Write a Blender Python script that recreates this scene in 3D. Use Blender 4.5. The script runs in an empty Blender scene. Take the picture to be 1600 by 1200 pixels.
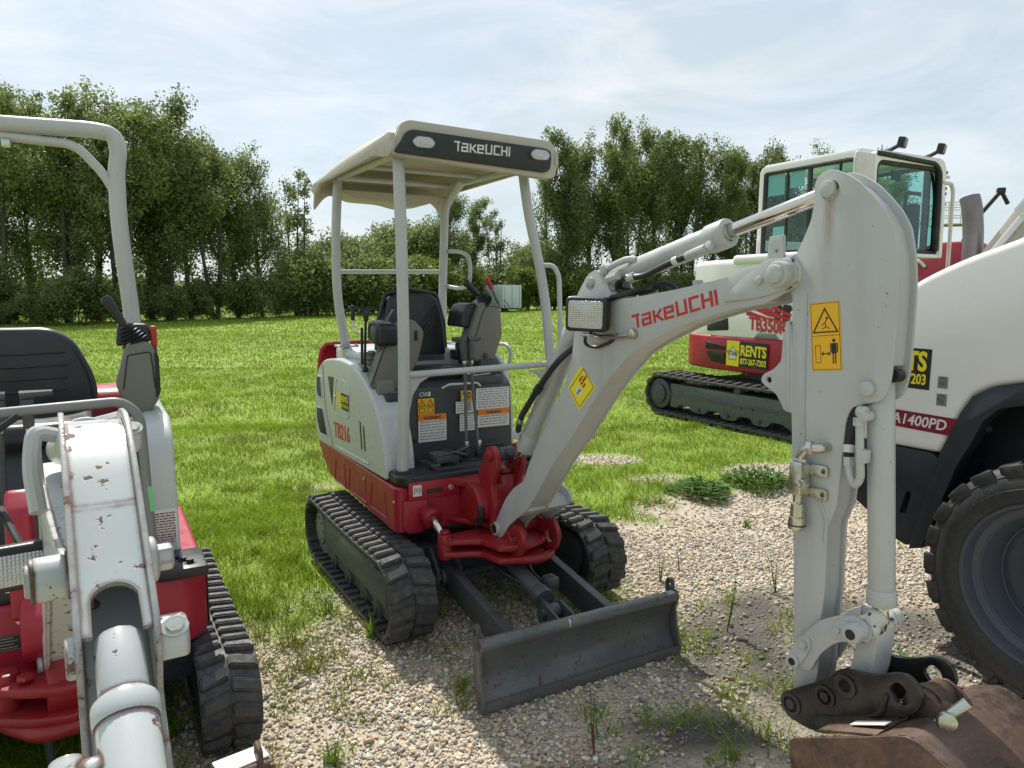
import bpy, bmesh, math, random
import numpy as np
from mathutils import Matrix, Vector

R = math.radians
scene = bpy.context.scene
COL = scene.collection
random.seed(7)
rng = np.random.default_rng(11)

# ------------------------------------------------------------------ camera
cam_d = bpy.data.cameras.new("camera")
cam = bpy.data.objects.new("camera", cam_d)
COL.objects.link(cam)
cam.location = (0, 0, 1.6)
cam.rotation_euler = (R(90 - 6.941), 0, 0)
cam_d.sensor_width = 36.0
cam_d.lens = 36.0 * 1150 / 1600
cam_d.clip_start = 0.05
cam_d.clip_end = 3000
scene.camera = cam

# ------------------------------------------------------------------ world and sun
SUN_EL = 52.0
SUN_AZ = -27.0          # degrees from +Y towards +X of the direction TO the sun
world = bpy.data.worlds.new("World")
scene.world = world
world.use_nodes = True
wn, wl = world.node_tree.nodes, world.node_tree.links
wn.clear()
w_out = wn.new("ShaderNodeOutputWorld")
w_bg = wn.new("ShaderNodeBackground")
w_bg.inputs["Strength"].default_value = 0.125
sky = wn.new("ShaderNodeTexSky")
sky.sky_type = 'NISHITA'
sky.sun_disc = False
sky.sun_elevation = R(SUN_EL)
sky.sun_rotation = R(SUN_AZ)
sky.air_density = 1.0
sky.dust_density = 1.4
sky.ozone_density = 1.0
tc = wn.new("ShaderNodeTexCoord")
mp = wn.new("ShaderNodeMapping")
mp.inputs["Scale"].default_value = (1.0, 1.0, 3.2)
mp.inputs["Rotation"].default_value = (0.0, R(9), R(25))
wl.new(tc.outputs["Generated"], mp.inputs["Vector"])
nz = wn.new("ShaderNodeTexNoise")
nz.inputs["Scale"].default_value = 2.1
nz.inputs["Detail"].default_value = 7
nz.inputs["Roughness"].default_value = 0.56
nz.inputs["Distortion"].default_value = 0.5
wl.new(mp.outputs["Vector"], nz.inputs["Vector"])
cr = wn.new("ShaderNodeMapRange")
cr.inputs["From Min"].default_value = 0.36
cr.inputs["From Max"].default_value = 0.72
cr.inputs["To Min"].default_value = 0.68
cr.inputs["To Max"].default_value = 1.0
wl.new(nz.outputs["Fac"], cr.inputs["Value"])
wm = wn.new("ShaderNodeMixRGB")
nz2 = wn.new("ShaderNodeTexNoise")
nz2.inputs["Scale"].default_value = 3.4
nz2.inputs["Detail"].default_value = 8
nz2.inputs["Roughness"].default_value = 0.6
nz2.inputs["Distortion"].default_value = 0.8
wl.new(mp.outputs["Vector"], nz2.inputs["Vector"])
cr2 = wn.new("ShaderNodeMapRange")
cr2.inputs["From Min"].default_value = 0.42
cr2.inputs["From Max"].default_value = 0.66
wl.new(nz2.outputs["Fac"], cr2.inputs["Value"])
wc = wn.new("ShaderNodeMixRGB")
wc.inputs["Color1"].default_value = (4.20, 4.85, 5.22, 1)
wc.inputs["Color2"].default_value = (5.7, 6.0, 6.2, 1)
wl.new(cr2.outputs["Result"], wc.inputs["Fac"])
wl.new(wc.outputs["Color"], wm.inputs["Color2"])
wl.new(cr.outputs["Result"], wm.inputs["Fac"])
wl.new(sky.outputs["Color"], wm.inputs["Color1"])
wl.new(wm.outputs["Color"], w_bg.inputs["Color"])
wl.new(w_bg.outputs["Background"], w_out.inputs["Surface"])

sun_d = bpy.data.lights.new("sun", 'SUN')
sun_d.energy = 4.7
sun_d.angle = R(0.6)
sun_d.color = (1.0, 0.95, 0.86)
sun = bpy.data.objects.new("sun", sun_d)
COL.objects.link(sun)
to_sun = Vector((math.sin(R(SUN_AZ)) * math.cos(R(SUN_EL)), math.cos(R(SUN_AZ)) * math.cos(R(SUN_EL)), math.sin(R(SUN_EL))))
sun.rotation_euler = to_sun.to_track_quat('Z', 'Y').to_euler()
sun.location = (-5, 8, 14)

scene.view_settings.view_transform = 'Standard'
scene.view_settings.look = 'None'
scene.view_settings.exposure = 0.32
scene.view_settings.gamma = 1.0
scene.cycles.max_bounces = 6
scene.cycles.transparent_max_bounces = 12

# ------------------------------------------------------------------ materials
def new_mat(name):
    m = bpy.data.materials.new(name)
    m.use_nodes = True
    return m, m.node_tree.nodes, m.node_tree.links, m.node_tree.nodes["Principled BSDF"]

def noise(nt, scale, detail=4, rough=0.55, coord="Object", vec_scale=None):
    n, l = nt.nodes, nt.links
    t = n.new("ShaderNodeTexCoord")
    z = n.new("ShaderNodeTexNoise")
    z.inputs["Scale"].default_value = scale
    z.inputs["Detail"].default_value = detail
    z.inputs["Roughness"].default_value = rough
    src = t.outputs[coord]
    if vec_scale:
        mpn = n.new("ShaderNodeMapping")
        mpn.inputs["Scale"].default_value = vec_scale
        l.new(src, mpn.inputs["Vector"])
        src = mpn.outputs["Vector"]
    l.new(src, z.inputs["Vector"])
    return z.outputs["Fac"]

def ramp(nt, src, lo, hi, a=0.0, b=1.0):
    mr = nt.nodes.new("ShaderNodeMapRange")
    for k, v in (("From Min", lo), ("From Max", hi), ("To Min", a), ("To Max", b)):
        mr.inputs[k].default_value = v
    nt.links.new(src, mr.inputs["Value"])
    return mr.outputs["Result"]

def mixc(nt, fac, a, b):
    m = nt.nodes.new("ShaderNodeMixRGB")
    if isinstance(fac, float): m.inputs["Fac"].default_value = fac
    else: nt.links.new(fac, m.inputs["Fac"])
    for key, v in (("Color1", a), ("Color2", b)):
        if isinstance(v, tuple): m.inputs[key].default_value = (*v, 1) if len(v) == 3 else v
        else: nt.links.new(v, m.inputs[key])
    return m.outputs["Color"]

def mult(nt, a, b):
    m = nt.nodes.new("ShaderNodeMath"); m.operation = 'MULTIPLY'
    for i, v in enumerate((a, b)):
        if isinstance(v, float): m.inputs[i].default_value = v
        else: nt.links.new(v, m.inputs[i])
    return m.outputs[0]

def bump(nt, src, strength, dist, bsdf):
    b = nt.nodes.new("ShaderNodeBump")
    b.inputs["Strength"].default_value = strength
    b.inputs["Distance"].default_value = dist
    nt.links.new(src, b.inputs["Height"])
    nt.links.new(b.outputs["Normal"], bsdf.inputs["Normal"])

def paint(name, col, rough=0.35, dirt=(0.22, 0.17, 0.12), dirt_amt=0.25, coat=0.0, metal=0.0, scale=5.0, grain=0.0, dust=0.0, streak=0.0):
    m, n, l, p = new_mat(name)
    nt = m.node_tree
    d1 = ramp(nt, noise(nt, scale, 6, 0.65), 0.5, 0.8, 0.0, dirt_amt)
    c = mixc(nt, d1, col, dirt)
    if streak:
        c = mixc(nt, ramp(nt, noise(nt, 11, 5, 0.65, vec_scale=(1, 1, 0.12)), 0.52, 0.78, 0.0, streak), c, tuple(v * 0.55 for v in col))
        c = mixc(nt, ramp(nt, noise(nt, 75, 3, 0.5), 0.70, 0.74, 0.0, 0.55), c, (0.15, 0.11, 0.09))
    if dust:
        c = mixc(nt, ramp(nt, noise(nt, 38, 5, 0.7), 0.42, 0.7, 0.0, dust), c, (0.30, 0.28, 0.25))
    l.new(c, p.inputs["Base Color"])
    l.new(ramp(nt, noise(nt, scale * 3, 5), 0.3, 0.7, rough * 0.8, min(1, rough * 1.35)), p.inputs["Roughness"])
    p.inputs["Metallic"].default_value = metal
    p.inputs["Coat Weight"].default_value = coat
    p.inputs["Coat Roughness"].default_value = 0.12
    if grain:
        bump(nt, noise(nt, 160, 3), 0.35, grain, p)
    return m

MAT = {}
WHITE = (0.435, 0.447, 0.447)
MAT['white'] = paint('light grey machine paint', WHITE, 0.36, (0.30, 0.26, 0.20), 0.24, coat=0.25, grain=0.0006, streak=0.28)
MAT['panel'] = paint('light grey panel paint', (0.48, 0.505, 0.505), 0.3, (0.3, 0.28, 0.24), 0.10, coat=0.3, streak=0.12)
MAT['canopy'] = paint('beige canopy plastic', (0.44, 0.40, 0.335), 0.5, (0.28, 0.24, 0.18), 0.15, grain=0.0004)
MAT['red'] = paint('red machine paint', (0.32, 0.006, 0.026), 0.42, (0.10, 0.02, 0.02), 0.25, coat=0.12)
MAT['dred'] = paint('dull red casting paint', (0.27, 0.010, 0.016), 0.45, (0.08, 0.03, 0.02), 0.45, coat=0.1, grain=0.001)
MAT['dark'] = paint('dark grey steel paint', (0.045, 0.052, 0.058), 0.42, (0.16, 0.14, 0.11), 0.35, grain=0.0006, dust=0.12)
MAT['steelgrey'] = paint('slate grey steel paint', (0.075, 0.088, 0.095), 0.45, (0.16, 0.13, 0.10), 0.35, dust=0.2)
MAT['frontpanel'] = paint('charcoal panel paint', (0.038, 0.042, 0.050), 0.4, (0.10, 0.09, 0.08), 0.3)
MAT['midgrey'] = paint('mid grey paint', (0.19, 0.20, 0.20), 0.42, (0.12, 0.11, 0.09), 0.25)
MAT['consolegrey'] = paint('console grey paint', (0.085, 0.092, 0.095), 0.42, (0.12, 0.11, 0.09), 0.25)
MAT['black'] = paint('black plastic', (0.014, 0.015, 0.018), 0.4, (0.09, 0.08, 0.07), 0.18)
MAT['rubber'] = paint('dusty track rubber', (0.040, 0.040, 0.041), 0.62, (0.13, 0.115, 0.095), 0.4, scale=9, grain=0.0015, dust=0.18)
MAT['tyre'] = paint('black tyre rubber', (0.021, 0.022, 0.025), 0.5, (0.055, 0.055, 0.056), 0.3, scale=6, grain=0.001, dust=0.06)
MAT['vinyl'] = paint('black seat vinyl', (0.016, 0.018, 0.026), 0.36, (0.07, 0.07, 0.07), 0.15, grain=0.0005)
MAT['plastic'] = paint('khaki grey plastic', (0.155, 0.155, 0.130), 0.42, (0.10, 0.09, 0.07), 0.2)
MAT['chrome'] = paint('chromed rod', (0.62, 0.60, 0.57), 0.1, (0.3, 0.27, 0.22), 0.1, metal=1.0)
MAT['zinc'] = paint('zinc plated fitting', (0.55, 0.55, 0.50), 0.3, (0.25, 0.22, 0.16), 0.3, metal=1.0, scale=30)
MAT['yellow'] = paint('yellow sticker', (0.78, 0.42, 0.01), 0.4, (0.5, 0.3, 0.05), 0.12)
MAT['brightyellow'] = paint('bright yellow sticker', (0.80, 0.66, 0.02), 0.4, (0.5, 0.4, 0.05), 0.12)
MAT['orange'] = paint('orange sticker', (0.75, 0.20, 0.02), 0.4)
MAT['paper'] = paint('white sticker', (0.66, 0.66, 0.64), 0.45, (0.4, 0.38, 0.33), 0.2)
MAT['ink'] = paint('black ink', (0.012, 0.012, 0.012), 0.5)
MAT['greyink'] = paint('grey ink', (0.22, 0.22, 0.23), 0.5)
MAT['redink'] = paint('red lettering', (0.50, 0.014, 0.022), 0.35)
MAT['orangered'] = paint('orange red lettering', (0.60, 0.04, 0.02), 0.35)
MAT['silverink'] = paint('silver lettering', (0.62, 0.60, 0.57), 0.35)
MAT['handle_red'] = paint('red lever grip', (0.40, 0.02, 0.02), 0.4)
MAT['hoodwhite'] = paint('glossy white hood paint', (0.76, 0.75, 0.735), 0.22, (0.5, 0.47, 0.42), 0.08, coat=0.5, scale=2)
MAT['navy'] = paint('blue black fender', (0.018, 0.021, 0.030), 0.4, (0.10, 0.09, 0.08), 0.2, scale=3)
MAT['maroon'] = paint('maroon stripe', (0.20, 0.008, 0.022), 0.35)
MAT['rim'] = paint('dark blue grey rim', (0.070, 0.082, 0.105), 0.34, (0.1, 0.09, 0.08), 0.25)
MAT['container'] = paint('pale trailer paint', (0.50, 0.56, 0.62), 0.5, (0.3, 0.32, 0.34), 0.3)
MAT['exhaust'] = paint('sooty exhaust steel', (0.20, 0.18, 0.18), 0.4, (0.08, 0.06, 0.06), 0.6, metal=0.6)

def arm_paint():
    """light grey paint with a rust run below the top pin"""
    m, n, l, p = new_mat('arm paint with rust run')
    nt = m.node_tree
    tcn = n.new("ShaderNodeTexCoord"); sep = n.new("ShaderNodeSeparateXYZ")
    l.new(tcn.outputs["Object"], sep.inputs[0])
    base = mixc(nt, ramp(nt, noise(nt, 5, 6, 0.65), 0.5, 0.8, 0.0, 0.16), WHITE, (0.30, 0.26, 0.20))
    # two narrow vertical streaks under the pin
    cx = STREAK[0]
    d = n.new("ShaderNodeMath"); d.operation = 'SUBTRACT'; l.new(sep.outputs["X"], d.inputs[0]); d.inputs[1].default_value = cx
    a = n.new("ShaderNodeMath"); a.operation = 'ABSOLUTE'; l.new(d.outputs[0], a.inputs[0])
    wmask = ramp(nt, a.outputs[0], 0.004, 0.022, 1.0, 0.0)
    zt = ramp(nt, sep.outputs["Z"], STREAK[1] - 0.20, STREAK[1] - 0.03, 0.0, 1.0)
    zc = n.new("ShaderNodeMath"); zc.operation = 'LESS_THAN'; l.new(sep.outputs["Z"], zc.inputs[0]); zc.inputs[1].default_value = STREAK[1]
    k = mult(nt, mult(nt, wmask, zt), zc.outputs[0])
    k = mult(nt, k, ramp(nt, noise(nt, 30, 5, 0.6, vec_scale=(3, 1, 0.3)), 0.3, 0.65, 0.25, 1.0))
    c = mixc(nt, k, base, (0.24, 0.13, 0.05))
    c = mixc(nt, ramp(nt, noise(nt, 11, 5, 0.65, vec_scale=(1, 1, 0.12)), 0.52, 0.78, 0.0, 0.25), c, (0.22, 0.21, 0.19))
    specks = ramp(nt, noise(nt, 55, 3, 0.5), 0.73, 0.76, 0.0, 0.8)
    c = mixc(nt, specks, c, (0.16, 0.12, 0.10))
    l.new(c, p.inputs["Base Color"])
    p.inputs["Roughness"].default_value = 0.38
    p.inputs["Coat Weight"].default_value = 0.2
    bump(nt, noise(nt, 120, 3), 0.3, 0.0006, p)
    return m

def worn_paint(name, col, under, thr=0.60, edge=0.35):
    """paint chipped to brown primer along edges"""
    m, n, l, p = new_mat(name)
    nt = m.node_tree
    bev = n.new("ShaderNodeBevel"); bev.samples = 4; bev.inputs["Radius"].default_value = 0.011
    geo = n.new("ShaderNodeNewGeometry")
    dot = n.new("ShaderNodeVectorMath"); dot.operation = 'DOT_PRODUCT'
    l.new(bev.outputs[0], dot.inputs[0]); l.new(geo.outputs["Normal"], dot.inputs[1])
    em = ramp(nt, dot.outputs["Value"], 0.80, 0.995, edge, 0.0)
    nn = noise(nt, 34, 6, 0.62)
    ad = n.new("ShaderNodeMath"); ad.operation = 'ADD'; l.new(em, ad.inputs[0]); l.new(nn, ad.inputs[1])
    k = ramp(nt, ad.outputs[0], thr + 0.08, thr + 0.11, 0.0, 1.0)
    base = mixc(nt, ramp(nt, noise(nt, 6, 6, 0.65), 0.45, 0.8, 0.0, 0.25), col, (0.30, 0.27, 0.22))
    under_c = mixc(nt, noise(nt, 60, 4), under, tuple(v * 0.45 for v in under))
    l.new(mixc(nt, k, base, under_c), p.inputs["Base Color"])
    l.new(ramp(nt, k, 0, 1, 0.3, 0.75), p.inputs["Roughness"])
    b = n.new("ShaderNodeBump"); b.invert = True
    b.inputs["Strength"].default_value = 0.6; b.inputs["Distance"].default_value = 0.001
    l.new(k, b.inputs["Height"]); l.new(b.outputs["Normal"], p.inputs["Normal"])
    return m
MAT['worn'] = worn_paint('chipped light grey paint', (0.47, 0.50, 0.51), (0.19, 0.10, 0.08), 0.535, 0.52)
MAT['greasy'] = worn_paint('greasy chipped pivot paint', (0.56, 0.55, 0.52), (0.06, 0.04, 0.03), 0.50, 0.25)
MAT['bladepaint'] = worn_paint('rubbed dark blade paint', (0.098, 0.104, 0.110), (0.15, 0.085, 0.050), 0.52, 0.32)
MAT['coupler'] = worn_paint('scuffed black coupler paint', (0.012, 0.012, 0.014), (0.10, 0.085, 0.07), 0.66, 0.26)

def rust_mat():
    m, n, l, p = new_mat('rusty bucket steel')
    nt = m.node_tree
    f1 = noise(nt, 7, 8, 0.7); f2 = noise(nt, 60, 5, 0.6)
    c = mixc(nt, ramp(nt, f1, 0.35, 0.65), (0.045, 0.034, 0.030), (0.135, 0.075, 0.050))
    c = mixc(nt, ramp(nt, f2, 0.5, 0.8, 0, 0.5), c, (0.20, 0.15, 0.12))
    c = mixc(nt, ramp(nt, noise(nt, 14, 3, 0.5, vec_scale=(1, 0.1, 1)), 0.56, 0.70, 0, 0.28), c, (0.15, 0.13, 0.12))
    l.new(c, p.inputs["Base Color"])
    p.inputs["Metallic"].default_value = 0.25
    l.new(ramp(nt, f1, 0.3, 0.7, 0.35, 0.65), p.inputs["Roughness"])
    bump(nt, f2, 0.4, 0.0012, p)
    return m
MAT['rust'] = rust_mat()

def glass_mat(name, col, alpha_mix, rough=0.02):
    m, n, l, p = new_mat(name)
    tr = n.new("ShaderNodeBsdfTransparent"); tr.inputs[0].default_value = (*col, 1)
    gl = n.new("ShaderNodeBsdfGlossy"); gl.inputs["Roughness"].default_value = rough
    mx = n.new("ShaderNodeMixShader")
    fr = n.new("ShaderNodeLayerWeight"); fr.inputs[0].default_value = .5
    l.new(ramp(m.node_tree, fr.outputs["Facing"], .45, 1, alpha_mix, .8), mx.inputs[0])
    l.new(tr.outputs[0], mx.inputs[1]); l.new(gl.outputs[0], mx.inputs[2])
    l.new(mx.outputs[0], n["Material Output"].inputs[0])
    return m
MAT['tealglass'] = glass_mat('tinted cab glass', (0.74, 0.91, 0.89), 0.05)
MAT['lens'] = paint('fluted lamp lens', (0.60, 0.62, 0.63), 0.08, (0.4, 0.4, 0.4), 0.05, coat=1.0)
def lens_mat():
    m, n, l, p = new_mat('fluted headlight lens')
    nt = m.node_tree
    tcn = n.new("ShaderNodeTexCoord")
    w = n.new("ShaderNodeTexWave"); w.inputs["Scale"].default_value = 42; w.bands_direction = 'Y'
    w2 = n.new("ShaderNodeTexWave"); w2.inputs["Scale"].default_value = 42; w2.bands_direction = 'Z'
    l.new(tcn.outputs["Object"], w.inputs["Vector"]); l.new(tcn.outputs["Object"], w2.inputs["Vector"])
    k = mult(nt, w.outputs["Fac"], w2.outputs["Fac"])
    l.new(mixc(nt, k, (0.42, 0.43, 0.44), (0.70, 0.72, 0.74)), p.inputs["Base Color"])
    p.inputs["Metallic"].default_value = 0.55
    p.inputs["Roughness"].default_value = 0.16
    p.inputs["Coat Weight"].default_value = 1.0
    bump(nt, k, 0.8, 0.003, p)
    return m
MAT['lens'] = lens_mat()

# ------------------------------------------------------------------ object helpers
def tag(o, label=None, cat=None, group=None, kind=None):
    if label: o['label'] = label
    if cat: o['category'] = cat
    if group: o['group'] = group
    if kind: o['kind'] = kind
    return o

def thing(name, label, cat, loc=(0, 0, 0), rotz=0.0, group=None):
    o = bpy.data.objects.new(name, None)
    o.empty_display_size = 0.3
    COL.objects.link(o)
    o.location = loc
    o.rotation_euler = (0, 0, rotz)
    return tag(o, label, cat, group)

def round2(pts, r, n=4):
    """round the corners of a closed 2D polygon"""
    out = []
    N = len(pts)
    for i in range(N):
        a, b, c = Vector(pts[i - 1]), Vector(pts[i]), Vector(pts[(i + 1) % N])
        d1, d2 = a - b, c - b
        rr = r[i] if isinstance(r, (list, tuple)) else r
        q = min(rr, d1.length * 0.45, d2.length * 0.45)
        if q < 1e-5:
            out.append(tuple(b)); continue
        p1, p2 = b + d1.normalized() * q, b + d2.normalized() * q
        for k in range(n + 1):
            t = k / n
            v = p1 * (1 - t) ** 2 + b * 2 * t * (1 - t) + p2 * t * t
            out.append(tuple(v))
    return out

def circ(cx, cy, r, n=20):
    return [(cx + r * math.cos(2 * math.pi * i / n), cy + r * math.sin(2 * math.pi * i / n)) for i in range(n)]

class P:
    """collects shapes and links them as ONE mesh object"""
    def __init__(self, T=None):
        self.v, self.f, self.n = [], [], 0
        self.marks = []
        self.T = T
    def add(self, verts, faces, T=None):
        self.marks.append((len(self.v), len(self.f)))
        M = T
        if self.T is not None:
            M = self.T @ T if T is not None else self.T
        for q in verts:
            q = Vector(q)
            self.v.append(tuple(M @ q) if M is not None else tuple(q))
        for fc in faces:
            self.f.append([i + self.n for i in fc])
        self.n += len(verts)
        return self
    def addbm(self, bm, T=None):
        bm.verts.ensure_lookup_table()
        for i, q in enumerate(bm.verts): q.index = i
        vs = [tuple(q.co) for q in bm.verts]
        fs = [[q.index for q in fc.verts] for fc in bm.faces]
        bm.free()
        return self.add(vs, fs, T)
    def box(self, c, s, b=0.0, T=None, seg=2, rot=None):
        bm = bmesh.new()
        bmesh.ops.create_cube(bm, size=1.0)
        bmesh.ops.scale(bm, vec=s, verts=bm.verts)
        if b > 0:
            bmesh.ops.bevel(bm, geom=bm.edges[:], offset=min(b, min(s) * 0.45), segments=seg, affect='EDGES', profile=0.5)
        M = Matrix.Translation(c)
        if rot: M = M @ Matrix.Rotation(rot[0], 4, 'X') @ Matrix.Rotation(rot[1], 4, 'Y') @ Matrix.Rotation(rot[2], 4, 'Z')
        return self.addbm(bm, (T @ M) if T is not None else M)
    def prism(self, pts, a0, a1, axis='y', b=0.0, holes=(), T=None, seg=2):
        mk = {'y': lambda u, w, a: (u, a, w), 'z': lambda u, w, a: (u, w, a), 'x': lambda u, w, a: (a, u, w)}[axis]
        bm = bmesh.new()
        edges = []
        loops = [pts] + list(holes)
        allv = []
        for lp in loops:
            vs = [bm.verts.new(mk(q[0], q[1], a0)) for q in lp]
            allv.append(vs)
            if len(loops) > 1:
                for i in range(len(vs)): edges.append(bm.edges.new((vs[i - 1], vs[i])))
        if len(loops) > 1:
            r = bmesh.ops.triangle_fill(bm, use_beauty=True, use_dissolve=False, edges=edges)
            faces = [g for g in r['geom'] if isinstance(g, bmesh.types.BMFace)]
        else:
            faces = [bm.faces.new(allv[0])]
        r = bmesh.ops.extrude_face_region(bm, geom=faces)
        d = Vector(mk(0, 0, a1)) - Vector(mk(0, 0, a0))
        bmesh.ops.translate(bm, vec=d, verts=[g for g in r['geom'] if isinstance(g, bmesh.types.BMVert)])
        # keep bottom faces: extrude_face_region removes nothing for standalone faces
        bmesh.ops.recalc_face_normals(bm, faces=bm.faces[:])
        if b > 0:
            bm.normal_update()
            es = [e for e in bm.edges if len(e.link_faces) == 2 and e.calc_face_angle(0) > 1.2]
            bmesh.ops.bevel(bm, geom=es, offset=b, segments=seg, affect='EDGES', profile=0.5, clamp_overlap=True)
        return self.addbm(bm, T)
    def lathe(self, p0, axis, prof, seg=24, T=None, cap=True):
        """prof: list of (distance along axis, radius)"""
        ax = Vector(axis).normalized()
        q = ax.to_track_quat('Z', 'Y').to_matrix()
        vs, fs = [], []
        p0 = Vector(p0)
        for (d, r) in prof:
            for k in range(seg):
                t = 2 * math.pi * k / seg
                vs.append(tuple(p0 + q @ Vector((r * math.cos(t), r * math.sin(t), d))))
        for i in range(len(prof) - 1):
            for k in range(seg):
                a, b_ = i * seg + k, i * seg + (k + 1) % seg
                fs.append([a, b_, b_ + seg, a + seg])
        if cap and prof[0][1] > 1e-5: fs.append(list(range(seg))[::-1])
        if cap and prof[-1][1] > 1e-5: fs.append([(len(prof) - 1) * seg + k for k in range(seg)])
        return self.add(vs, fs, T)
    def cyl(self, p0, p1, r, b=0.0, seg=24, r1=None, T=None):
        p0, p1 = Vector(p0), Vector(p1)
        L = (p1 - p0).length
        r1 = r if r1 is None else r1
        if b > 0: prof = [(0, r - b), (b * 0.3, r - b * 0.3), (b, r), (L - b, r1), (L - b * 0.3, r1 - b * 0.3), (L, r1 - b)]
        else: prof = [(0, r), (L, r1)]
        return self.lathe(p0, p1 - p0, prof, seg, T)
    def tube(self, pts, r, fil=0.0, seg=12, closed=False, T=None, n=6):
        pts = [Vector(q) for q in pts]
        path = []
        N = len(pts)
        for i in range(N):
            if (not closed and i in (0, N - 1)) or fil <= 0:
                path.append(pts[i]); continue
            a, b_, c = pts[i - 1], pts[i], pts[(i + 1) % N]
            q = min(fil, (a - b_).length * 0.48, (c - b_).length * 0.48)
            s, e = b_ + (a - b_).normalized() * q, b_ + (c - b_).normalized() * q
            for k in range(n + 1):
                t = k / n
                path.append(s * (1 - t) ** 2 + b_ * 2 * t * (1 - t) + e * t * t)
        M = len(path)
        vs, fs = [], []
        up = None
        for i in range(M):
            if closed: tan = (path[(i + 1) % M] - path[i - 1]).normalized()
            else: tan = (path[min(i + 1, M - 1)] - path[max(i - 1, 0)]).normalized()
            if up is None:
                up = tan.cross(Vector((0, 0, 1)))
                if up.length < 0.05: up = tan.cross(Vector((0, 1, 0)))
            up = (up - tan * up.dot(tan)).normalized()
            side = tan.cross(up)
            rr = r[0] + (r[1] - r[0]) * i / (M - 1) if isinstance(r, tuple) else r
            for k in range(seg):
                t = 2 * math.pi * k / seg
                vs.append(tuple(path[i] + up * (rr * math.cos(t)) + side * (rr * math.sin(t))))
        for i in range(M if closed else M - 1):
            j = (i + 1) % M
            for k in range(seg):
                k2 = (k + 1) % seg
                fs.append([i * seg + k, i * seg + k2, j * seg + k2, j * seg + k])
        if not closed:
            fs.append(list(range(seg))[::-1])
            fs.append([(M - 1) * seg + k for k in range(seg)])
        return self.add(vs, fs, T)
    def each(self, k, name, mat, parent=None, **kw):
        """every k consecutive shapes become an object of their own"""
        mk = self.marks + [(len(self.v), len(self.f))]
        out = []
        for i in range(0, len(self.marks), k):
            (v0, f0), (v1, f1) = mk[i], mk[min(i + k, len(mk) - 1)]
            q = P(); q.v = self.v[v0:v1]; q.f = [[j - v0 for j in fc] for fc in self.f[f0:f1]]; q.n = v1 - v0
            out.append(q.done(name, mat, parent, **kw))
        return out
    def done(self, name, mat, parent=None, label=None, angle=32, flat=False):
        me = bpy.data.meshes.new(name)
        me.from_pydata(self.v, [], self.f)
        me.validate()
        bm = bmesh.new(); bm.from_mesh(me)
        bmesh.ops.recalc_face_normals(bm, faces=bm.faces[:])
        bm.to_mesh(me); bm.free()
        me.materials.append(MAT[mat] if isinstance(mat, str) else mat)
        if not flat:
            me.polygons.foreach_set("use_smooth", [True] * len(me.polygons))
            me.set_sharp_from_angle(angle=R(angle))
        o = bpy.data.objects.new(name, me)
        COL.objects.link(o)
        if parent is not None: o.parent = parent
        if label: o['label'] = label
        return o

def frame(o, u, v):
    """matrix whose x axis is u, y axis is v, z their cross product"""
    u = Vector(u).normalized(); w = u.cross(Vector(v)).normalized(); v = w.cross(u)
    M = Matrix((u, v, w)).transposed().to_4x4()
    M.translation = Vector(o)
    return M

def text_shape(p, s, T, size, align='LEFT', bold=0.0, xs=1.0, thick=0.0006, shear=0.0):
    cu = bpy.data.curves.new("t", 'FONT')
    cu.body = s; cu.size = size; cu.align_x = align; cu.offset = bold; cu.extrude = thick; cu.shear = shear
    cu.resolution_u = 3
    ob = bpy.data.objects.new("t", cu)
    COL.objects.link(ob)
    dg = bpy.context.evaluated_depsgraph_get()
    me = bpy.data.meshes.new_from_object(ob.evaluated_get(dg))
    S = Matrix.Diagonal((xs, 1, 1, 1))
    p.add([tuple(S @ v.co) for v in me.vertices], [list(q.vertices) for q in me.polygons], T)
    bpy.data.objects.remove(ob); bpy.data.curves.remove(cu); bpy.data.meshes.remove(me)
    return p

def strokes(p, polys, t, T, th=0.0006):
    """flat mitred strokes in the xy plane of T"""
    for pl_ in polys:
        pts = [Vector(q) for q in pl_]
        n = len(pts); Lft, Rgt = [], []
        for i in range(n):
            if i == 0: d = (pts[1] - pts[0]).normalized(); nrm = Vector((-d.y, d.x)); k = 1
            elif i == n - 1: d = (pts[-1] - pts[-2]).normalized(); nrm = Vector((-d.y, d.x)); k = 1
            else:
                d1 = (pts[i] - pts[i - 1]).normalized(); d2 = (pts[i + 1] - pts[i]).normalized()
                n1 = Vector((-d1.y, d1.x)); n2 = Vector((-d2.y, d2.x))
                nrm = (n1 + n2).normalized(); k = 1 / max(0.35, nrm.dot(n1))
            Lft.append(pts[i] + nrm * (t / 2 * k)); Rgt.append(pts[i] - nrm * (t / 2 * k))
        for i in range(n - 1):
            q = [Lft[i], Rgt[i], Rgt[i + 1], Lft[i + 1]]
            vs = [(a.x, a.y, 0) for a in q] + [(a.x, a.y, th) for a in q]
            p.add(vs, [[0, 1, 2, 3], [7, 6, 5, 4], [0, 4, 5, 1], [1, 5, 6, 2], [2, 6, 7, 3], [3, 7, 4, 0]], T)
    return p

def fit_text(p, s, T, w, h, bold=0.0, shear=0.0, align='LEFT', thick=0.0006):
    """text whose letters are h tall and w wide overall"""
    size = h / .70
    q = P(); text_shape(q, s, None, size, bold=bold, shear=shear, thick=thick)
    x0 = min(v[0] for v in q.v); x1 = max(v[0] for v in q.v)
    k = w / (x1 - x0)
    sh = -x1 if align == 'RIGHT' else -x0
    return p.add([((v[0] + sh) * k, v[1], v[2]) for v in q.v], q.f, T)

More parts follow.
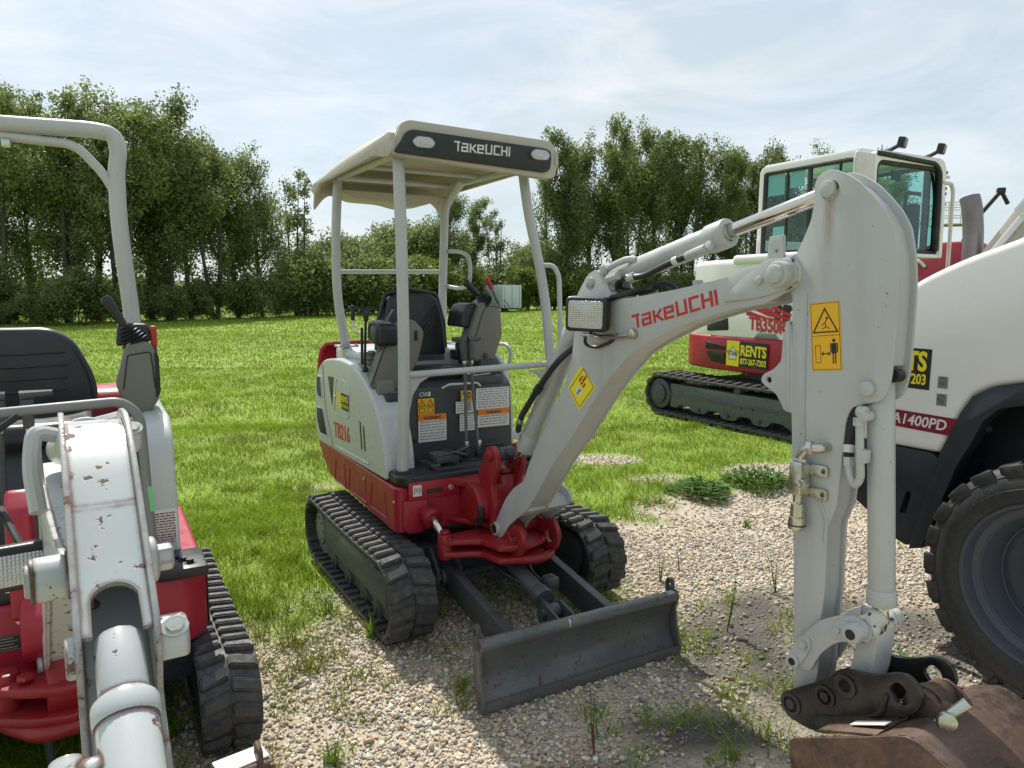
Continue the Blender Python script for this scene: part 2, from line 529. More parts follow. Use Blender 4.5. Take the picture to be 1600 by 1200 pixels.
def logo_strokes():
    """the eight letter wordmark, height 1, returns strokes and width"""
    s = []
    x = 0.0; t = 0.17; h = 1 - t / 2; b = t / 2; m = 0.50
    s += [[(x, h), (x + .62, h)], [(x + .42, h - b), (x + .42, 0)]]; x += .76
    s += [[(x + .05, .80), (x + .66, .80), (x + .66, b), (x + b, b), (x + b, .46), (x + .575, .46)]]; x += .90
    s += [[(x + b, 0), (x + b, .88)], [(x + t, .46), (x + .30, .46), (x + .66, .84)], [(x + .32, .42), (x + .70, 0.03)]]; x += .82
    s += [[(x + .70, b), (x + b, b), (x + b, .80), (x + .66, .80), (x + .66, .46), (x + t, .46)]]; x += .90
    s += [[(x + b, 1), (x + b, b), (x + .68, b), (x + .68, 1)]]; x += .92
    s += [[(x + .70, h), (x + b, h), (x + b, b), (x + .70, b)]]; x += .84
    s += [[(x + b, 0), (x + b, 1)], [(x + t, m), (x + .56, m)], [(x + .645, 0), (x + .645, 1)]]; x += .86
    s += [[(x + b, 0), (x + b, 1)]]; x += t
    return s, x, t

def logo(name, mat, parent, T, width, height, th=0.0006):
    s, w, t = logo_strokes()
    p = P()
    S = Matrix.Diagonal((width / w, height, 1, 1))
    return strokes(p, s, t, T @ S, th).done(name, mat, parent, flat=True)

def plate(p, u0, v0, u1, v1, T, th=0.0008):
    vs = [(u0, v0, 0), (u1, v0, 0), (u1, v1, 0), (u0, v1, 0), (u0, v0, th), (u1, v0, th), (u1, v1, th), (u0, v1, th)]
    return p.add(vs, [[3, 2, 1, 0], [4, 5, 6, 7], [0, 1, 5, 4], [1, 2, 6, 5], [2, 3, 7, 6], [3, 0, 4, 7]], T)

def lift(T, d):
    return T @ Matrix.Translation((0, 0, d))

def bolt(p, c, axis, r=0.009, h=0.006, seg=6):
    a = Vector(axis).normalized()
    p.cyl(Vector(c), Vector(c) + a * 0.002, r * 1.5, seg=14)
    return p.cyl(Vector(c) + a * 0.002, Vector(c) + a * (0.002 + h), r, seg=seg)

ROT = R(-60.667)
FV = Vector((math.cos(ROT), math.sin(ROT), 0))
LV = Vector((-FV.y, FV.x, 0))
ORG = Vector((-0.34, 4.06, 0))
def mloc(a, b, z=0.0, o=ORG):
    return o + FV * a + LV * b + Vector((0, 0, z))
STREAK = (2.382, 1.858)
MAT['armpaint'] = arm_paint()

# ------------------------------------------------------------------ rubber crawler track
def track_mesh(p, length, height, width, yc, pitch=0.080, lug=0.024, th=0.022, ribs=True):
    """belt with staggered lugs; centre at x=0, bottom of lugs at z=0"""
    r = height / 2 - lug - th / 2            # centre line radius
    half = length / 2 - height / 2
    sag = 0.012
    # centre line points with normal, parametrised by arc length
    Ltot = 4 * half + 2 * math.pi * r
    zc = height / 2
    def at(s):
        s %= Ltot
        if s < 2 * half:                      # bottom, going +x
            return (-half + s, zc - r), (0, -1)
        s -= 2 * half
        if s < math.pi * r:
            a = -math.pi / 2 + s / r
            return (half + r * math.cos(a), zc + r * math.sin(a)), (math.cos(a), math.sin(a))
        s -= math.pi * r
        if s < 2 * half:                      # top, going -x
            t = s / (2 * half)
            return (half - s, zc + r - sag * math.sin(math.pi * t)), (0, 1)
        s -= 2 * half
        a = math.pi / 2 + s / r
        return (-half + r * math.cos(a), zc + r * math.sin(a)), (math.cos(a), math.sin(a))
    n = int(round(Ltot / pitch)); pitch = Ltot / n
    m = n * 2
    y0, y1 = yc - width / 2, yc + width / 2
    vs, fs = [], []
    for i in range(m):
        (x, z), (nx, nz) = at(i * Ltot / m)
        o, ii = th / 2, -th / 2
        for (y, q) in ((y0 + .004, o), (y1 - .004, o), (y1, o - .006), (y1, ii + .004), (y1 - .006, ii), (y0 + .006, ii), (y0, ii + .004), (y0, o - .006)):
            vs.append((x + nx * q, y, z + nz * q))
    for i in range(m):
        j = (i + 1) % m
        for k in range(8):
            fs.append([i * 8 + k, i * 8 + (k + 1) % 8, j * 8 + (k + 1) % 8, j * 8 + k])
    p.add(vs, fs)
    def lugp(s0, s1, t0, t1, ya, yb, ytip, tipshift, hh):
        # lug: base from s0..s1, top from t0..t1 ; between ya (outer) and yb (inner); inner end may shift (chevron)
        pts = []
        for (sa, sb, q) in ((s0, s1, th / 2 - .002), (t0, t1, th / 2 + hh)):
            for (y, sh) in ((ya, 0), (yb, tipshift)):
                for s in (sa, sb):
                    (x, z), (nx, nz) = at(s + sh)
                    yy = y
                    if q > th / 2: yy = y + (0.006 if y < yc and y == min(ya, yb) else -0.006 if y == max(ya, yb) else 0)
                    pts.append((x + nx * q, yy, z + nz * q))
        b0, b1, b2, b3, u0, u1, u2, u3 = pts     # b0=(ya,s0) b1=(ya,s1) b2=(yb,s0) b3=(yb,s1)
        bm = bmesh.new()
        V = [bm.verts.new(q) for q in pts]
        for fc in ((0, 1, 3, 2), (4, 6, 7, 5), (0, 2, 6, 4), (1, 5, 7, 3), (0, 4, 5, 1), (2, 3, 7, 6)):
            bm.faces.new([V[k] for k in fc])
        bmesh.ops.recalc_face_normals(bm, faces=bm.faces[:])
        bmesh.ops.bevel(bm, geom=bm.edges[:], offset=0.005, segments=2, affect='EDGES')
        p.addbm(bm)
    mid = width * 0.06
    for i in range(n):
        s = i * pitch
        jit = random.uniform(-.0015, .0015)
        # outer half and inner half, staggered half a pitch; each lug reaches past the centre line
        if i % 1 == 0:
            w0, w1 = pitch * 0.64, pitch * 0.44
            lugp(s + jit, s + w0, s + (w0 - w1) * .5, s + (w0 + w1) * .5, y0 + .002, yc - mid * .2, 0, pitch * 0.28, lug * random.uniform(.9, 1.02))
            s2 = s + pitch * .5
            lugp(s2 + jit, s2 + w0, s2 + (w0 - w1) * .5, s2 + (w0 + w1) * .5, y1 - .002, yc + mid * .2, 0, pitch * 0.28, lug * random.uniform(.9, 1.02))
    if ribs:                                  # inside drive lugs and ribs
        for i in range(n):
            (x, z), (nx, nz) = at(i * pitch)
            tx, tz = -nz, nx
            ang = math.atan2(tz, tx)
            p.box((x - nx * (th / 2 + .006), yc, z - nz * (th / 2 + .006)), (pitch * .42, width * .94, .014), 0.002, seg=1, rot=(0, -ang, 0))
            p.box((x - nx * (th / 2 + .02), yc, z - nz * (th / 2 + .02)), (pitch * .34, .03, .03), 0.002, seg=1, rot=(0, -ang, 0))
    return p

def arc_plate_outline(x0, x1, z0, z1, rr, n=8):
    """plate with a rounded front end at x1"""
    zc = (z0 + z1) / 2; h = (z1 - z0) / 2
    out = [(x0, z0), (x1 - h * rr, z0)]
    for k in range(1, n):
        a = -math.pi / 2 + math.pi * k / n
        out.append((x1 - h * rr + h * rr * math.cos(a), zc + h * math.sin(a)))
    out += [(x1 - h * rr, z1), (x0, z1)]
    return out

# ================================================================== MACHINE 1: mini excavator with canopy
m1 = thing('mini_excavator', 'small excavator in the middle with beige canopy, raised grey boom and rusty bucket', 'excavator', ORG, ROT)

for sy in (-1, 1):
    tr = track_mesh(P(), 1.57, 0.42, 0.23, sy * .535).done('rubber_track', 'rubber', m1, angle=28)
    fr = P()
    yo, yi = sy * .585, sy * .46
    fr.prism(round2(arc_plate_outline(-.50, .60, .070, .335, .55), .01), yo, yo - sy * .014, 'y', .003)
    fr.box((0.02, sy * .54, .21), (1.06, .11, .16), .01)
    fr.prism(arc_plate_outline(-.50, .62, .10, .325, .8), yi, yi + sy * .012, 'y', .002)
    fr.box((-.02, sy * .545, .315), (.9, .13, .02), .004)
    fo = fr.done('track_frame', 'dark' if sy > 0 else 'steelgrey', m1)
    sp = P()
    sp.cyl((-.585, yo, .21), (-.585, yi, .21), .155, .006, 28)
    sp.cyl((-.585, yo + sy * .018, .21), (-.585, yo, .21), .095, .01, 28)
    for k in range(9):
        a = 2 * math.pi * k / 9
        bolt(sp, (-.585 + .07 * math.cos(a), yo + sy * .018, .21 + .07 * math.sin(a)), (0, sy, 0), .007, .005)
    for k in range(15):
        a = 2 * math.pi * k / 15
        sp.box((-.585 + .165 * math.cos(a), sy * .535, .21 + .165 * math.sin(a)), (.03, .035, .02), .003, rot=(0, -a, 0))
    sp.done('sprocket', 'midgrey', fo)
    idl = P(); idl.cyl((.585, sy * .575, .21), (.585, sy * .48, .21), .145, .01, 28); idl.done('idler', 'dark', fo)
    for xr in (-.32, -.05, .22, .42):
        P().cyl((xr, sy * .60, .088), (xr, sy * .45, .088), .052, .006, 20).cyl((xr, sy * .608, .088), (xr, sy * .59, .088), .02, .003, 12).done('track_roller', 'dark', fo)
    if sy < 0:
        b = P(); T = frame((.02, yo - .001, .175), (1, 0, 0), (0, 0, 1))
        bolt(b, (-.08, yo - .0005, .265), (0, -1, 0), .014, .006, 12)
        bolt(b, (-.3, yo - .0005, .10), (0, -1, 0), .008, .006, 6)
        bolt(b, (.3, yo - .0005, .10), (0, -1, 0), .008, .006, 6)
        b.box((.02, yo - .003, .2), (.012, .004, .246), .001)
        b.done('frame_bolt', 'dark', fo)
        d = P(); plate(d, .0, .0, .055, .075, T); d.done('warning_sticker', 'yellow', fo)
        e = P(); strokes(e, [[(.012, .05), (.04, .02)], [(.04, .045), (.04, .02), (.018, .02)]], .008, lift(T, .001)); e.done('sticker_arrow', 'ink', fo)

cb = P()
cb.prism(round2([(-.38, -.30), (.34, -.30), (.44, -.20), (.44, .20), (.34, .30), (-.38, .30)], .04), .20, .34, 'z', .01)
cb.box((.28, 0, .27), (.14, .92, .12), .015)
cb.box((-.30, 0, .27), (.14, .92, .12), .015)
cb.box((.28, -.36, .275), (.20, .16, .15), .008)
cb.box((.28, .36, .275), (.20, .16, .15), .008)
for sy in (-1, 1):
    for q in (.20, .32):
        cb.prism(round2([(.40, .14), (.54, .17), (.54, .27), (.44, .36), (.38, .34)], .02), sy * q - .008, sy * q + .008, 'y', .002)
    cb.prism(round2([(.40, .27), (.52, .30), (.52, .37), (.44, .43), (.38, .40)], .02), sy * .055 - .008, sy * .055 + .008, 'y', .002)
cb.cyl((.51, -.335, .22), (.51, .335, .22), .02, .003, 16)
cb.done('car_body', 'dark', m1)
P().lathe((0, 0, .34), (0, 0, 1), [(0, .34), (.03, .35), (.035, .30), (.10, .30)], 40).done('slew_ring', 'dark', m1)

# dozer blade
bl = P()
outer, inner = [], []
for k in range(11):
    t = k / 10
    z = .004 + .265 * t
    x = 1.347 - .055 * math.sin(math.pi * min(1, t * 1.02)) - .012 * t
    outer.append((x, z)); inner.append((x - .014, z))
bl.prism(outer + inner[::-1], -.49, .49, 'y', .002)
bl.cyl((1.312, -.495, .262), (1.312, .495, .262), .027, .005, 22)
bl.box((1.344, 0, .022), (.014, .984, .040), .003)
side = round2([(1.352, .0), (1.358, .05), (1.335, .12), (1.318, .2), (1.338, .262), (1.325, .292), (1.30, .292), (1.272, .24), (1.262, .14), (1.29, .03), (1.31, .0)], .012)
for y in (-.495, .483): bl.prism(side, y, y + .012, 'y', .002)
bl = bl.done('dozer_blade', 'bladepaint', m1)
for y in (-.497, .475):
    ho = round2([(1.265, .235), (1.305, .235), (1.305, .325), (1.285, .345), (1.262, .325)], .016)
    P().prism(ho, y, y + .018, 'y', .003, holes=[circ(1.285, .308, .0135, 14)]).done('lifting_eye', 'dark', bl)
w = P(); w.box((1.333, -.09, .272), (.012, .004, .03), .001); w.done('paint_scrape', 'paper', bl)
for sy in (-1, 1):
    a = P()
    a.prism(round2([(.49, .17), (.49, .27), (.60, .285), (1.27, .175), (1.29, .06), (1.20, .055)], .02), sy * .26 - .022, sy * .26 + .022, 'y', .004)
    a.cyl((.51, sy * .26 - .04, .22), (.51, sy * .26 + .04, .22), .042, .004, 20)
    a.done('blade_arm', 'dark', m1)
bc = P()
bc.cyl((.52, -.02, .345), (1.02, -.02, .245), .043, .005, 24)
bc.cyl((.97, -.02, .255), (1.03, -.02, .243), .050, .006, 24)
bc.cyl((.49, -.05, .345), (.49, .01, .345), .032, .004, 18)
bc.box((.95, .06, .285), (.065, .055, .05), .004)
bolt(bc, (.96, .06, .31), (0, 0, 1), .010, .006)
bc = bc.done('blade_cylinder', 'dark', m1)
P().cyl((.95, -.02, .24), (1.10, -.02, .207), .02, .002, 18).done('cylinder_rod', 'chrome', bc)
br = P()
for y in (-.065, .015):
    br.prism(round2([(1.045, .16), (1.045, .235), (1.085, .262), (1.265, .22), (1.272, .09), (1.20, .08)], .02), y, y + .012, 'y', .003)
br.cyl((1.095, -.08, .215), (1.095, .045, .215), .022, .003, 16)
br.cyl((1.095, -.046, .215), (1.095, .006, .215), .036, .003, 20)
br.done('cylinder_bracket', 'dark', m1)
P().tube([(.46, -.10, .38), (.60, -.13, .37), (.78, -.10, .30), (.88, -.05, .27)], .012, .08, 10) \
   .tube([(.50, .10, .40), (.62, .13, .37), (.68, .10, .25), (.86, .06, .25)], .012, .08, 10).each(1, 'hose', 'black', m1)

# upper frame: red lower body
def red_body():
    lo = P()
    plan = round2([(.425, -.47), (.44, -.18), (.44, .40), (.38, .42), (-.80, .487), (-1.09, .47), (-1.165, .28), (-1.185, 0), (-1.165, -.28), (-1.09, -.47), (-.85, -.49), (.40, -.49)], [.02, .01, .02, .05, .15, .12, .12, .12, .12, .12, .15, .03], 5)
    def zb(x): return .445 if x > -.66 else min(.64, .445 + (-.66 - x) * .55)
    n = len(plan); vs = []; fs = []
    rows = [0.0, .03, .5, .96, 1.0]; ins = [.012, 0, 0, 0, .010]
    ctr = Vector((-.25, 0))
    for t, i_ in zip(rows, ins):
        for (x, y) in plan:
            d = (ctr - Vector((x, y))).normalized() * i_
            z = zb(x) * (1 - t) + .672 * t
            if t == 0: z = zb(x)
            vs.append((x + d.x, y + d.y, z))
    for r_ in range(len(rows) - 1):
        for k in range(n):
            k2 = (k + 1) % n
            fs.append([r_ * n + k, r_ * n + k2, (r_ + 1) * n + k2, (r_ + 1) * n + k])
    fs.append(list(range(n))[::-1]); fs.append([(len(rows) - 1) * n + k for k in range(n)])
    lo.add(vs, fs)
    # pressed rectangular recess ribs on the side
    for x0, x1 in ((-.62, -.40), (-.34, -.02), (.04, .30)):
        for (a, b_) in (((x0, .49), (x1, .49)), ((x0, .49), (x0 + .03, .62)), ((x1, .49), (x1 - .03, .62))):
            lo.tube([(a[0], -.488, a[1]), (b_[0], -.488, b_[1])], .007, 0, 8)
    # front boss plates
    lo.box((.448, -.30, .655), (.02, .27, .09), .006)
    lo.prism(round2([(-.46, .475), (-.44, .445), (-.36, .445), (-.335, .53), (-.335, .61), (-.46, .61)], .015), .42, .452, 'x', .005)
    return lo
lo = red_body().done('lower_body', 'red', m1)
q = P(); bolt(q, (.459, -.215, .655), (1, 0, 0), .010, .008); bolt(q, (-.05, -.492, .615), (0, -1, 0), .008, .006); bolt(q, (-.80, -.485, .60), (0, -1, 0), .008, .006); bolt(q, (.40, -.49, .60), (0, -1, 0), .006, .004); q.each(2, 'bolt', 'zinc', lo)
q = P(); q.prism(round2([(-.345, .635), (-.255, .635), (-.255, .66), (-.345, .66)], .012), .455, .4592, 'x', 0); q.done('slot', 'ink', lo)
T = frame((.4585, -.415, .63), (0, 1, 0), (0, 0, 1))
q = P(); plate(q, 0, 0, .045, .055, T); q.done('white_sticker', 'paper', lo)
q = P()
for k in range(5): plate(q, .006 + .008 * k, .010 + .006 * (k % 3), .010 + .008 * k, .040 + .003 * (k % 2), lift(T, .001))
q.done('sticker_marks', 'greyink', lo)
T = frame((-.86, -.452, .50), (1, -.28, 0), (-.05, 0, 1))

# rear counterweight (tall red hoop at the back)
cw = P()
vs = []; fs = []
zs = [(.60, 0.99), (.70, 1.0), (1.0, 1.0), (1.17, .99), (1.25, .955), (1.29, .89), (1.30, .76)]
prof = []
cwp = round2([(-.45, .49), (-1.10, .488), (-1.175, .30), (-1.195, 0), (-1.175, -.30), (-1.10, -.488), (-.45, -.49)], [0, .13, .2, .2, .2, .13, 0], 5)
cwp = cwp[4:-4]
prof = cwp; n = len(cwp) - 1
for z, s in zs:
    for (x, y) in prof: vs.append((-.50 + (x + .50) * s, y * (.2 + .8 * s), z))
for i in range(len(zs) - 1):
    for k in range(n):
        fs.append([i * (n + 1) + k, i * (n + 1) + k + 1, (i + 1) * (n + 1) + k + 1, (i + 1) * (n + 1) + k])
m_ = len(vs)
cw.add(vs, fs)
cwo = cw.done('counterweight', 'red', m1, angle=50)
sm = cwo.modifiers.new('solid', 'SOLIDIFY'); sm.thickness = .02
q = P(); T = frame((-.93, -.430, .52), (.62, -.50, 0), (-.1, 0, 1)); plate(q, 0, 0, .07, .07, T); q.done('reflector', 'yellow', m1)

# right side panel (white engine cover)
outl = round2([(-1.005, .664), (-1.06, .80), (-1.03, 1.00), (-.96, 1.12), (-.82, 1.20), (-.60, 1.226), (-.35, 1.232), (-.14, 1.20), (.05, 1.12), (.18, 1.01), (.25, .88), (.28, .76), (.285, .682)], [.02, .1, .1, .1, .12, .15, .2, .2, .15, .15, .1, .06, .02], 5)
pn = P()
pn.prism(outl, -.492, -.33, 'y', .06, seg=6)
pn = pn.done('side_panel', 'panel', m1, angle=40)
# pressed line and vents
vt = [[(-.955, .955), (-.978, 1.01), (-.955, 1.085), (-.87, 1.092), (-.852, .955)],
      [(-.985, .885), (-.838, .892), (-.740, .730), (-.93, .722), (-.99, .80)]]
for v in vt:
    vq = round2(v, .018)
    P().prism(vq, -.4935, -.485, 'y', .001).done('vent', 'ink', pn)
    P().tube([(x, -.4935, z) for x, z in vq], .005, 0, 6, closed=True).done('vent_rim', 'panel', pn)
P().prism([(-.71, 1.108), (-.585, 1.114), (-.632, .935)], -.4935, -.485, 'y', .001).done('vent', 'ink', pn)
P().tube([(-.525, -.4925, 1.112), (-.38, -.4925, 1.118), (-.26, -.4925, 1.085), (-.295, -.4925, .906), (-.59, -.4925, .898)], .0035, .03, 6, closed=True).done('door_outline', 'panel', pn)
P().tube([(-.822, -.4925, 1.17), (-.789, -.4925, .915), (-.63, -.4925, .670)], .003, .02, 6).done('panel_seam', 'greyink', pn)
P().tube([(-.55, -.488, .702), (.045, -.488, .716), (.055, -.488, .742)], .009, .02, 8).done('panel_rib', 'panel', pn)
for x0 in (-.108, -.052):
    P().prism(round2([(x0, .925 - (x0 + .108) * .3), (x0 + .022, .92 - (x0 + .108) * .3), (x0 + .040, .775), (x0 + .020, .77)], .008), -.4940, -.485, 'y', .001).done('slit', 'ink', pn)
ST = frame((-.538, -.4932, .945), (1, 0, 0), (0, 0, 1))
q = P(); plate(q, 0, 0, .10, .092, ST); q.done('rental_sticker', 'brightyellow', pn)
q = P(); plate(q, .10, 0, .245, .092, ST); q.done('sticker_field', 'ink', pn)
def star(p, cx, cy, r, T, k=.42, n=5):
    pts = []
    for i in range(2 * n):
        a = math.pi / 2 + math.pi * i / n
        rr = r if i % 2 == 0 else r * k
        pts.append((cx + rr * math.cos(a), cy + rr * math.sin(a)))
    vs = [(x, y, 0) for x, y in pts] + [(cx, cy, 0)]
    return p.add(vs, [[i, (i + 1) % (2 * n), 2 * n] for i in range(2 * n)], T)
q = P(); star(q, .050, .046, .034, lift(ST, .0016), .55); q.done('star', 'paper', pn)
q = P(); fit_text(q, 'RENTS', lift(ST, .0012) @ Matrix.Translation((.108, .046, 0)), .128, .034, bold=.0014)
fit_text(q, '877-267-7203', lift(ST, .0012) @ Matrix.Translation((.108, .014, 0)), .128, .018, bold=.0005)
q.done('sticker_lettering', 'brightyellow', pn)
P().cyl((-.552, -.492, 1.00), (-.552, -.500, 1.00), .010, .002, 12).done('lock', 'zinc', pn)
TT = frame((-.605, -.4938, .757), (1, 0, .04), (0, 0, 1))
q = P(); fit_text(q, 'TB216', TT, .315, .088, bold=.0024); q.done('model_lettering', 'orangered', pn)

# rear hood top
hd = P()
hd.prism(round2([(-.90, -.40), (-.28, -.40), (-.28, .36), (-.90, .36)], .08), 1.16, 1.285, 'z', .035, seg=4)
hd.box((-.45, -.38, 1.25), (.5, .06, .06), .02)
hd.done('rear_hood', 'panel', m1, angle=45)

# left cover
lc = P()
lc.prism(round2([(-.72, .66), (-.72, 1.25), (-.25, 1.29), (-.04, 1.22), (.03, 1.06), (.06, .74), (.06, .66)], [.02, .05, .15, .12, .12, .05, .02]), .335, .375, 'y', .014, seg=3)
lc.done('left_cover', 'panel', m1)

# engine and tank housing under the seat
hs = P()
hs.prism(round2([(-.75, .66), (-.75, 1.17), (-.30, 1.17), (.02, 1.14), (.08, 1.10), (.10, .70), (.10, .66)], .015), -.30, .335, 'y', .006)
hs = hs.done('front_housing', 'frontpanel', m1)
cl = P()
cl.prism(round2([(-.40, .66), (-.40, 1.14), (.10, 1.10), (.125, .70), (.13, .66)], .015), -.43, -.302, 'y', .02, seg=3)
cl.done('console_base', 'consolegrey', m1)
P().tube([(.105, -.10, 1.10), (.125, -.07, 1.12), (.125, .10, 1.12), (.105, .13, 1.10)], .006, .01, 8).done('hood_handle', 'silverink', hs)
P().cyl((.10, .02, 1.035), (.108, .02, 1.035), .012, .002, 14).done('hood_lock', 'zinc', hs)
bx = P(); bx.box((.0, .17, 1.125), (.16, .24, .05), .008)
for k in range(3): bolt(bx, (.04, .12 + k * .05, 1.15), (0, 0, 1), .008, .01)
bx.done('battery_tray', 'dark', hs)
bx = P(); bx.tube([(.02, .08, 1.155), (.03, .15, 1.165), (-.01, .25, 1.16)], .006, .03, 8).tube([(.06, .10, 1.152), (.05, .22, 1.158)], .004, 0, 6).each(1, 'hold_down', 'zinc', hs)
# labels on the housing (all in the plane x=.101)
HT = frame((.1012, 0, 0), (0, 1, 0), (0, 0, 1))
def label_block(parent, u0, v0, u1, v1, body='paper', head=None, headfrac=.25, lines=5, word=None, T=HT, name='label'):
    p = P(); plate(p, u0, v0, u1, v1, T); o = p.done(name, body, parent)
    top_v = v1
    if head:
        p = P(); plate(p, u0, v1 - (v1 - v0) * headfrac, u1, v1, lift(T, .0010)); p.done('label_header', head, o)
        top_v = v1 - (v1 - v0) * headfrac
        if word:
            p = P(); hh = (v1 - v0) * headfrac
            text_shape(p, word, lift(T, .0024) @ Matrix.Translation(((u0 + u1) / 2, top_v + hh * .22, 0)), hh * .72, 'CENTER', bold=.0004, xs=.9); p.done('label_word', 'ink', o)
    if lines:
        p = P(); rr = random.Random(int(u0 * 1000) + lines)
        for k in range(lines):
            v = top_v - (top_v - v0) * (k + .75) / (lines + .6)
            th = (top_v - v0) / (lines * 3.2)
            u = u0 + (u1 - u0) * .06
            while u < u1 - (u1 - u0) * .1:
                w_ = rr.uniform(.05, .2) * (u1 - u0); e = min(u + w_, u1 - (u1 - u0) * .06)
                plate(p, u, v, e, v + th, lift(T, .0010), .0003); u = e + (u1 - u0) * .025
        p.done('label_print', 'greyink', o)
    return o
def tri(p, cx, cy, s, t, T):
    strokes(p, [[(cx, cy + s * .55), (cx + s * .55, cy - s * .4), (cx - s * .55, cy - s * .4), (cx, cy + s * .55), (cx + s * .1, cy + s * .38)]], t, T)
    return p
o = label_block(hs, -.238, .965, -.145, 1.05, 'yellow', lines=0)
q = P()
for cx in (-.216, -.168): tri(q, cx, 1.025, .034, .0035, lift(HT, .001)); strokes(q, [[(cx, 1.028), (cx, 1.018)]], .004, lift(HT, .001))
for cx in (-.216, -.168): strokes(q, [[(cx - .015, .975), (cx + .015, .975), (cx + .015, .998), (cx - .015, .998), (cx - .015, .975)]], .0028, lift(HT, .001))
plate(q, -.236, 1.0045, -.147, 1.0062, lift(HT, .001)); q.done('pictograms', 'ink', o)
label_block(hs, -.238, .815, -.075, .963, 'paper', 'orange', .22, 7, 'WARNING')
label_block(hs, .045, .965, .072, 1.07, 'yellow', None, 0, 0)
o = label_block(hs, .012, 1.02, .085, 1.078, 'yellow', None, 0, 0)
q = P(); tri(q, .030, 1.052, .03, .003, lift(HT, .001)); tri(q, .066, 1.052, .03, .003, lift(HT, .001)); q.done('pictograms', 'ink', o)
label_block(hs, -.018, .955, .095, 1.018, 'paper', None, 0, 4)
label_block(hs, .005, .855, .095, .948, 'paper', None, 0, 6)
label_block(hs, .105, .965, .235 + .08, 1.085, 'paper', None, 0, 8)
label_block(hs, .115, .865, .315, .963, 'paper', 'orange', .30, 4, 'WARNING')
q = P(); text_shape(q, 'OK', lift(HT, .001) @ Matrix.Translation((-.235, 1.062, 0)), .034, shear=.3, xs=1.1); plate(q, -.178, 1.062, -.166, 1.085, HT); q.done('chalk_mark', 'paper', hs)
q = P(); q.cyl((.10, -.265, .83), (.108, -.265, .83), .013, .002, 14); q.done('plug', 'ink', hs)

# floor
fl = P()
fl.prism(round2([(.08, -.47), (.40, -.475), (.455, -.44), (.455, .40), (.38, .44), (.08, .40)], .03), .674, .728, 'z', .014, seg=4)
fl = fl.done('floor_plate', 'black', m1)
q = P()
for k in range(11): q.box((.145 + k * .024, .02, .729), (.009, .56, .006), .002, seg=1)
q.done('floor_mat', 'frontpanel', fl)
q = P(); q.box((.30, -.18, .772), (.12, .13, .045), .01); q.box((.305, -.12, .79), (.15, .07, .012), .004, rot=(R(-18), R(-6), 0)); q.tube([(.355, -.24, .79), (.365, -.12, .81), (.34, -.06, .82)], .006, .02, 8)
q.box((.33, -.25, .742), (.07, .05, .02), .004); q.done('foot_pedal', 'dark', m1)
q = P(); q.box((.25, .02, .736), (.12, .20, .014), .004); q.cyl((.25, -.025, .735), (.25, -.025, .775), .022, .006, 16); q.cyl((.25, .045, .735), (.25, .045, .775), .022, .006, 16)
q.box((.27, -.06, .80), (.02, .12, .012), .004, rot=(0, 0, R(15))); q.box((.27, .12, .80), (.02, .12, .012), .004, rot=(0, 0, R(-5)))
q.done('lever_base', 'black', m1)
q = P(); q.box((.32, .25, .752), (.18, .12, .035), .01); q.box((.30, .26, .78), (.10, .10, .012), .004, rot=(R(10), R(8), 0)); q.done('side_pedal', 'dark', m1)

# travel levers with T grips
for y0, y1, gs in ((-.025, -.015, -1), (.045, .028, 1)):
    q = P(); q.tube([(.25, y0, .76), (.255, y0 - .004, .80), (.215, y1, 1.12), (.20, y1 + gs * -.006, 1.30)], .0085, .05, 10)
    lv = q.done('travel_lever', 'steelgrey', m1)
    q = P(); q.cyl((.205, y1, 1.25), (.19, y1 + gs * .006, 1.355), .016, .006, 14, r1=.02)
    q.tube([(.192, y1 - gs * .015, 1.362), (.19, y1 + gs * .06, 1.366)], (.019, .011), 0, 12)
    q.done('grip', 'dark', lv)
    q = P(); q.cyl((.208, y1, 1.232), (.206, y1, 1.252), .011, .002, 6); q.done('nut', 'zinc', lv)
q = P(); q.cyl((.255, -.028, .79), (.255, -.028, .83), .011, .002, 6); q.cyl((.255, .048, .79), (.255, .048, .83), .011, .002, 6); q.each(1, 'bolt', 'zinc', m1)

# seat
st = P()
st.prism(round2([(-.36, 1.13), (.02, 1.13), (.045, 1.16), (.03, 1.205), (-.10, 1.20), (-.36, 1.19)], .02), -.29, .09, 'y', .02, seg=4)
sc = st.done('seat_cushion', 'vinyl', m1, angle=50)
bk = P()
bt = round2([(-.30, 1.20), (-.285, 1.42), (-.25, 1.575), (-.20, 1.605), (.00, 1.605), (.05, 1.575), (.09, 1.42), (.105, 1.20)], [.02, .06, .05, .05, .05, .05, .06, .02])
bk.prism(bt, -.36, -.28, 'x', .028, seg=4)
bo = bk.done('seat_backrest', 'vinyl', m1, angle=50)
q = P()
for k in range(4):
    for s in (-1, 1):
        yc_ = -.10
        a = (yc_ + s * .018, 1.30 + k * .035); b_ = (yc_ + s * (.045), 1.335 + k * .035); c_ = (yc_ + s * .13, 1.44 + k * .03)
        q.tube([(-.281, a[0], a[1]), (-.279, b_[0], b_[1]), (-.282, c_[0], c_[1])], .0055, .01, 6)
q.done('seat_stitching', 'ink', bo)
q = P(); q.tube([(-.33, y, z) for y, z in round2([(-.315, 1.22), (-.30, 1.44), (-.255, 1.60), (-.10, 1.625), (.06, 1.60), (.105, 1.44), (.12, 1.22)], .02)], .014, 0, 8, closed=True); q.done('seat_shell', 'black', bo)
q = P(); q.box((-.16, -.10, 1.10), (.34, .30, .07), .01); q.done('seat_mount', 'black', m1)
q = P(); q.box((-.22, .13, 1.25), (.09, .035, .06), .012); q.box((-.18, .15, 1.22), (.03, .03, .05), .006); q.box((-.2, .20, 1.29), (.12, .12, .07), .02); q.done('seat_belt_buckle', 'black', m1)

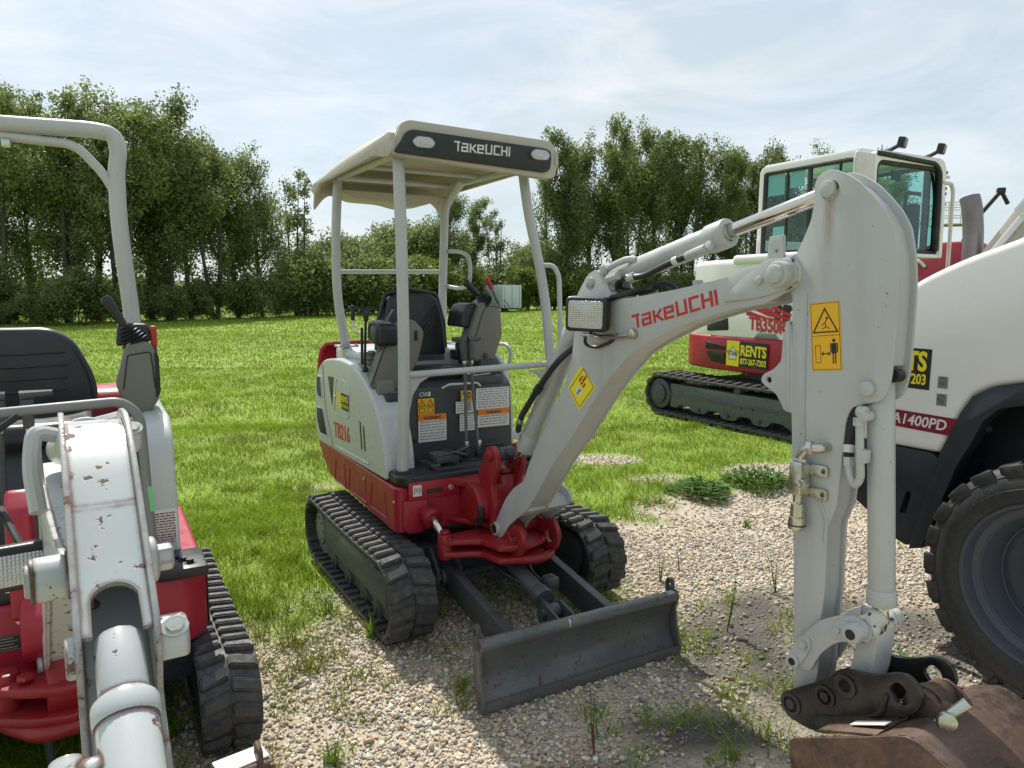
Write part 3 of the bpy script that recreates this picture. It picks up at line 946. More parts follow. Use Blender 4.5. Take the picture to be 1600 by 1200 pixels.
# left control box (upright) with joystick, cushion and red lock lever
cbx = P()
cbx.prism(round2([(.14, 1.225), (.255, 1.215), (.315, 1.38), (.30, 1.525), (.27, 1.565), (.19, 1.575), (.15, 1.49), (.10, 1.34)], .02), -.10, .03, 'x', .014, seg=3)
lb = cbx.done('left_control_box', 'plastic', m1, angle=40)
P().tube([(.031, .135, 1.35), (.031, .185, 1.50), (.031, .215, 1.538), (.031, .295, 1.528)], .0025, .02, 6).done('box_seam', 'ink', lb)
P().prism(round2([(.075, 1.42), (.09, 1.50), (.12, 1.545), (.17, 1.555), (.165, 1.45), (.145, 1.41)], .015), -.22, -.02, 'x', .015, seg=3).done('arm_cushion', 'vinyl', lb)
def joystick(base, tip, parent, r=.017, bell=.045, rings=6):
    base, tip = Vector(base), Vector(tip)
    d = (tip - base); ln = d.length; d.normalize()
    prof = []
    for k in range(rings):
        t = k / rings
        rr = bell * (1 - t) + .018 * t
        prof += [(t * ln * .38, rr * .86), (t * ln * .38 + .008, rr)]
    prof += [(ln * .38, .018)]
    j = P(); j.lathe(base, d, prof, 20); b_ = j.done('joystick_boot', 'black', parent, angle=60)
    j = P(); j.lathe(base, d, [(ln * .36, r * .8), (ln * .5, r * .95), (ln * .75, r * .95), (ln * .9, r * 1.25), (ln * .97, r * 1.2), (ln, r * .7)], 16)
    j.done('joystick', 'black', parent, angle=60)
joystick((.0, .225, 1.555), (.03, .075, 1.672), lb)
q = P(); q.tube([(-.02, .305, 1.42), (-.02, .315, 1.54), (-.02, .255, 1.66)], .008, .02, 8); lk = q.done('lock_lever', 'steelgrey', m1)
q = P(); q.tube([(-.02, .268, 1.632), (-.02, .236, 1.695)], .013, 0, 12); q.done('lever_grip', 'handle_red', lk)
q = P(); q.box((.0, .21, 1.19), (.10, .10, .10), .008); q.cyl((.033, .20, 1.26), (.045, .20, 1.26), .014, .003, 10); q.done('box_mount', 'frontpanel', m1)

# right control box (tipped) and its armrest, small levers
rb = P()
Trb = Matrix.Translation((.02, -.315, 1.29)) @ Matrix.Rotation(R(-8), 4, 'Z')
rb.prism(round2([(-.165, -.175), (-.10, .02), (-.01, .165), (.07, .185), (.135, .115), (.10, -.03), (.02, -.18), (-.06, -.20)], .03), -.08, .06, 'x', .016, seg=3, T=Trb)
rb = rb.done('right_control_box', 'plastic', m1, angle=40)
q = P(); q.tube([(.061, u, w) for u, w in ((-.155, -.155), (-.085, .03), (0.0, .15))], .0035, .02, 6, T=Trb); q.done('box_seam', 'ink', rb)
for u in (.015, .085):
    P().tube([(.062, u, .07), (.062, u, .12)], .009, 0, 8, T=Trb).done('box_slot', 'ink', rb)
q = P(); q.prism(round2([(-.10, .02), (-.04, .18), (0.0, .24), (.05, .20), (.02, .1)], .02), -.12, -.04, 'x', .01, T=Trb); q.done('box_trim', 'black', rb)
q = P(); q.box((.04, -.40, 1.40), (.16, .13, .12), .03, seg=3, rot=(0, R(8), 0)); q.box((.02, -.39, 1.30), (.06, .06, .12), .012); q.done('armrest', 'vinyl', m1, angle=50)
q = P(); q.tube([(-.20, -.44, 1.20), (-.19, -.44, 1.42)], .008, 0, 8); dl = q.done('blade_lever', 'black', m1)
q = P(); q.tube([(-.06, -.47, 1.20), (-.03, -.475, 1.36), (-.01, -.475, 1.48)], .007, .02, 8); dl = q.done('blade_lever', 'black', m1)
q = P(); q.tube([(-.01, -.51, 1.518), (-.01, -.44, 1.520)], .012, 0, 10); q.cyl((-.01, -.475, 1.46), (-.01, -.475, 1.52), .012, .003, 12, r1=.02); q.done('lever_knob', 'black', dl)
q = P(); q.cyl((-.06, -.47, 1.19), (-.06, -.47, 1.22), .014, .004, 12); q.done('lever_pivot', 'black', dl)
q = P(); q.tube([(-.21, -.40, 1.37), (-.47, -.40, 1.40), (-.478, -.40, 1.50)], .006, .03, 8); tl = q.done('throttle_lever', 'silverink', m1)
q = P(); q.cyl((-.478, -.40, 1.45), (-.478, -.40, 1.538), .012, .003, 10); q.done('lever_knob', 'black', tl)
q = P(); q.prism(round2([(-.40, 1.10), (-.40, 1.22), (-.05, 1.22), (.08, 1.16), (.10, 1.08)], .02), -.455, -.36, 'y', .015, seg=3); q.lathe((-.16, -.40, 1.21), (0, 0, 1), [(0, .04), (.02, .044), (.03, .03), (.045, .036), (.055, .025), (.075, .03), (.085, .018)], 16)
q.done('side_console', 'plastic', m1, angle=45)
q = P(); q.box((.055, -.36, 1.065), (.16, .13, .05), .01); q.done('console_skirt', 'frontpanel', m1)

# canopy frame
q = P(); q.tube([(.345, -.425, .70), (.365, -.412, 1.2), (.36, -.412, 1.75), (.335, -.412, 2.26)], .0285, .25, 18); q.done('canopy_post', 'white', m1)
q = P(); q.tube([(.42, .40, .70), (.345, .44, 1.22), (.30, .42, 1.64), (.27, .335, 2.04), (.255, .31, 2.26)], .0265, .25, 18); q.done('canopy_post', 'white', m1)
q = P(); q.tube([(-.70, -.375, 1.26), (-.70, -.425, 1.58), (-.70, -.425, 1.90), (-.70, -.40, 2.30)], .027, .14, 18); pr = q.done('canopy_post', 'white', m1)
q = P(); q.tube([(-.70, .26, 1.27), (-.70, .27, 1.66), (-.70, .29, 2.15), (-.66, .33, 2.24), (-.40, .28, 2.285)], .027, .10, 18); q.done('canopy_post', 'white', m1)
q = P(); q.cyl((.345, -.425, .715), (.345, -.425, .74), .045, .008, 24); q.done('post_foot', 'black', m1)
q = P(); q.box((-.70, -.375, 1.288), (.12, .12, .012), .003); bolt(q, (-.65, -.42, 1.294), (0, 0, 1)); bolt(q, (-.65, -.33, 1.294), (0, 0, 1)); q.box((-.70, .26, 1.288), (.12, .12, .012), .003); q.done('post_flange', 'white', m1)
q = P(); q.tube([(-.70, -.41, 1.735), (-.70, .27, 1.745)], .0135, 0, 12); q.done('rear_rail', 'white', m1)
q = P(); q.tube([(.355, -.412, 1.21), (.345, .44, 1.228)], .017, 0, 14)
for y0, s in ((-.385, 1), (.415, -1)):
    q.prism([(y0 - s * .02, 1.20), (y0 + s * .12, 1.20), (y0 + s * .06, 1.17), (y0 + s * .02, 1.11), (y0 - s * .008, .98)], .344, .354, 'x', .002)
q.done('front_rail', 'white', m1)
q = P(); q.tube([(-.71, .30, 1.875), (-.56, .33, 1.87), (-.42, .33, 1.83), (-.42, .33, 1.66), (-.56, .33, 1.635), (-.71, .29, 1.655)], .0125, .07, 12); q.done('rear_handle', 'white', m1)
q = P(); q.tube([(.29, .41, 1.755), (.33, .46, 1.755), (.37, .47, 1.70), (.40, .46, 1.45), (.43, .45, 1.22)], .0135, .06, 12); q.done('side_handle', 'white', m1)
q = P(); q.tube([(-.28, .45, 1.30), (-.16, .45, 1.30), (-.11, .45, 1.24), (-.14, .42, 1.12)], .012, .06, 12); q.done('low_handle', 'white', m1)

# canopy roof: curved shell
def canopy():
    xs = [-.995, -.98, -.955, -.90, -.75, -.5, -.25, 0, .2, .34, .40, .435, .45]
    def ztop(x):
        t = (x + .99) / 1.44
        return 2.345 + .055 * math.sin(math.pi * min(1, max(0, t)) * .8)
    ys_n = 17
    vs, fs = [], []
    for x in xs:
        e = 0.0
        if x < -.955: e = (-.955 - x) / .04
        if x > .40: e = (x - .40) / .05
        drop = .13 * e ** 1.6 if x < 0 else .03 * e ** 2
        for k in range(ys_n):
            u = -1 + 2 * k / (ys_n - 1)
            y = -.04 + u * (.445 if x < .2 else .445 - (x - .2) * .04)
            au = abs(u)
            edge = 0 if au < .72 else ((au - .72) / .28)
            yy = y if au < .95 else -.04 + math.copysign(.445, u)
            z = ztop(x) - drop - (.085 if x > -.8 else .12) * edge ** 2.2 + .012 * math.cos(u * math.pi / 2)
            vs.append((x, yy, z))
    nx = len(xs)
    for i in range(nx - 1):
        for k in range(ys_n - 1):
            fs.append([i * ys_n + k, i * ys_n + k + 1, (i + 1) * ys_n + k + 1, (i + 1) * ys_n + k])
    return vs, fs
vs, fs = canopy()
q = P(); q.add(vs, fs)
cn = q.done('canopy_roof', 'canopy', m1, angle=70)
so = cn.modifiers.new('solid', 'SOLIDIFY'); so.thickness = .022; so.offset = -1
sb = cn.modifiers.new('sub', 'SUBSURF'); sb.levels = 1; sb.render_levels = 2
# lower skirt rim (moulded lip) along both sides and the rear
q = P()
for s in (-1, 1):
    y = -.04 + s * .438
    q.prism(round2([(-.985, 2.245), (-.93, 2.205), (-.90, 2.205), (-.80, 2.255), (.20, 2.262), (.33, 2.235), (.40, 2.228), (.455, 2.245), (.45, 2.33), (.40, 2.335), (-.94, 2.275), (-.98, 2.27)], .02), y - .010, y + .010, 'y', .004)
q.prism(round2([(-.47, 2.265), (-.44, 2.225), (-.34, 2.205), (.26, 2.205), (.36, 2.225), (.39, 2.265), (.30, 2.30), (-.38, 2.30)], .03), -.975, -.955, 'x', .004)
q.done('canopy_lip', 'canopy', cn)
q = P(); q.prism(round2([(-.40, 2.22), (-.30, 2.17), (-.10, 2.165), (.02, 2.14), (.16, 2.16), (.32, 2.22)], .03), -.90, -.70, 'x', .02, seg=3); q.done('canopy_tool_box', 'canopy', cn)
q = P(); q.tube([(.34, -.40, 2.27), (.30, .32, 2.27)], .018, 0, 10); q.tube([(.33, -.40, 2.265), (-.68, -.40, 2.28)], .018, 0, 10); q.tube([(.28, .31, 2.262), (-.66, .31, 2.28)], .018, 0, 10); q.tube([(-.25, -.40, 2.285), (-.25, .31, 2.285)], .014, 0, 10); q.tube([(-.66, -.4, 2.28), (-.66, .31, 2.28)], .016, 0, 10); q.done('canopy_frame', 'white', m1)
q = P(); q.prism(round2([(-.482, 2.232), (-.44, 2.226), (.36, 2.182), (.392, 2.195), (.405, 2.25), (.402, 2.335), (.36, 2.372), (-.40, 2.392), (-.44, 2.375)], [.01, .01, .02, .03, .04, .05, .05, .05, .05], 5), .40, .447, 'x', .012, seg=3); q.done('canopy_front', 'canopy', cn)
# light bar
CT = frame((.452, -.04, 2.238), (0, 1, 0), (.10, 0, 1))
q = P()
lbp = round2([(-.440, .0), (.36, -.028), (.392, -.012), (.398, .04), (.390, .080), (.36, .090), (-.352, .108), (-.380, .094), (-.398, .06)], .018)
for_ = [(u, v) for u, v in lbp]
q.prism(for_, -.02, .012, 'z', .004, T=CT)
q = q.done('light_bar', 'black', m1)
for u in (-.30, .325):
    pz = P(); pz.prism(round2([(u - .060, .054), (u - .036, .030), (u + .036, .030), (u + .060, .054), (u + .036, .080), (u - .036, .080)], .022), .010, .024, 'z', .005, seg=3, T=CT)
    h = pz.done('headlight', 'lens', m1)
    pz = P(); pz.tube([(a, b_, .013) for a, b_ in round2([(u - .064, .054), (u - .038, .027), (u + .038, .027), (u + .064, .054), (u + .038, .083), (u - .038, .083)], .022)], .004, 0, 6, closed=True, T=CT); pz.done('lamp_rim', 'frontpanel', h)
logo('brand_lettering', 'silverink', q, lift(CT, .0125) @ Matrix.Translation((-.145, .032, 0)), .30, .046, .0012)

# swing bracket and boom
BT = Matrix.Translation((.68, -.028, 0)) @ Matrix.Rotation(R(3), 4, 'Z')
kp = P()      # king post casting fixed to the body
kp.prism(round2([(.38, .47), (.60, .50), (.66, .54), (.66, .62), (.60, .68), (.40, .71)], .03), -.16, .16, 'y', .015, seg=3)
kp.prism(round2([(.40, -.26), (.60, -.10), (.66, -.09), (.66, .09), (.60, .10), (.40, .26)], .03), .47, .50, 'z', .008)
kp.prism(round2([(.40, -.26), (.60, -.10), (.66, -.09), (.66, .09), (.60, .10), (.40, .26)], .03), .66, .70, 'z', .008)
kp.cyl((.62, 0, .42), (.62, 0, .74), .065, .008, 28)
kp.cyl((.62, 0, .74), (.62, 0, .765), .045, .006, 24)
kp.done('king_post', 'dred', m1)
sw = P(BT)
for z0, z1 in ((.365, .395), (.425, .455)):
    sw.prism(round2([(-.12, -.30), (-.06, -.32), (.02, -.15), (.16, -.13), (.20, 0), (.16, .13), (0, .15), (-.10, .12), (-.14, -.10)], .03), z0, z1, 'z', .008)
sw.cyl((-.085, -.285, .355), (-.085, -.285, .475), .034, .006, 22)
sw.cyl((-.085, -.285, .475), (-.085, -.285, .492), .024, .004, 12)
bolt(sw, (-.03, -.285, .457), (0, 0, 1), .010, .012)
for s in (-1, 1):
    y = s * .082
    prof = round2([(-.10, .37), (.06, .36), (.13, .40), (.14, .46), (.06, .56), (.01, .70), (.035, .80), (.02, .865), (-.02, .885), (-.07, .86), (-.10, .78), (-.11, .6)], .03)
    if s < 0: sw.prism(round2([(.00, .50), (.04, .60), (.01, .70), (.06, .80), (.05, .86), (.015, .89), (-.045, .88), (-.085, .79), (-.13, .73), (-.08, .66)], .025), -.085, -.055, 'y', .008, seg=3)
    else: sw.prism(round2([(.00, .45), (.04, .60), (.01, .70), (.06, .80), (.05, .86), (.015, .89), (-.045, .88), (-.085, .79), (-.13, .73), (-.08, .66)], .025), .055, .085, 'y', .008, seg=3)
sw.prism(round2([(-.12, .36), (.10, .36), (.15, .42), (.10, .52), (-.02, .54), (-.12, .50)], .04), -.052, .052, 'y', .012, seg=3)
sw.prism(round2([(-.10, .52), (.0, .52), (.0, .70), (-.10, .70)], .02), -.075, .075, 'y', .01)
sw.cyl((.0, -.10, .845), (.0, .10, .845), .026, .004, 20)
for yb_ in (-.036, .160): sw.prism(round2([(-.06, .40), (-.02, .37), (.10, .35), (.20, .40), (.23, .48), (.18, .55), (.10, .52), (-.02, .55)], .03), yb_ - .012, yb_ + .012, 'y', .005, holes=[circ(.15, .455, .032, 14)])
sw.cyl((.012, -.04, .49), (.012, .17, .49), .045, .004, 24)
sw.tube([(.0, -.09, .375), (.15, -.06, .375), (.21, .06, .375), (.16, .17, .375), (0, .18, .375)], .022, .05, 10)
sw = sw.done('swing_bracket', 'dred', m1, angle=40)
q = P(BT); q.cyl((-.105, -.02, .62), (-.088, -.075, .62), .06, 0, 20); q.tube([(-.1, -.10, .62), (-.02, -.12, .58), (-.06, -.11, .50)], .018, .05, 10); q.done('swing_hose', 'ink', m1)
sc_ = P(); sc_.cyl((.34, -.355, .56), (.50, -.33, .52), .042, .006, 22); sc_.cyl((.47, -.335, .53), (.51, -.328, .517), .050, .008, 22)
sc_ = sc_.done('swing_cylinder', 'dred', m1)
q = P(); q.cyl((.50, -.33, .52), (.595, -.315, .45), .02, .001, 18); q.done('cylinder_rod', 'chrome', sc_)

BOOM = [(.045,.447),(0.0,.452),(-.028,.488),(.028,.555),(.097,.656),(.169,.724),(.254,.775),(.27,.819),(.32,.907),(.43,1.062),(.55,1.24),(.595,1.347),(.618,1.475),(.609,1.563),(.629,1.602),(.691,1.675),(.73,1.691),(.768,1.685),(.794,1.666),(.818,1.619),(.858,1.585),(.938,1.588),(1.166,1.617),(1.392,1.654),(1.432,1.674),(1.51,1.687),(1.545,1.70),(1.59,1.698),(1.625,1.675),(1.628,1.645),(1.607,1.614),(1.516,1.572),(1.397,1.554),(1.287,1.526),(1.177,1.493),(1.057,1.443),(.944,1.389),(.84,1.299),(.74,1.195),(.601,1.027),(.483,.904),(.321,.698),(.27,.638),(.202,.594),(.119,.53),(.07,.468)]
bm_ = P(BT)
bp = round2(BOOM, .02, 2)
bm_.prism(bp, -.060, -.050, 'y', .002)
bm_.prism(bp, .050, .060, 'y', .002)
# box walls between the plates (inset), built as a solid prism of a reduced outline
inner_b = [(.20,.62),(.16,.70),(.25,.765),(.275,.82),(.33,.905),(.44,1.06),(.56,1.24),(.605,1.347),(.628,1.475),(.62,1.56),(.66,1.585),(.80,1.58),(.858,1.575),(.938,1.578),(1.166,1.607),(1.392,1.644),(1.50,1.675),(1.50,1.578),(1.397,1.562),(1.287,1.534),(1.177,1.501),(1.057,1.451),(.944,1.397),(.832,1.299),(.734,1.197),(.593,1.027),(.475,.904),(.315,.70),(.26,.645)]
bm_.prism(inner_b, -.0505, .0505, 'y', 0)
bm_.cyl((0.012, -.072, .49), (0.012, -.055, .49), .034, .004, 24)
foot_ = [(.045,.447),(0.0,.452),(-.028,.488),(.028,.555),(.097,.656),(.150,.72),(.26,.70),(.29,.65),(.27,.638),(.202,.594),(.119,.53),(.07,.468)]
bm_.prism(round2(foot_, .02, 2), .180, .191, 'y', .002)
bm_.prism([(.10, .650), (.13, .69), (.24, .672), (.262, .632), (.19, .59)], -.05, .185, 'y', .004)
bm_.cyl((0.012, .185, .49), (0.012, .204, .49), .034, .004, 24)
bm_.prism(round2([(.16, .60), (.27, .66), (.33, .72), (.33, .735), (.20, .62)], .01), -.056, .056, 'y', .002)
# tip fork extension plate and upright tab near the arm pivot
bm_.prism(round2([(1.51, 1.68), (1.52, 1.765), (1.565, 1.767), (1.57, 1.69)], .006), -.052, -.040, 'y', .002, holes=[circ(1.545, 1.722, .006, 8)])
bm_.prism(round2([(1.36, 1.575), (1.41, 1.625), (1.52, 1.70), (1.60, 1.70), (1.63, 1.66), (1.60, 1.615), (1.5, 1.59)], .02), -.067, -.061, 'y', .002)
boom = bm_.done('boom', 'white', m1, angle=30)
P(BT).cyl((0.012, -.074, .49), (0.012, -.071, .49), .022, 0, 20).done('pin_recess', 'ink', boom)
q = P(BT)
q.cyl((1.582, -.098, 1.656), (1.582, -.06, 1.656), .037, .006, 28); q.cyl((1.582, -.112, 1.656), (1.582, -.09, 1.656), .026, .005, 24)
q.cyl((1.582, .05, 1.656), (1.582, .09, 1.656), .037, .006, 28)
q.cyl((1.503, -.078, 1.640), (1.503, -.062, 1.640), .012, .003, 16); q.cyl((.715, -.068, 1.645), (.715, -.055, 1.645), .020, .003, 16)
for x_, z_ in ((1.20, 1.632), (.99, 1.602)): q.box((x_, 0, z_), (.024, .03, .03), .004)
q.each(1, 'boom_pin', 'white', boom)
q = P(BT); q.cyl((1.582, -.062, 1.656), (1.582, .062, 1.656), .046, .003, 28); q.cyl((.71, -.062, 1.641), (.71, -.0605, 1.641), .024, 0, 16); q.each(1, 'greasy_joint', 'greasy', boom)
LG = frame((.958, -.0605, 1.478), (1.349 - .95, 0, 1.610 - 1.517), (0, 0, 1))
logo('brand_lettering', 'redink', boom, BT @ LG, .398, .049, .0010)
# diamond sticker
DG = [(.654, 1.324), (.751, 1.248), (.649, 1.146), (.576, 1.225)]
q = P(BT); q.add([(x, -.0608, z) for x, z in DG] + [(x, -.0600, z) for x, z in DG], [[0, 1, 2, 3], [7, 6, 5, 4], [0, 4, 5, 1], [1, 5, 6, 2], [2, 6, 7, 3], [3, 7, 4, 0]]); dg = q.done('diamond_sticker', 'brightyellow', boom, flat=True)
SD = frame((.663, -.0614, 1.236), (.751 - .649, 0, 1.248 - 1.146), (-.1, 0, .1))
q = P(BT); star(q, -.022, .0, .028, SD, .5); q.done('star', 'paper', dg)
q = P(BT)
strokes(q, [[(-.062, -.046), (.062, -.046), (.062, .046), (-.062, .046), (-.062, -.046)]], .0022, SD, .0003)
text_shape(q, 'STAR', lift(SD, .0006) @ Matrix.Translation((-.022, -.005, 0)), .013, 'CENTER', bold=.0003); q.done('sticker_border', 'ink', dg)
q = P(BT)
for k, w_ in enumerate((.040, .046, .038)): text_shape(q, ('RENTAL', 'EQUIPMENT', 'SALES')[k], lift(SD, .0004) @ Matrix.Translation((.008, .024 - k * .016, 0)), .013, bold=.0003, xs=.7)
q.done('sticker_lettering', 'redink', dg)

# boom cylinder
q = P(BT)
q.cyl((.205, 0, .945), (.576, 0, 1.53), .042, .006, 26); q.cyl((.175, 0, .898), (.225, 0, .977), .046, .006, 26)
q.cyl((.20, -.06, .985), (.20, -.01, .985), .014, .002, 12); q.cyl((.195, -.058, .955), (.195, -.058, 1.0), .016, .003, 12)
bcy = q.done('boom_cylinder', 'white', m1)
q = P(BT); q.cyl((.06, 0, .845 - .03 + .0), (.19, 0, .925), .023, .001, 20); q.done('cylinder_rod', 'chrome', bcy)
q = P(BT); q.cyl((.0, -.045, .845), (.0, .045, .845), .032, .005, 22); q.cyl((.0, 0, .845), (.07, 0, .866), .024, .004, 16); q.done('rod_eye', 'dark', bcy)
q = P(BT); q.tube([(.20, -.058, .99), (.235, -.065, 1.06), (.36, -.068, 1.19), (.52, -.075, 1.33), (.60, -.04, 1.40)], .0135, .08, 12); hsx = q.done('hydraulic_hose', 'black', m1)
q = P(BT); q.cyl((.218, -.061, 1.03), (.232, -.064, 1.055), .0155, .001, 14); q.done('hose_ferrule', 'zinc', hsx)
q = P(BT); q.cyl((.36, -.068, 1.188), (.39, -.07, 1.212), .019, .002, 14); q.done('hose_clamp', 'ink', hsx)

# work lamp on the boom
LT = BT @ Matrix.Translation((.803, -.150, 1.528)) @ Matrix.Rotation(R(36), 4, 'Z') @ Matrix.Rotation(R(3), 4, 'X') @ Matrix.Rotation(R(2), 4, 'Y')
q = P(LT)
hw, hh = .079, .064
q.prism(round2([(-hw, -hh), (hw, -hh), (hw, hh), (-hw, hh)], .02), -.012, .05, 'y', .012, seg=3)
q.prism(round2([(-hw * .7, -hh * .7), (hw * .7, -hh * .7), (hw * .7, hh * .7), (-hw * .7, hh * .7)], .02), .04, .085, 'y', .012, seg=3)
wl_ = q.done('work_lamp', 'black', m1, angle=40)
q = P(LT); q.prism(round2([(-hw + .014, -hh + .014), (hw - .014, -hh + .014), (hw - .014, hh - .014), (-hw + .014, hh - .014)], .012), -.018, -.005, 'y', .003); q.done('lamp_lens', 'lens', wl_)
q = P(BT); q.tube([(.78, -.12, 1.455), (.80, -.09, 1.445), (.90, -.075, 1.448), (.97, -.065, 1.46)], .009, .02, 8); q.cyl((.965, -.08, 1.462), (.965, -.058, 1.462), .018, .003, 14); q.box((.79, -.135, 1.452), (.05, .03, .012), .003); q.done('lamp_bracket', 'zinc', wl_)
q = P(BT); q.tube([(.76, -.12, 1.45), (.72, -.09, 1.41), (.76, -.07, 1.40), (.84, -.066, 1.425), (.88, -.065, 1.455)], .0065, .03, 8); q.tube([(.80, -.08, 1.575), (.90, -.06, 1.60), (.99, -.03, 1.625), (1.06, .01, 1.64), (1.10, .02, 1.60)], .011, .05, 8); q.done('lamp_cable', 'ink', wl_)

# arm cylinder on top of the boom
q = P(BT)
q.cyl((.745, 0, 1.652), (1.298, 0, 1.786), .041, .006, 28); q.cyl((1.245, 0, 1.773), (1.325, 0, 1.792), .047, .007, 28); q.cyl((.74, -.045, 1.65), (.74, .045, 1.65), .044, .006, 24)
q.tube([(.80, -.055, 1.69), (.84, -.06, 1.705), (.90, -.045, 1.725), (.93, -.03, 1.722)], .012, .02, 10); q.cyl((.79, -.06, 1.672), (.79, -.06, 1.705), .016, .003, 8); q.cyl((.83, -.072, 1.655), (.885, -.072, 1.668), .017, .003, 8); q.cyl((.93, -.065, 1.655), (.965, -.065, 1.665), .016, .003, 8)
q.cyl((1.20, -.055, 1.722), (1.285, -.06, 1.742), .015, .003, 10); q.cyl((1.285, -.055, 1.735), (1.285, -.03, 1.765), .016, .003, 8)
acy = q.done('arm_cylinder', 'white', m1)
q = P(BT); q.cyl((1.31, 0, 1.789), (1.665, 0, 1.873), .0225, .001, 22); q.done('cylinder_rod', 'chrome', acy)
q = P(BT); q.cyl((1.322, 0, 1.791), (1.329, 0, 1.793), .030, .001, 22); q.done('rod_seal', 'greasy', acy)
q = P(BT); q.tube([(.93, -.07, 1.660), (1.0, -.06, 1.66), (1.12, -.06, 1.70), (1.20, -.055, 1.722)], .011, .04, 10); q.tube([(.88, -.055, 1.655), (.84, -.04, 1.62), (.90, -.03, 1.605), (1.02, -.02, 1.622)], .014, .04, 10); hz = q.done('hydraulic_hose', 'black', m1)
q = P(BT); q.cyl((1.145, -.060, 1.708), (1.165, -.058, 1.713), .0135, .001, 12); q.done('hose_ferrule', 'silverink', hz)

ARM = [(1.653,1.872),(1.655,1.901),(1.668,1.918),(1.694,1.927),(1.713,1.925),(1.746,1.91),(1.785,1.884),(1.824,1.845),(1.855,1.809),(1.878,1.769),(1.894,1.698),(1.9,1.644),(1.902,1.584),(1.901,1.474),(1.898,1.394),(1.892,1.361),(1.877,1.331),(1.831,1.319),(1.796,1.305),(1.783,1.269),(1.777,1.146),(1.769,1.028),(1.746,.968),(1.748,.78),(1.741,.705),(1.738,.53),(1.715,.44),(1.69,.415),(1.668,.43),(1.657,.634),(1.642,.87),(1.614,1.27),(1.600,1.60),(1.57,1.617),(1.553,1.656),(1.57,1.694),(1.609,1.716),(1.627,1.752),(1.647,1.798),(1.653,1.828)]
def arm_mesh(T, w=.046, th=.010, worn=False):
    a = P(T)
    ap = round2(ARM, .012, 2)
    a.prism(ap, -w, -w + th, 'y', .002)
    a.prism(ap, w - th, w, 'y', .002)
    # curved outer wall, recessed between the plates, and the lower box
    cen = [(1.735,1.895),(1.775,1.868),(1.812,1.832),(1.842,1.798),(1.864,1.76),(1.880,1.698),(1.886,1.644),(1.888,1.584),(1.887,1.474),(1.884,1.42)]
    if worn:
        cen = [(1.762,1.850)] + cen[2:8]
        aw = w - th + .0005
        a.prism([(-aw, 1.59), (aw, 1.59), (aw, 1.365)] + [(.027 * math.cos(t_), 1.415 + .030 * math.sin(t_)) if 0 < k_ < 10 else (.027 * math.cos(t_), 1.365) for k_, t_ in [(k_, math.pi * k_ / 10) for k_ in range(11)]] + [(-aw, 1.365)], 1.876, 1.888, 'x', 0)
    inn = [(x - .010, z - .004) for x, z in cen]
    a.prism(cen + inn[::-1], -w + th - .001, w - th + .001, 'y', 0)
    low = [(1.645,1.60),(1.775,1.60),(1.772,1.30),(1.765,1.146),(1.757,1.028),(1.736,.968),(1.738,.78),(1.731,.705),(1.728,.53),(1.70,.45),(1.675,.45),(1.665,.634),(1.650,.87),(1.622,1.27)]
    a.prism(low, -w + th - .0005, w - th + .0005, 'y', 0)
    return a
arm = arm_mesh(BT).done('arm', 'armpaint', m1, angle=30)
q = P(BT); q.prism(round2([(1.60,1.52),(1.575,1.491),(1.572,1.411),(1.547,1.385),(1.51,1.366),(1.503,1.345),(1.532,1.327),(1.558,1.315),(1.579,1.287),(1.588,1.27),(1.618,1.264),(1.612,1.40)], .008, 2), -.046, -.036, 'y', .002, holes=[circ(1.532, 1.352, .010, 12)])
q.prism(round2([(1.60,1.52),(1.575,1.491),(1.572,1.411),(1.547,1.385),(1.51,1.366),(1.503,1.345),(1.532,1.327),(1.558,1.315),(1.579,1.287),(1.588,1.27),(1.618,1.264),(1.612,1.40)], .008, 2), .036, .046, 'y', .002)
q.box((1.597, -.0, 1.40), (.012, .10, .25), .003, rot=(0, R(-3), 0)); q.done('thumb_bracket', 'white', arm)
q = P(BT); q.tube([(1.645, -.0475, 1.60), (1.655, -.0475, 1.27), (1.668, -.0475, 1.13)], .004, .05, 6); q.tube([(1.715, -.0465, 1.04), (1.742, -.0465, .99), (1.742, -.0465, .92)], .005, .01, 6); q.each(1, 'weld_seam', 'white', arm)
q = P(BT)
q.cyl((1.700, -.060, 1.876), (1.700, -.044, 1.876), .0225, .003, 24)
q.cyl((1.842, -.060, 1.361), (1.842, -.044, 1.361), .0195, .003, 24)
q.each(1, 'arm_pin', 'white', arm)
q = P(BT); q.cyl((1.702, -.0475, 1.873), (1.702, -.0455, 1.873), .0265, 0, 20); q.cyl((1.7, -.03, 1.876), (1.7, .03, 1.876), .034, .004, 20); q.each(1, 'pin_grime', 'greasy', arm)
q = P(BT); q.cyl((1.886, -.016, 1.395), (1.886, .016, 1.395), .017, .002, 14); q.done('hole_shade', 'ink', arm)  # black plug: darkness of the hole at the cylinder end put into colour
# safety sticker on the arm
AT = frame((1.676, -.0466, 1.392), (1, 0, .10), (-.05, 0, 1))
q = P(BT); plate(q, 0, 0, .090, .184, AT); ss = q.done('safety_sticker', 'yellow', arm)
q = P(BT)
A2 = lift(AT, .001)
strokes(q, [[(.003, .003), (.087, .003), (.087, .181), (.003, .181), (.003, .003)], [(.003, .094), (.087, .094)]], .0012, A2, .0003)
tri(q, .045, .130, .066, .0036, A2)
strokes(q, [[(.036, .112), (.048, .118), (.058, .112)], [(.047, .118), (.045, .130), (.050, .138)], [(.035, .122), (.043, .128)]], .0022, A2, .0003)
q.prism(circ(.051, .141, .0035, 8), 0, .0004, 'z', 0, T=A2)
strokes(q, [[(.013, .022), (.028, .022), (.028, .068), (.013, .068), (.013, .022)]], .0013, A2, .0003)
strokes(q, [[(.036, .045), (.052, .045)]], .003, A2, .0003)
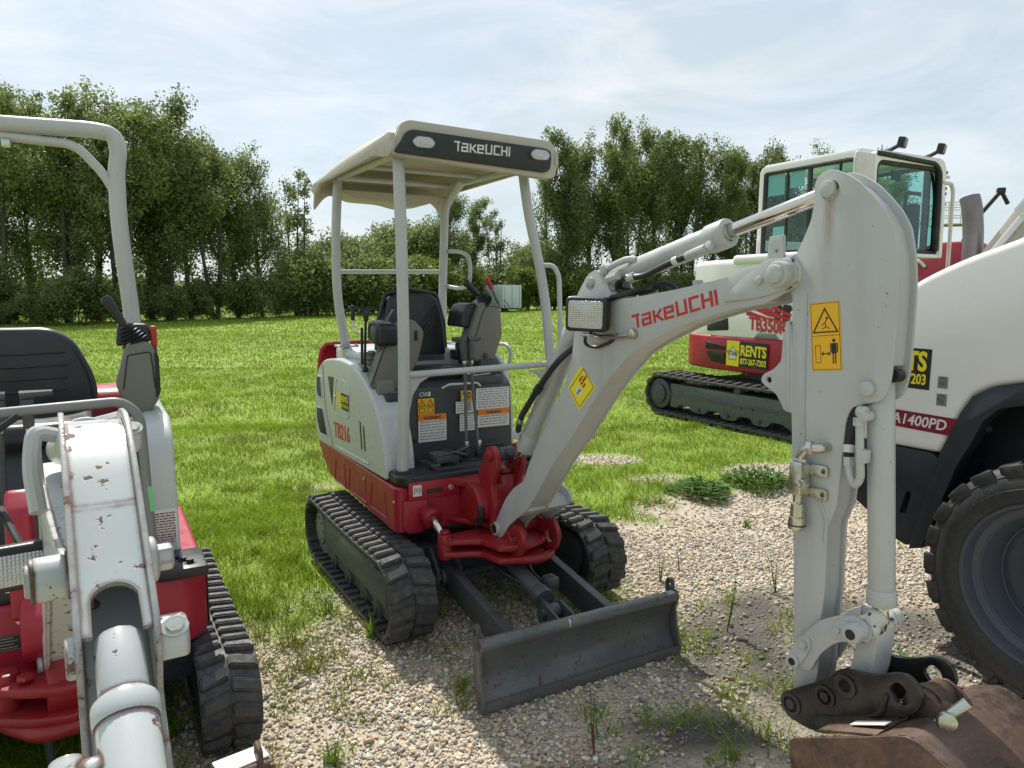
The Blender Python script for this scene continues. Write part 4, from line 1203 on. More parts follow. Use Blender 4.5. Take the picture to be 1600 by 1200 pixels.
for s_, x_ in ((1, .052), (-1, .036)):
    q.add([(x_ + s_ * .007, .045, 0), (x_ - s_ * .001, .051, 0), (x_ - s_ * .001, .039, 0)], [[0, 1, 2]], A2)
q.prism(circ(.069, .080, .0048, 10), 0, .0004, 'z', 0, T=A2)
plate(q, .0625, .045, .0755, .073, A2); strokes(q, [[(.0595, .073), (.0595, .048)], [(.0785, .073), (.0785, .048)], [(.0655, .046), (.0655, .018)], [(.0727, .046), (.0727, .018)]], .0035, A2, .0003)
q.done('pictograms', 'ink', ss)
# auxiliary valve with quick coupler
q = P(BT)
q.box((1.672, -.075, 1.095), (.042, .045, .095), .006)
q.tube([(1.735, -.045, 1.188), (1.735, -.075, 1.188), (1.70, -.085, 1.185), (1.675, -.08, 1.155), (1.673, -.078, 1.13)], .0135, .025, 12)
q.cyl((1.715, -.082, 1.188), (1.70, -.085, 1.186), .019, .002, 6); q.cyl((1.673, -.078, 1.14), (1.673, -.078, 1.15), .019, .002, 6)
q.cyl((1.695, -.10, 1.085), (1.695, -.075, 1.085), .014, .002, 6); q.cyl((1.693, -.115, 1.085), (1.693, -.10, 1.085), .010, .002, 12)
for z in (1.12, 1.055): q.prism(round2([(1.69, z - .015), (1.745, z - .017), (1.745, z + .017), (1.69, z + .015)], .012), -.058, -.048, 'y', .002, holes=[circ(1.732, z, .006, 10)])
q.cyl((1.672, -.075, 1.05), (1.671, -.075, 1.02), .014, .002, 6); q.lathe((1.671, -.075, 1.025), (0, 0, -1), [(0, .014), (.005, .019), (.04, .020), (.042, .023), (.072, .024), (.078, .021)], 22)
vz = q.done('quick_coupler_valve', 'zinc', arm)
q = P(BT); q.lathe((1.671, -.075, .962), (0, 0, -1), [(0, .0244), (.004, .0244)], 22); q.done('coupler_seal', 'ink', vz)
# bucket cylinder
q = P(BT)
q.cyl((1.846, 0, 1.375), (1.884, 0, .80), .0335, .004, 28); q.cyl((1.844, 0, 1.40), (1.848, 0, 1.345), .033, .008, 24); q.cyl((1.882, 0, .83), (1.885, 0, .785), .0375, .005, 28)
q.cyl((1.846, -.038, 1.290), (1.846, -.075, 1.290), .014, .002, 10); q.cyl((1.825, -.06, 1.30), (1.85, -.06, 1.30), .016, .004, 12); q.tube([(1.832, -.062, 1.285), (1.838, -.062, 1.19), (1.843, -.060, 1.125), (1.825, -.058, 1.10), (1.808, -.055, 1.13), (1.802, -.052, 1.165)], .0105, .02, 12)
q.box((1.843, -.055, 1.185), (.026, .03, .035), .003); q.cyl((1.832, -.062, 1.285), (1.833, -.062, 1.262), .0155, .002, 6); q.cyl((1.803, -.052, 1.150), (1.800, -.051, 1.175), .014, .002, 6)
bcyl = q.done('bucket_cylinder', 'white', m1)
q = P(BT); q.cyl((1.884, 0, .80), (1.888, 0, .735), .018, .001, 18); q.done('cylinder_rod', 'chrome', bcyl)
q = P(BT); q.tube([(1.800, -.050, 1.165), (1.792, -.035, 1.24), (1.80, -.02, 1.34)], .0125, .03, 10); hz = q.done('hydraulic_hose', 'ink', bcyl)
q = P(BT); q.cyl((1.799, -.050, 1.185), (1.796, -.045, 1.205), .0145, .001, 12); q.done('hose_ferrule', 'silverink', bcyl)

# linkage: two curved side links, H link, bushings
LK = round2([(1.711,.547),(1.675,.540),(1.660,.568),(1.692,.625),(1.715,.662),(1.758,.712),(1.805,.742),(1.851,.758),(1.885,.750),(1.895,.722),(1.875,.690),(1.83,.680),(1.80,.660),(1.765,.62),(1.745,.58),(1.733,.551)], .015, 3)
for s in (-1, 1):
    q = P(BT); q.prism(LK, s * .066 - .006, s * .066 + .006, 'y', .002)
    lo_ = q.done('side_link', 'white', m1)
    q = P(BT)
    q.cyl((1.682, s * .060, .561), (1.682, s * .084, .561), .021, .004, 20); q.cyl((1.867, s * .06, .722), (1.867, s * .105, .722), .026, .004, 22)
    q.prism(round2([(1.66, .555), (1.675, .53), (1.70, .55), (1.735, .62), (1.73, .65), (1.70, .645), (1.68, .61)], .012), s * .074 - .003, s * .074 + .003, 'y', .002)
    q.cyl((1.714, s * .076, .623), (1.714, s * .092, .623), .012, .003, 12); q.cyl((1.812, s * .070, .705), (1.812, s * .084, .705), .010, .003, 12)
    q.prism(round2([(1.80, .73), (1.79, .68), (1.87, .69), (1.90, .72), (1.87, .75)], .012), s * .074 - .003, s * .074 + .003, 'y', .002)
    q.each(1, 'link_boss', 'white', lo_)
    q = P(BT); q.cyl((1.682, s * .083, .561), (1.682, s * .0855, .561), .011, 0, 12); q.cyl((1.867, s * .104, .722), (1.867, s * .1065, .722), .014, 0, 12); q.each(1, 'pin_hole', 'ink', lo_)
q = P(BT); q.cyl((1.867, -.058, .722), (1.867, .058, .722), .034, .004, 26); q.cyl((1.867, -.03, .722), (1.888, -.0, .765), .026, .006, 18); q.cyl((1.682, -.05, .561), (1.682, .05, .561), .022, .003, 20)
q.box((1.83, .045, .735), (.05, .03, .035), .01)
q.each(1, 'link_bushing', 'greasy', m1)
q = P(BT)
q.prism(round2([(1.855, .745), (1.89, .745), (1.905, .70), (1.895, .60), (1.875, .54), (1.835, .535), (1.825, .57), (1.84, .64)], .02), -.042, .042, 'y', .006)
q.done('tipping_link', 'white', m1)

# bucket coupler
CP = round2([(1.651,.431),(1.658,.458),(1.70,.49),(1.763,.537),(1.81,.577),(1.825,.603),(1.858,.616),(1.904,.626),(1.938,.638),(1.974,.660),(2.006,.672),(2.034,.660),(2.05,.629),(2.044,.598),(2.025,.574),(1.994,.552),(1.995,.535),(1.905,.477),(1.883,.45),(1.791,.4),(1.737,.391),(1.677,.395)], .012, 3)
holes = [circ(1.852, .569, .017, 16), round2([(1.985, .645), (1.965, .615), (1.995, .58), (2.02, .60), (2.01, .635)], .014, 4)]
for s in (-1, 1):
    q = P(BT); q.prism(CP, s * .080 - .007, s * .080 + .007, 'y', .002, holes=holes)
    cp = q.done('coupler_plate', 'coupler', m1)
    q = P(BT)
    for (x, z, r) in ((1.690, .438, .032), (1.795, .512, .030), (1.852, .569, .030)):
        q.lathe((x, s * .083, z), (0, s, 0), [(0, r), (.010, r), (.010, r * .72), (.004, r * .70), (.004, r * .5), (.012, r * .42)] if x < 1.84 else [(0, r), (.009, r), (.009, r * .60), (0, r * .58)], 24)
    q.tube([(1.775, s * .090, .44), (1.90, s * .090, .50), (1.955, s * .090, .545), (1.965, s * .090, .60)], .007, .02, 8)
    q.prism([(1.775, .40), (1.775, .445), (1.885, .495), (1.885, .452)], s * .088 - .004, s * .088 + .01 * s, 'y', .002)
    q.done('pin_boss', 'coupler', cp)
q = P(BT); q.cyl((1.690, -.075, .438), (1.690, .075, .438), .020, .002, 18); q.cyl((1.795, -.075, .512), (1.795, .075, .512), .018, .002, 18); q.cyl((1.852, -.075, .569), (1.852, .075, .569), .016, .002, 18); q.box((1.87, 0, .47), (.18, .145, .012), .003, rot=(0, R(-28), 0)); q.each(1, 'coupler_pin', 'coupler', m1)
q = P(BT); q.cyl((2.03, -.062, .585), (2.03, .062, .585), .042, .005, 26); q.cyl((2.03, -.03, .585), (2.03, -.0, .585), .048, .003, 26); q.cyl((2.05, .0, .59), (2.10, -.05, .60), .022, .004, 16)
bu = q.done('lock_screw', 'rust', m1)
q = P(BT); q.cyl((2.07, -.095, .557), (2.135, -.045, .650), .0135, .004, 16); q.cyl((2.105, -.085, .603), (2.12, -.10, .605), .022, .003, 16); q.done('lock_handle', 'zinc', bu)

# bucket
BK = [(2.005, .548), (2.085, .592), (2.15, .580), (2.25, .530), (2.33, .44), (2.37, .32), (2.365, .20), (2.30, .09), (2.19, .025), (2.05, .004), (1.93, .002)]
BKs = []
bp_ = [Vector(q_) for q_ in BK]
for i in range(len(bp_) - 1):     # Catmull-Rom through the profile
    p0 = bp_[max(i - 1, 0)]; p1 = bp_[i]; p2 = bp_[i + 1]; p3 = bp_[min(i + 2, len(bp_) - 1)]
    for k in range(3):
        t = k / 3
        BKs.append(tuple(.5 * ((2 * p1) + (p2 - p0) * t + (2 * p0 - 5 * p1 + 4 * p2 - p3) * t * t + (3 * p1 - p0 - 3 * p2 + p3) * t ** 3)))
BKs.append(BK[-1])
inn = []
for i, q_ in enumerate(BKs):
    a = Vector(BKs[max(i - 1, 0)]); b_ = Vector(BKs[min(i + 1, len(BKs) - 1)])
    d = (b_ - a).normalized(); nrm = Vector((d.y, -d.x))
    inn.append((q_[0] + nrm.x * .010, q_[1] + nrm.y * .010))
q = P(BT)
q.prism(BKs + inn[::-1], -.21, .21, 'y', .001)
sidep = [(1.777, .415), (1.79, .43), (2.0, .546)] + BKs[1:] + [(1.86, .10), (1.80, .26)]
for s in (-1, 1): q.prism(round2(sidep, .006, 2), s * .206 - .006, s * .206 + .006, 'y', .002)
q.prism([(1.99, .540), (2.01, .556), (1.86, .49), (1.845, .475)], -.205, .205, 'y', .001)
q.box((1.935, 0, .007), (.12, .44, .012), .003)
bkt = q.done('bucket', 'rust', m1, angle=35)
q = P(BT); q.box((2.245, -.11, .532), (.085, .12, .012), .003, rot=(0, R(30), 0)); q.done('wear_patch', 'rust', bkt)
for s in (-.075, .075):
    q = P(BT); q.prism(round2([(2.0, .545), (2.0, .60), (2.03, .635), (2.07, .62), (2.12, .575), (2.16, .55)], .015), s * .72 - .006, s * .72 + .006, 'y', .002); q.done('bucket_ear', 'rust', bkt)
for k in range(4):
    q = P(BT); q.prism(round2([(1.93, .0), (1.83, .03), (1.82, .042), (1.85, .045), (1.93, .025)], .004), -.185 + k * .123 - .02, -.185 + k * .123 + .02, 'y', .003); q.done('bucket_tooth', 'rust', bkt)
q = P(BT); q.box((1.965, -.155, .5445), (.10, .03, .003), .001, rot=(0, R(-27), 0)); q.each(1, 'bucket_tag', 'paper', bkt)
# ================================================================== MACHINE 2: older excavator at the left edge, arm reaching towards the viewer
m2 = thing('mini_excavator', 'worn excavator with roll bar and chipped white arm reaching forward', 'excavator', mloc(.5, -1.87), ROT)
for sy in (-1, 1):
    track_mesh(P(), 1.46, 0.37, 0.20, sy * .50, pitch=.074).done('rubber_track', 'rubber', m2, angle=28)
    fr = P(); fr.prism(arc_plate_outline(-.45, .56, .075, .285, .8), sy * .42, sy * .435, 'y', .002); fr.box((0, sy * .5, .18), (.95, .10, .14), .01)
    fr.prism(arc_plate_outline(-.45, .56, .075, .285, .8), sy * .565, sy * .578, 'y', .002)
    fo = fr.done('track_frame', 'dark', m2)
    q = P(); q.cyl((.50, sy * .56, .185), (.50, sy * .44, .185), .12, .01, 24); q.done('idler', 'dark', fo)
q = P(); q.box((.0, 0, .26), (.75, .84, .14), .02); q.cyl((0, 0, .33), (0, 0, .40), .28, .01, 32); q.done('car_body', 'dark', m2)
# blade
q = P(); q.prism(round2([(1.19, .03), (1.155, .14), (1.17, .26), (1.18, .275), (1.165, .275), (1.14, .15), (1.175, .03)], .01), -.50, .535, 'y', .002)
q.cyl((1.165, -.5, .268), (1.165, .54, .268), .017, .003, 14)
for y in (-.505, .53): q.prism(round2([(1.20, .02), (1.17, .14), (1.19, .28), (1.09, .28), (1.08, .10), (1.15, .02)], .015), y, y + .012, 'y', .002)
bl2 = q.done('dozer_blade', 'rust', m2)
q = P(); q.tube([(1.12, .505, .28), (1.12, .505, .325), (1.18, .505, .325), (1.18, .505, .28)], .008, .02, 8); q.done('lifting_eye', 'rust', bl2)
q = P(); q.box((1.13, .46, .287), (.07, .14, .006), .002, rot=(0, 0, R(10))); q.done('blade_tag', 'paper', bl2)
q = P()
q.prism([(.40, .2), (.40, .28), (1.14, .18), (1.14, .08)], -.22, -.18, 'y', .004); q.prism([(.40, .2), (.40, .28), (1.14, .18), (1.14, .08)], .18, .22, 'y', .004)
q.done('blade_arm', 'dark', m2)
q = P(); q.tube([(.5, .0, .34), (.62, .06, .33), (.75, .14, .22), (.95, .16, .20)], .016, .08, 10); q.tube([(.55, -.05, .33), (.60, -.03, .10)], .012, 0, 8); q.done('hose', 'dark', m2)
# red lower body
plan2 = round2([(.44, -.46), (.52, -.40), (.52, .40), (.44, .47), (-.45, .47), (-.78, .40), (-.98, .2), (-.98, -.2), (-.78, -.40), (-.45, -.47)], [.04, .03, .04, .06, .1, .15, .15, .15, .15, .1])
q = P(); q.prism(plan2, .385, .635, 'z', .02, seg=3); lo2 = q.done('lower_body', 'red', m2)
q = P(); q.prism([(.36, .63), (.42, .63), (.42, .40), (.36, .40)], .47, .473, 'y', 0); q.done('seam', 'ink', lo2)
T2 = frame((.5215, .275, .455), (0, 1, 0), (0, 0, 1))
q = P(); plate(q, 0, 0, .10, .055, T2); q.done('white_sticker', 'paper', lo2)
q = P()
for k in range(4): plate(q, .045 + .011 * k, .012, .051 + .011 * k, .045, lift(T2, .001))
q.done('sticker_marks', 'greyink', lo2)
T3 = frame((.5215, -.17, .49), (0, 1, 0), (0, 0, 1))
q = P(); plate(q, 0, 0, .13, .05, T3); q.done('serial_plate', 'ink', lo2)
q = P()
strokes(q, [[(.002, .002), (.128, .002), (.128, .048), (.002, .048), (.002, .002)]], .002, lift(T3, .001), .0003)
for k in range(4): plate(q, .008, .008 + .010 * k, .07 - .01 * (k % 2), .012 + .010 * k, lift(T3, .001), .0003)
for k in range(5): plate(q, .085 + .007 * k, .01, .088 + .007 * k, .04, lift(T3, .001), .0003)
q.done('plate_print', 'midgrey', lo2)
q = P(); bolt(q, (.522, -.085, .585), (1, 0, 0), .012, .008); q.done('bolt', 'zinc', lo2)
# floor and dark front panel, step with bolts
q = P(); q.box((.30, -.02, .655), (.42, .84, .04), .01); q.box((.44, .385, .652), (.22, .16, .04), .012)
for k in range(3): bolt(q, (.44 + .03 * k, .37 + .02 * k, .672), (0, 0, 1), .014, .012)
fl2 = q.done('floor_plate', 'black', m2)
q = P()
for k in range(6): q.box((.18 + .05 * k, -.20, .678), (.02, .3, .006), .002)
for k in range(4): bolt(q, (.50, -.15 + .0 * k, .62 - 0 * k), (1, 0, 0), .008, .004)
q.done('floor_mat', 'frontpanel', fl2)
q = P(); q.prism(round2([(-.5, .64), (-.5, 1.06), (.05, 1.06), (.12, .90), (.14, .64)], .03), -.40, .30, 'y', .01); q.done('front_housing', 'frontpanel', m2)
q = P(); q.prism(round2([(-.62, .64), (-.66, 1.0), (-.58, 1.15), (.18, 1.15), (.30, 1.08), (.335, .86), (.345, .64)], [.02, .1, .08, .12, .12, .1, .02], 5), .305, .395, 'y', .035, seg=4); sc2 = q.done('side_cover', 'panel', m2, angle=45)
LT2 = frame((.342, .305, .665), (0, 1, 0), (-.03, 0, 1))
q = P(); plate(q, .0, .0, .085, .165, LT2); lb2 = q.done('warning_label', 'paper', sc2)
q = P(); rr = random.Random(3)
for k in range(15):
    u = .008
    while u < .074:
        e = min(.078, u + rr.uniform(.006, .02)); plate(q, u, .010 + .0098 * k, e, .0145 + .0098 * k, lift(LT2, .001), .0003); u = e + .003
q.done('label_print', 'maroon', lb2)
q = P(); q.prism(round2([(-.95, .62), (-.98, 1.0), (-.85, 1.18), (-.5, 1.18), (-.45, .62)], .08), -.40, .40, 'y', .06, seg=4); q.done('counterweight', 'red', m2, angle=50)
# red tower in front of the seat
q = P(); q.prism(round2([(.46, .60), (.46, .98), (.50, 1.00), (.57, .94), (.59, .60)], .02), -.105, -.035, 'y', .012, seg=3); q.prism(round2([(.42, .45), (.58, .45), (.66, .52), (.66, .62), (.56, .70), (.42, .70)], .03), -.08, .12, 'y', .012); q.done('king_post', 'red', m2, angle=40)
BT2 = Matrix.Translation((.62, .03, 0)) @ Matrix.Rotation(R(5.9), 4, 'Z')
q = P(BT2)
for z0 in (.33, .42): q.prism(round2([(-.06, -.20), (.03, -.22), (.12, -.10), (.16, 0), (.10, .10), (-.04, .10)], .03), z0, z0 + .03, 'z', .008)
q.cyl((.0, -.16, .30), (.0, -.16, .475), .038, .006, 22); q.cyl((.06, -.11, .46), (.06, -.11, .475), .024, .004, 6)
q.tube([(.02, -.16, .31), (.14, -.08, .31), (.14, .12, .32)], .024, .05, 10)
q.prism(round2([(-.08, .34), (.10, .34), (.14, .42), (.04, .52), (-.08, .50)], .03), -.06, .06, 'y', .012)
q.done('swing_bracket', 'dred', m2, angle=40)
# seat
q = P(); q.prism([(u - .10, w) for u, w in round2([(-.25, 1.13), (-.235, 1.30), (-.19, 1.42), (-.11, 1.47), (.11, 1.47), (.19, 1.42), (.26, 1.26), (.265, 1.13)], .06)], -.33, -.24, 'x', .03, seg=4); bo2 = q.done('seat_backrest', 'vinyl', m2, angle=50)
q = P()
for k in range(4): q.tube([(-.239, -.26, 1.22 + .05 * k), (-.238, -.10, 1.215 + .05 * k), (-.239, .06, 1.22 + .05 * k)], .004, .05, 6)
q.done('seat_stitching', 'ink', bo2)
q = P(); q.prism(round2([(-.30, 1.04), (.10, 1.04), (.14, 1.08), (.12, 1.14), (-.30, 1.15)], .03), -.33, .14, 'y', .025, seg=4); q.done('seat_cushion', 'vinyl', m2, angle=50)
# console with joystick
q = P(); q.prism(round2([(.245, 1.20), (.27, 1.135), (.335, 1.135), (.375, 1.20), (.37, 1.375), (.35, 1.42), (.27, 1.42), (.25, 1.33), (.225, 1.25)], .02), -.14, .05, 'x', .016, seg=3)
lb3 = q.done('left_control_box', 'plastic', m2, angle=40)
q = P(); q.tube([(.051, .25, 1.24), (.051, .27, 1.37), (.051, .35, 1.38), (.051, .36, 1.24)], .0025, .01, 6); q.prism(round2([(.36, 1.20), (.378, 1.22), (.378, 1.36), (.368, 1.38)], .008), -.1, .055, 'x', .003); q.done('box_seam', 'ink', lb3)
q = P(); q.prism(round2([(.235, 1.40), (.245, 1.49), (.35, 1.485), (.365, 1.42)], .015), -.14, .0, 'x', .015, seg=3); q.done('arm_cushion', 'vinyl', lb3)
joystick((.0, .305, 1.415), (.0, .205, 1.592), lb3, .016, .055)
q = P(); q.tube([(.0, .372, 1.34), (.0, .366, 1.47)], .007, 0, 8); lk = q.done('lock_lever', 'steelgrey', m2)
q = P(); q.box((.0, .367, 1.435), (.02, .022, .085), .005); q.done('lever_grip', 'handle_red', lk)
q = P(); q.cyl((-.05, .33, 1.08), (-.05, .33, 1.14), .04, .005, 16); q.box((.0, .34, 1.11), (.08, .10, .03), .006); q.done('box_mount', 'black', m2)
# travel levers in front of the seat
for y, s in ((-.125, -1), (-.045, 1)):
    q = P(); q.tube([(.32, y, .72), (.28, y, 1.14)], .010, 0, 8); lv = q.done('travel_lever', 'dark', m2)
    q = P(); q.prism(round2([(y - .016, 1.15), (y + .016, 1.15), (y + .020, 1.25), (y - .020, 1.25)], .008), .25, .275, 'x', .006); q.tube([(.262, y - s * .02, 1.262), (.262, y + s * .075, 1.268)], (.017, .010), 0, 10); q.done('grip', 'dark', lv)
    q = P(); q.cyl((.275, y, 1.135), (.275, y, 1.152), .010, .002, 6); q.done('nut', 'zinc', lv)
q = P(); q.tube([(.35, -.26, .75), (.33, -.20, 1.16)], .009, 0, 8); lv = q.done('blade_lever', 'dark', m2)
q = P(); q.tube([(.33, -.235, 1.172), (.33, -.165, 1.176)], .013, 0, 10); q.done('grip', 'black', lv)
# dark hand rail
q = P(); q.tube([(.44, -.42, 1.20), (.44, -.20, 1.228), (.44, .235, 1.245), (.44, .285, 1.19), (.44, .30, .66)], .0165, .06, 12); q.tube([(.40, -.22, .68), (.42, -.17, .95), (.43, -.13, 1.23)], .013, .05, 10); q.done('hand_rail', 'midgrey', m2)
# roll bar
q = P(); q.tube([(-.38, .31, 1.16), (-.40, .312, 1.49), (-.40, .283, 1.90), (-.40, .285, 2.12), (-.40, .300, 2.20), (-.40, .285, 2.268), (-.40, .20, 2.278), (-.40, -.10, 2.268), (-.40, -.55, 2.265), (-.40, -.62, 2.16), (-.38, -.60, 1.16)], .033, .09, 20); rb2 = q.done('roll_bar', 'white', m2, angle=50)
q = P(); q.tube([(-.40, .285, 2.0), (-.40, .244, 2.094), (-.40, .143, 2.212), (-.40, -.13, 2.222), (-.40, -.55, 2.222)], .0185, .05, 14); q.done('roll_bar_brace', 'white', rb2)
q = P(); q.box((-.38, -.095, 2.19), (.03, .03, .03), .004); q.done('lamp_socket', 'zinc', rb2)
q = P(); q.cyl((-.39, .31, 1.20), (-.39, .31, 1.225), .05, .004, 20); q.done('post_flange', 'white', rb2)

# boom and arm
s_b = .7484; rb_ = R(-8.2)
MB2 = BT2 @ Matrix.Translation((0.0, 0, .47)) @ Matrix.Rotation(-rb_, 4, 'Y') @ Matrix.Diagonal((s_b, .95, s_b, 1)) @ Matrix.Translation((-.012, 0, -.49))
q = P(MB2)
q.prism(bp, -.062, -.050, 'y', .003); q.prism(bp, .050, .062, 'y', .003); q.prism(inner_b, -.0505, .0505, 'y', 0)
q.cyl((.012, -.08, .49), (.012, .08, .49), .034, .004, 24)
boom2 = q.done('boom', 'worn', m2, angle=30)
q = P(MB2); q.cyl((1.582, -.100, 1.656), (1.582, -.052, 1.656), .046, .006, 26); q.cyl((1.582, .052, 1.656), (1.582, .082, 1.656), .050, .006, 26)
q.cyl((1.582, -.112, 1.656), (1.582, -.098, 1.656), .034, .005, 24); q.cyl((1.582, .08, 1.656), (1.582, .108, 1.656), .030, .005, 6); q.each(1, 'pivot_pin', 'worn', boom2)
q = P(MB2); q.cyl((1.582, -.053, 1.656), (1.582, -.047, 1.656), .050, 0, 26); q.cyl((1.582, -.104, 1.656), (1.582, -.098, 1.656), .047, .001, 26); q.each(1, 'pin_grime', 'rust', boom2)
PV = MB2 @ Vector((1.582, 0, 1.656))
A2 = Matrix.Translation(PV) @ Matrix.Rotation(R(2.5), 4, 'Z') @ Matrix.Rotation(-R(49.4), 4, 'Y') @ Matrix.Diagonal((.83, 1.0, .83, 1)) @ Matrix.Translation((-1.582, 0, -1.656))
arm2 = arm_mesh(A2, .046, .008, True).done('arm', 'worn', m2, angle=30)
q = P(A2); q.cyl((1.842, .040, 1.361), (1.842, .078, 1.361), .032, .004, 24); q.cyl((1.70, .04, 1.876), (1.70, .072, 1.876), .030, .004, 24); q.cyl((1.842, -.056, 1.361), (1.842, -.04, 1.361), .03, .004, 24); q.each(1, 'arm_pin', 'worn', arm2)
q = P(A2); bolt(q, (1.873, .062, 1.361), (1, 0, 0), .011, .006); bolt(q, (1.730, .058, 1.876), (1, 0, 0), .011, .006); q.each(2, 'bolt', 'zinc', arm2)
q = P(A2); q.cyl((1.70, -.041, 1.876), (1.70, .041, 1.876), .042, .008, 24); q.each(1, 'greasy_joint', 'greasy', arm2)
ea = MB2 @ Vector((.71, 0, 1.641)); eb = A2 @ Vector((1.70, 0, 1.876)); dd = (eb - ea).normalized()
q = P(); q.cyl(ea, eb - dd * .10, .038, .006, 26); q.cyl(eb - dd * .17, eb - dd * .085, .046, .007, 26)
sid = Vector((-dd.y, dd.x, 0)).normalized()
q.tube([eb - dd * .13 - sid * .045 + Vector((0, 0, .02)), eb - dd * .12 - sid * .075 + Vector((0, 0, .03)), eb - dd * .10 - sid * .085 - Vector((0, 0, .03)), eb - dd * .06 - sid * .080 - Vector((0, 0, .11))], .014, .03, 10)
q.cyl(eb - dd * .13 + sid * .02 + Vector((0, 0, .03)), eb - dd * .13 + sid * .07 + Vector((0, 0, .04)), .016, .003, 10)
ac2 = q.done('arm_cylinder', 'white', m2)
q = P(); q.cyl(eb - dd * .09, eb, .024, .001, 20); q.done('cylinder_rod', 'chrome', ac2)
ba, bb = A2 @ Vector((1.852, 0, 1.375)), A2 @ Vector((1.915, 0, .80)); dd = (bb - ba).normalized()
q = P(); q.cyl(ba, ba + dd * .10, .027, .006, 24); q.cyl(ba + dd * .08, bb, .0325, .008, 28); q.cyl(ba + dd * .085, ba + dd * .115, .036, .006, 28)
q.cyl(ba + dd * .155, ba + dd * .155 - sid * .062, .015, .003, 14); q.tube([ba + dd * .14 - sid * .06, ba + dd * .36 - sid * .058], .012, 0, 12); q.cyl(ba + dd * .135 - sid * .06, ba + dd * .19 - sid * .06, .018, .004, 16)
bc2 = q.done('bucket_cylinder', 'worn', m2)
# lamp on the boom
L2 = BT2 @ Matrix.Translation((.69, -.135, 1.005)) @ Matrix.Rotation(R(92), 4, 'Z') @ Matrix.Rotation(R(-12), 4, 'X')
q = P(L2); hw, hh = .088, .050
q.prism(round2([(-hw, -hh), (hw, -hh), (hw, hh), (-hw, hh)], .018), -.012, .06, 'y', .012, seg=3); wl2 = q.done('work_lamp', 'black', m2, angle=40)
q = P(L2); q.prism(round2([(-hw + .01, -hh + .012), (hw - .01, -hh + .012), (hw - .01, hh - .02), (-hw + .01, hh - .02)], .012), -.018, -.005, 'y', .003); q.done('lamp_lens', 'lens', wl2)
q = P(BT2); q.tube([(.60, -.16, 1.00), (.55, -.14, 1.06), (.50, -.17, 1.20), (.42, -.14, 1.26), (.40, -.08, 1.30)], .0085, .04, 8); q.tube([(.72, -.06, .98), (.64, -.10, 1.04), (.52, -.13, 1.10)], .0085, .04, 8); q.done('hydraulic_hose', 'ink', m2)
q = P(BT2); q.box((.70, -.065, .99), (.03, .05, .03), .004); q.done('lamp_bracket', 'white', wl2)
q = P(A2); q.prism([(1.90, 1.60), (1.905, 1.60), (1.905, 1.55), (1.90, 1.56)], .052, .058, 'y', 0); q.done('tape_scrap', paint('green tape', (.02, .22, .05), .5), arm2)
# ================================================================== MACHINE 3: larger excavator with cab, behind right
m3 = thing('cab_excavator', 'larger white and red excavator with glazed cab, parked on the grass behind the raised boom', 'excavator', (3.475, 9.266, 0), ROT)
for sy in (-1, 1):
    track_mesh(P(), 2.9, 0.58, 0.44, sy * .88, pitch=.145, lug=.03, th=.03).done('rubber_track', 'rubber', m3, angle=28)
    q = P()
    q.prism(round2([(-.98, .44), (1.05, .43), (1.1, .38), (1.1, .12), (.95, .12), (.85, .17), (.70, .17), (.62, .10), (.45, .10), (.38, .17), (.22, .17), (.14, .10), (-.05, .10), (-.12, .17), (-.28, .17), (-.36, .11), (-.55, .11), (-.62, .17), (-.80, .17), (-.86, .13), (-.98, .13)], .02), sy * 1.04, sy * .70, 'y', .006)
    q.box((.06, sy * 1.045, .30), (2.1, .02, .012), .003)
    fo = q.done('track_frame', 'steelgrey', m3)
    q = P()
    for x in (-.45, .04, .53, .98): bolt(q, (x, sy * 1.045, .15), (0, sy, 0), .02, .015)
    for x in (.25, .42): bolt(q, (x, sy * 1.041, .27), (0, sy, 0), .012, .008)
    q.each(2, 'frame_bolt', 'dark', fo)
    q = P(); q.cyl((-1.17, sy * 1.06, .29), (-1.17, sy * .7, .29), .20, .01, 32); q.cyl((-1.17, sy * 1.09, .29), (-1.17, sy * 1.06, .29), .13, .012, 32); q.done('sprocket', 'dark', fo)
    q = P(); q.cyl((1.17, sy * 1.0, .29), (1.17, sy * .75, .29), .22, .01, 32); q.done('idler', 'dark', fo)
    q = P(); q.cyl((.18, sy * 1.05, .475), (.18, sy * .75, .475), .055, .005, 20); q.done('carrier_roller', 'dark', fo)
q = P(); q.box((0, 0, .42), (1.5, 1.2, .22), .03); q.cyl((0, 0, .50), (0, 0, .64), .5, .01, 36); q.done('car_body', 'steelgrey', m3)
planr = round2([(1.30, -.93), (1.30, .95), (-.30, .95), (-.90, .80), (-1.25, .45), (-1.35, 0), (-1.25, -.45), (-.95, -.80), (-.45, -.95)], [.08, .08, .25, .25, .25, .25, .25, .25, .25], 5)
q = P(); q.prism(planr, .68, 1.10, 'z', .03, seg=3); lo3 = q.done('lower_body', 'red', m3)
planw = round2([(1.26, -.92), (1.26, .05), (-.50, .90), (-.9, .78), (-1.2, .42), (-1.28, 0), (-1.2, -.42), (-.92, -.78), (-.45, -.93)], [.1, .1, .25, .25, .25, .25, .25, .25, .25], 5)
q = P(); q.prism(planw, 1.085, 1.42, 'z', .02, seg=3); q.prism([(x * .985, y * .985) for x, y in planw], 1.41, 2.02, 'z', .12, seg=5)
q.prism(round2([(-.1, -.95), (1.1, -.95), (1.1, -.3), (-.1, -.3)], .1), 1.95, 2.06, 'z', .04, seg=3)
bod3 = q.done('engine_cover', 'hoodwhite', m3, angle=45)
q = P()
q.prism(round2([(-.46, 1.15), (-.46, 1.24), (-.20, 1.33), (-.12, 1.33), (-.10, 1.17)], .03), -.9325, -.90, 'y', .002)
q.done('engine_vent', 'ink', bod3)
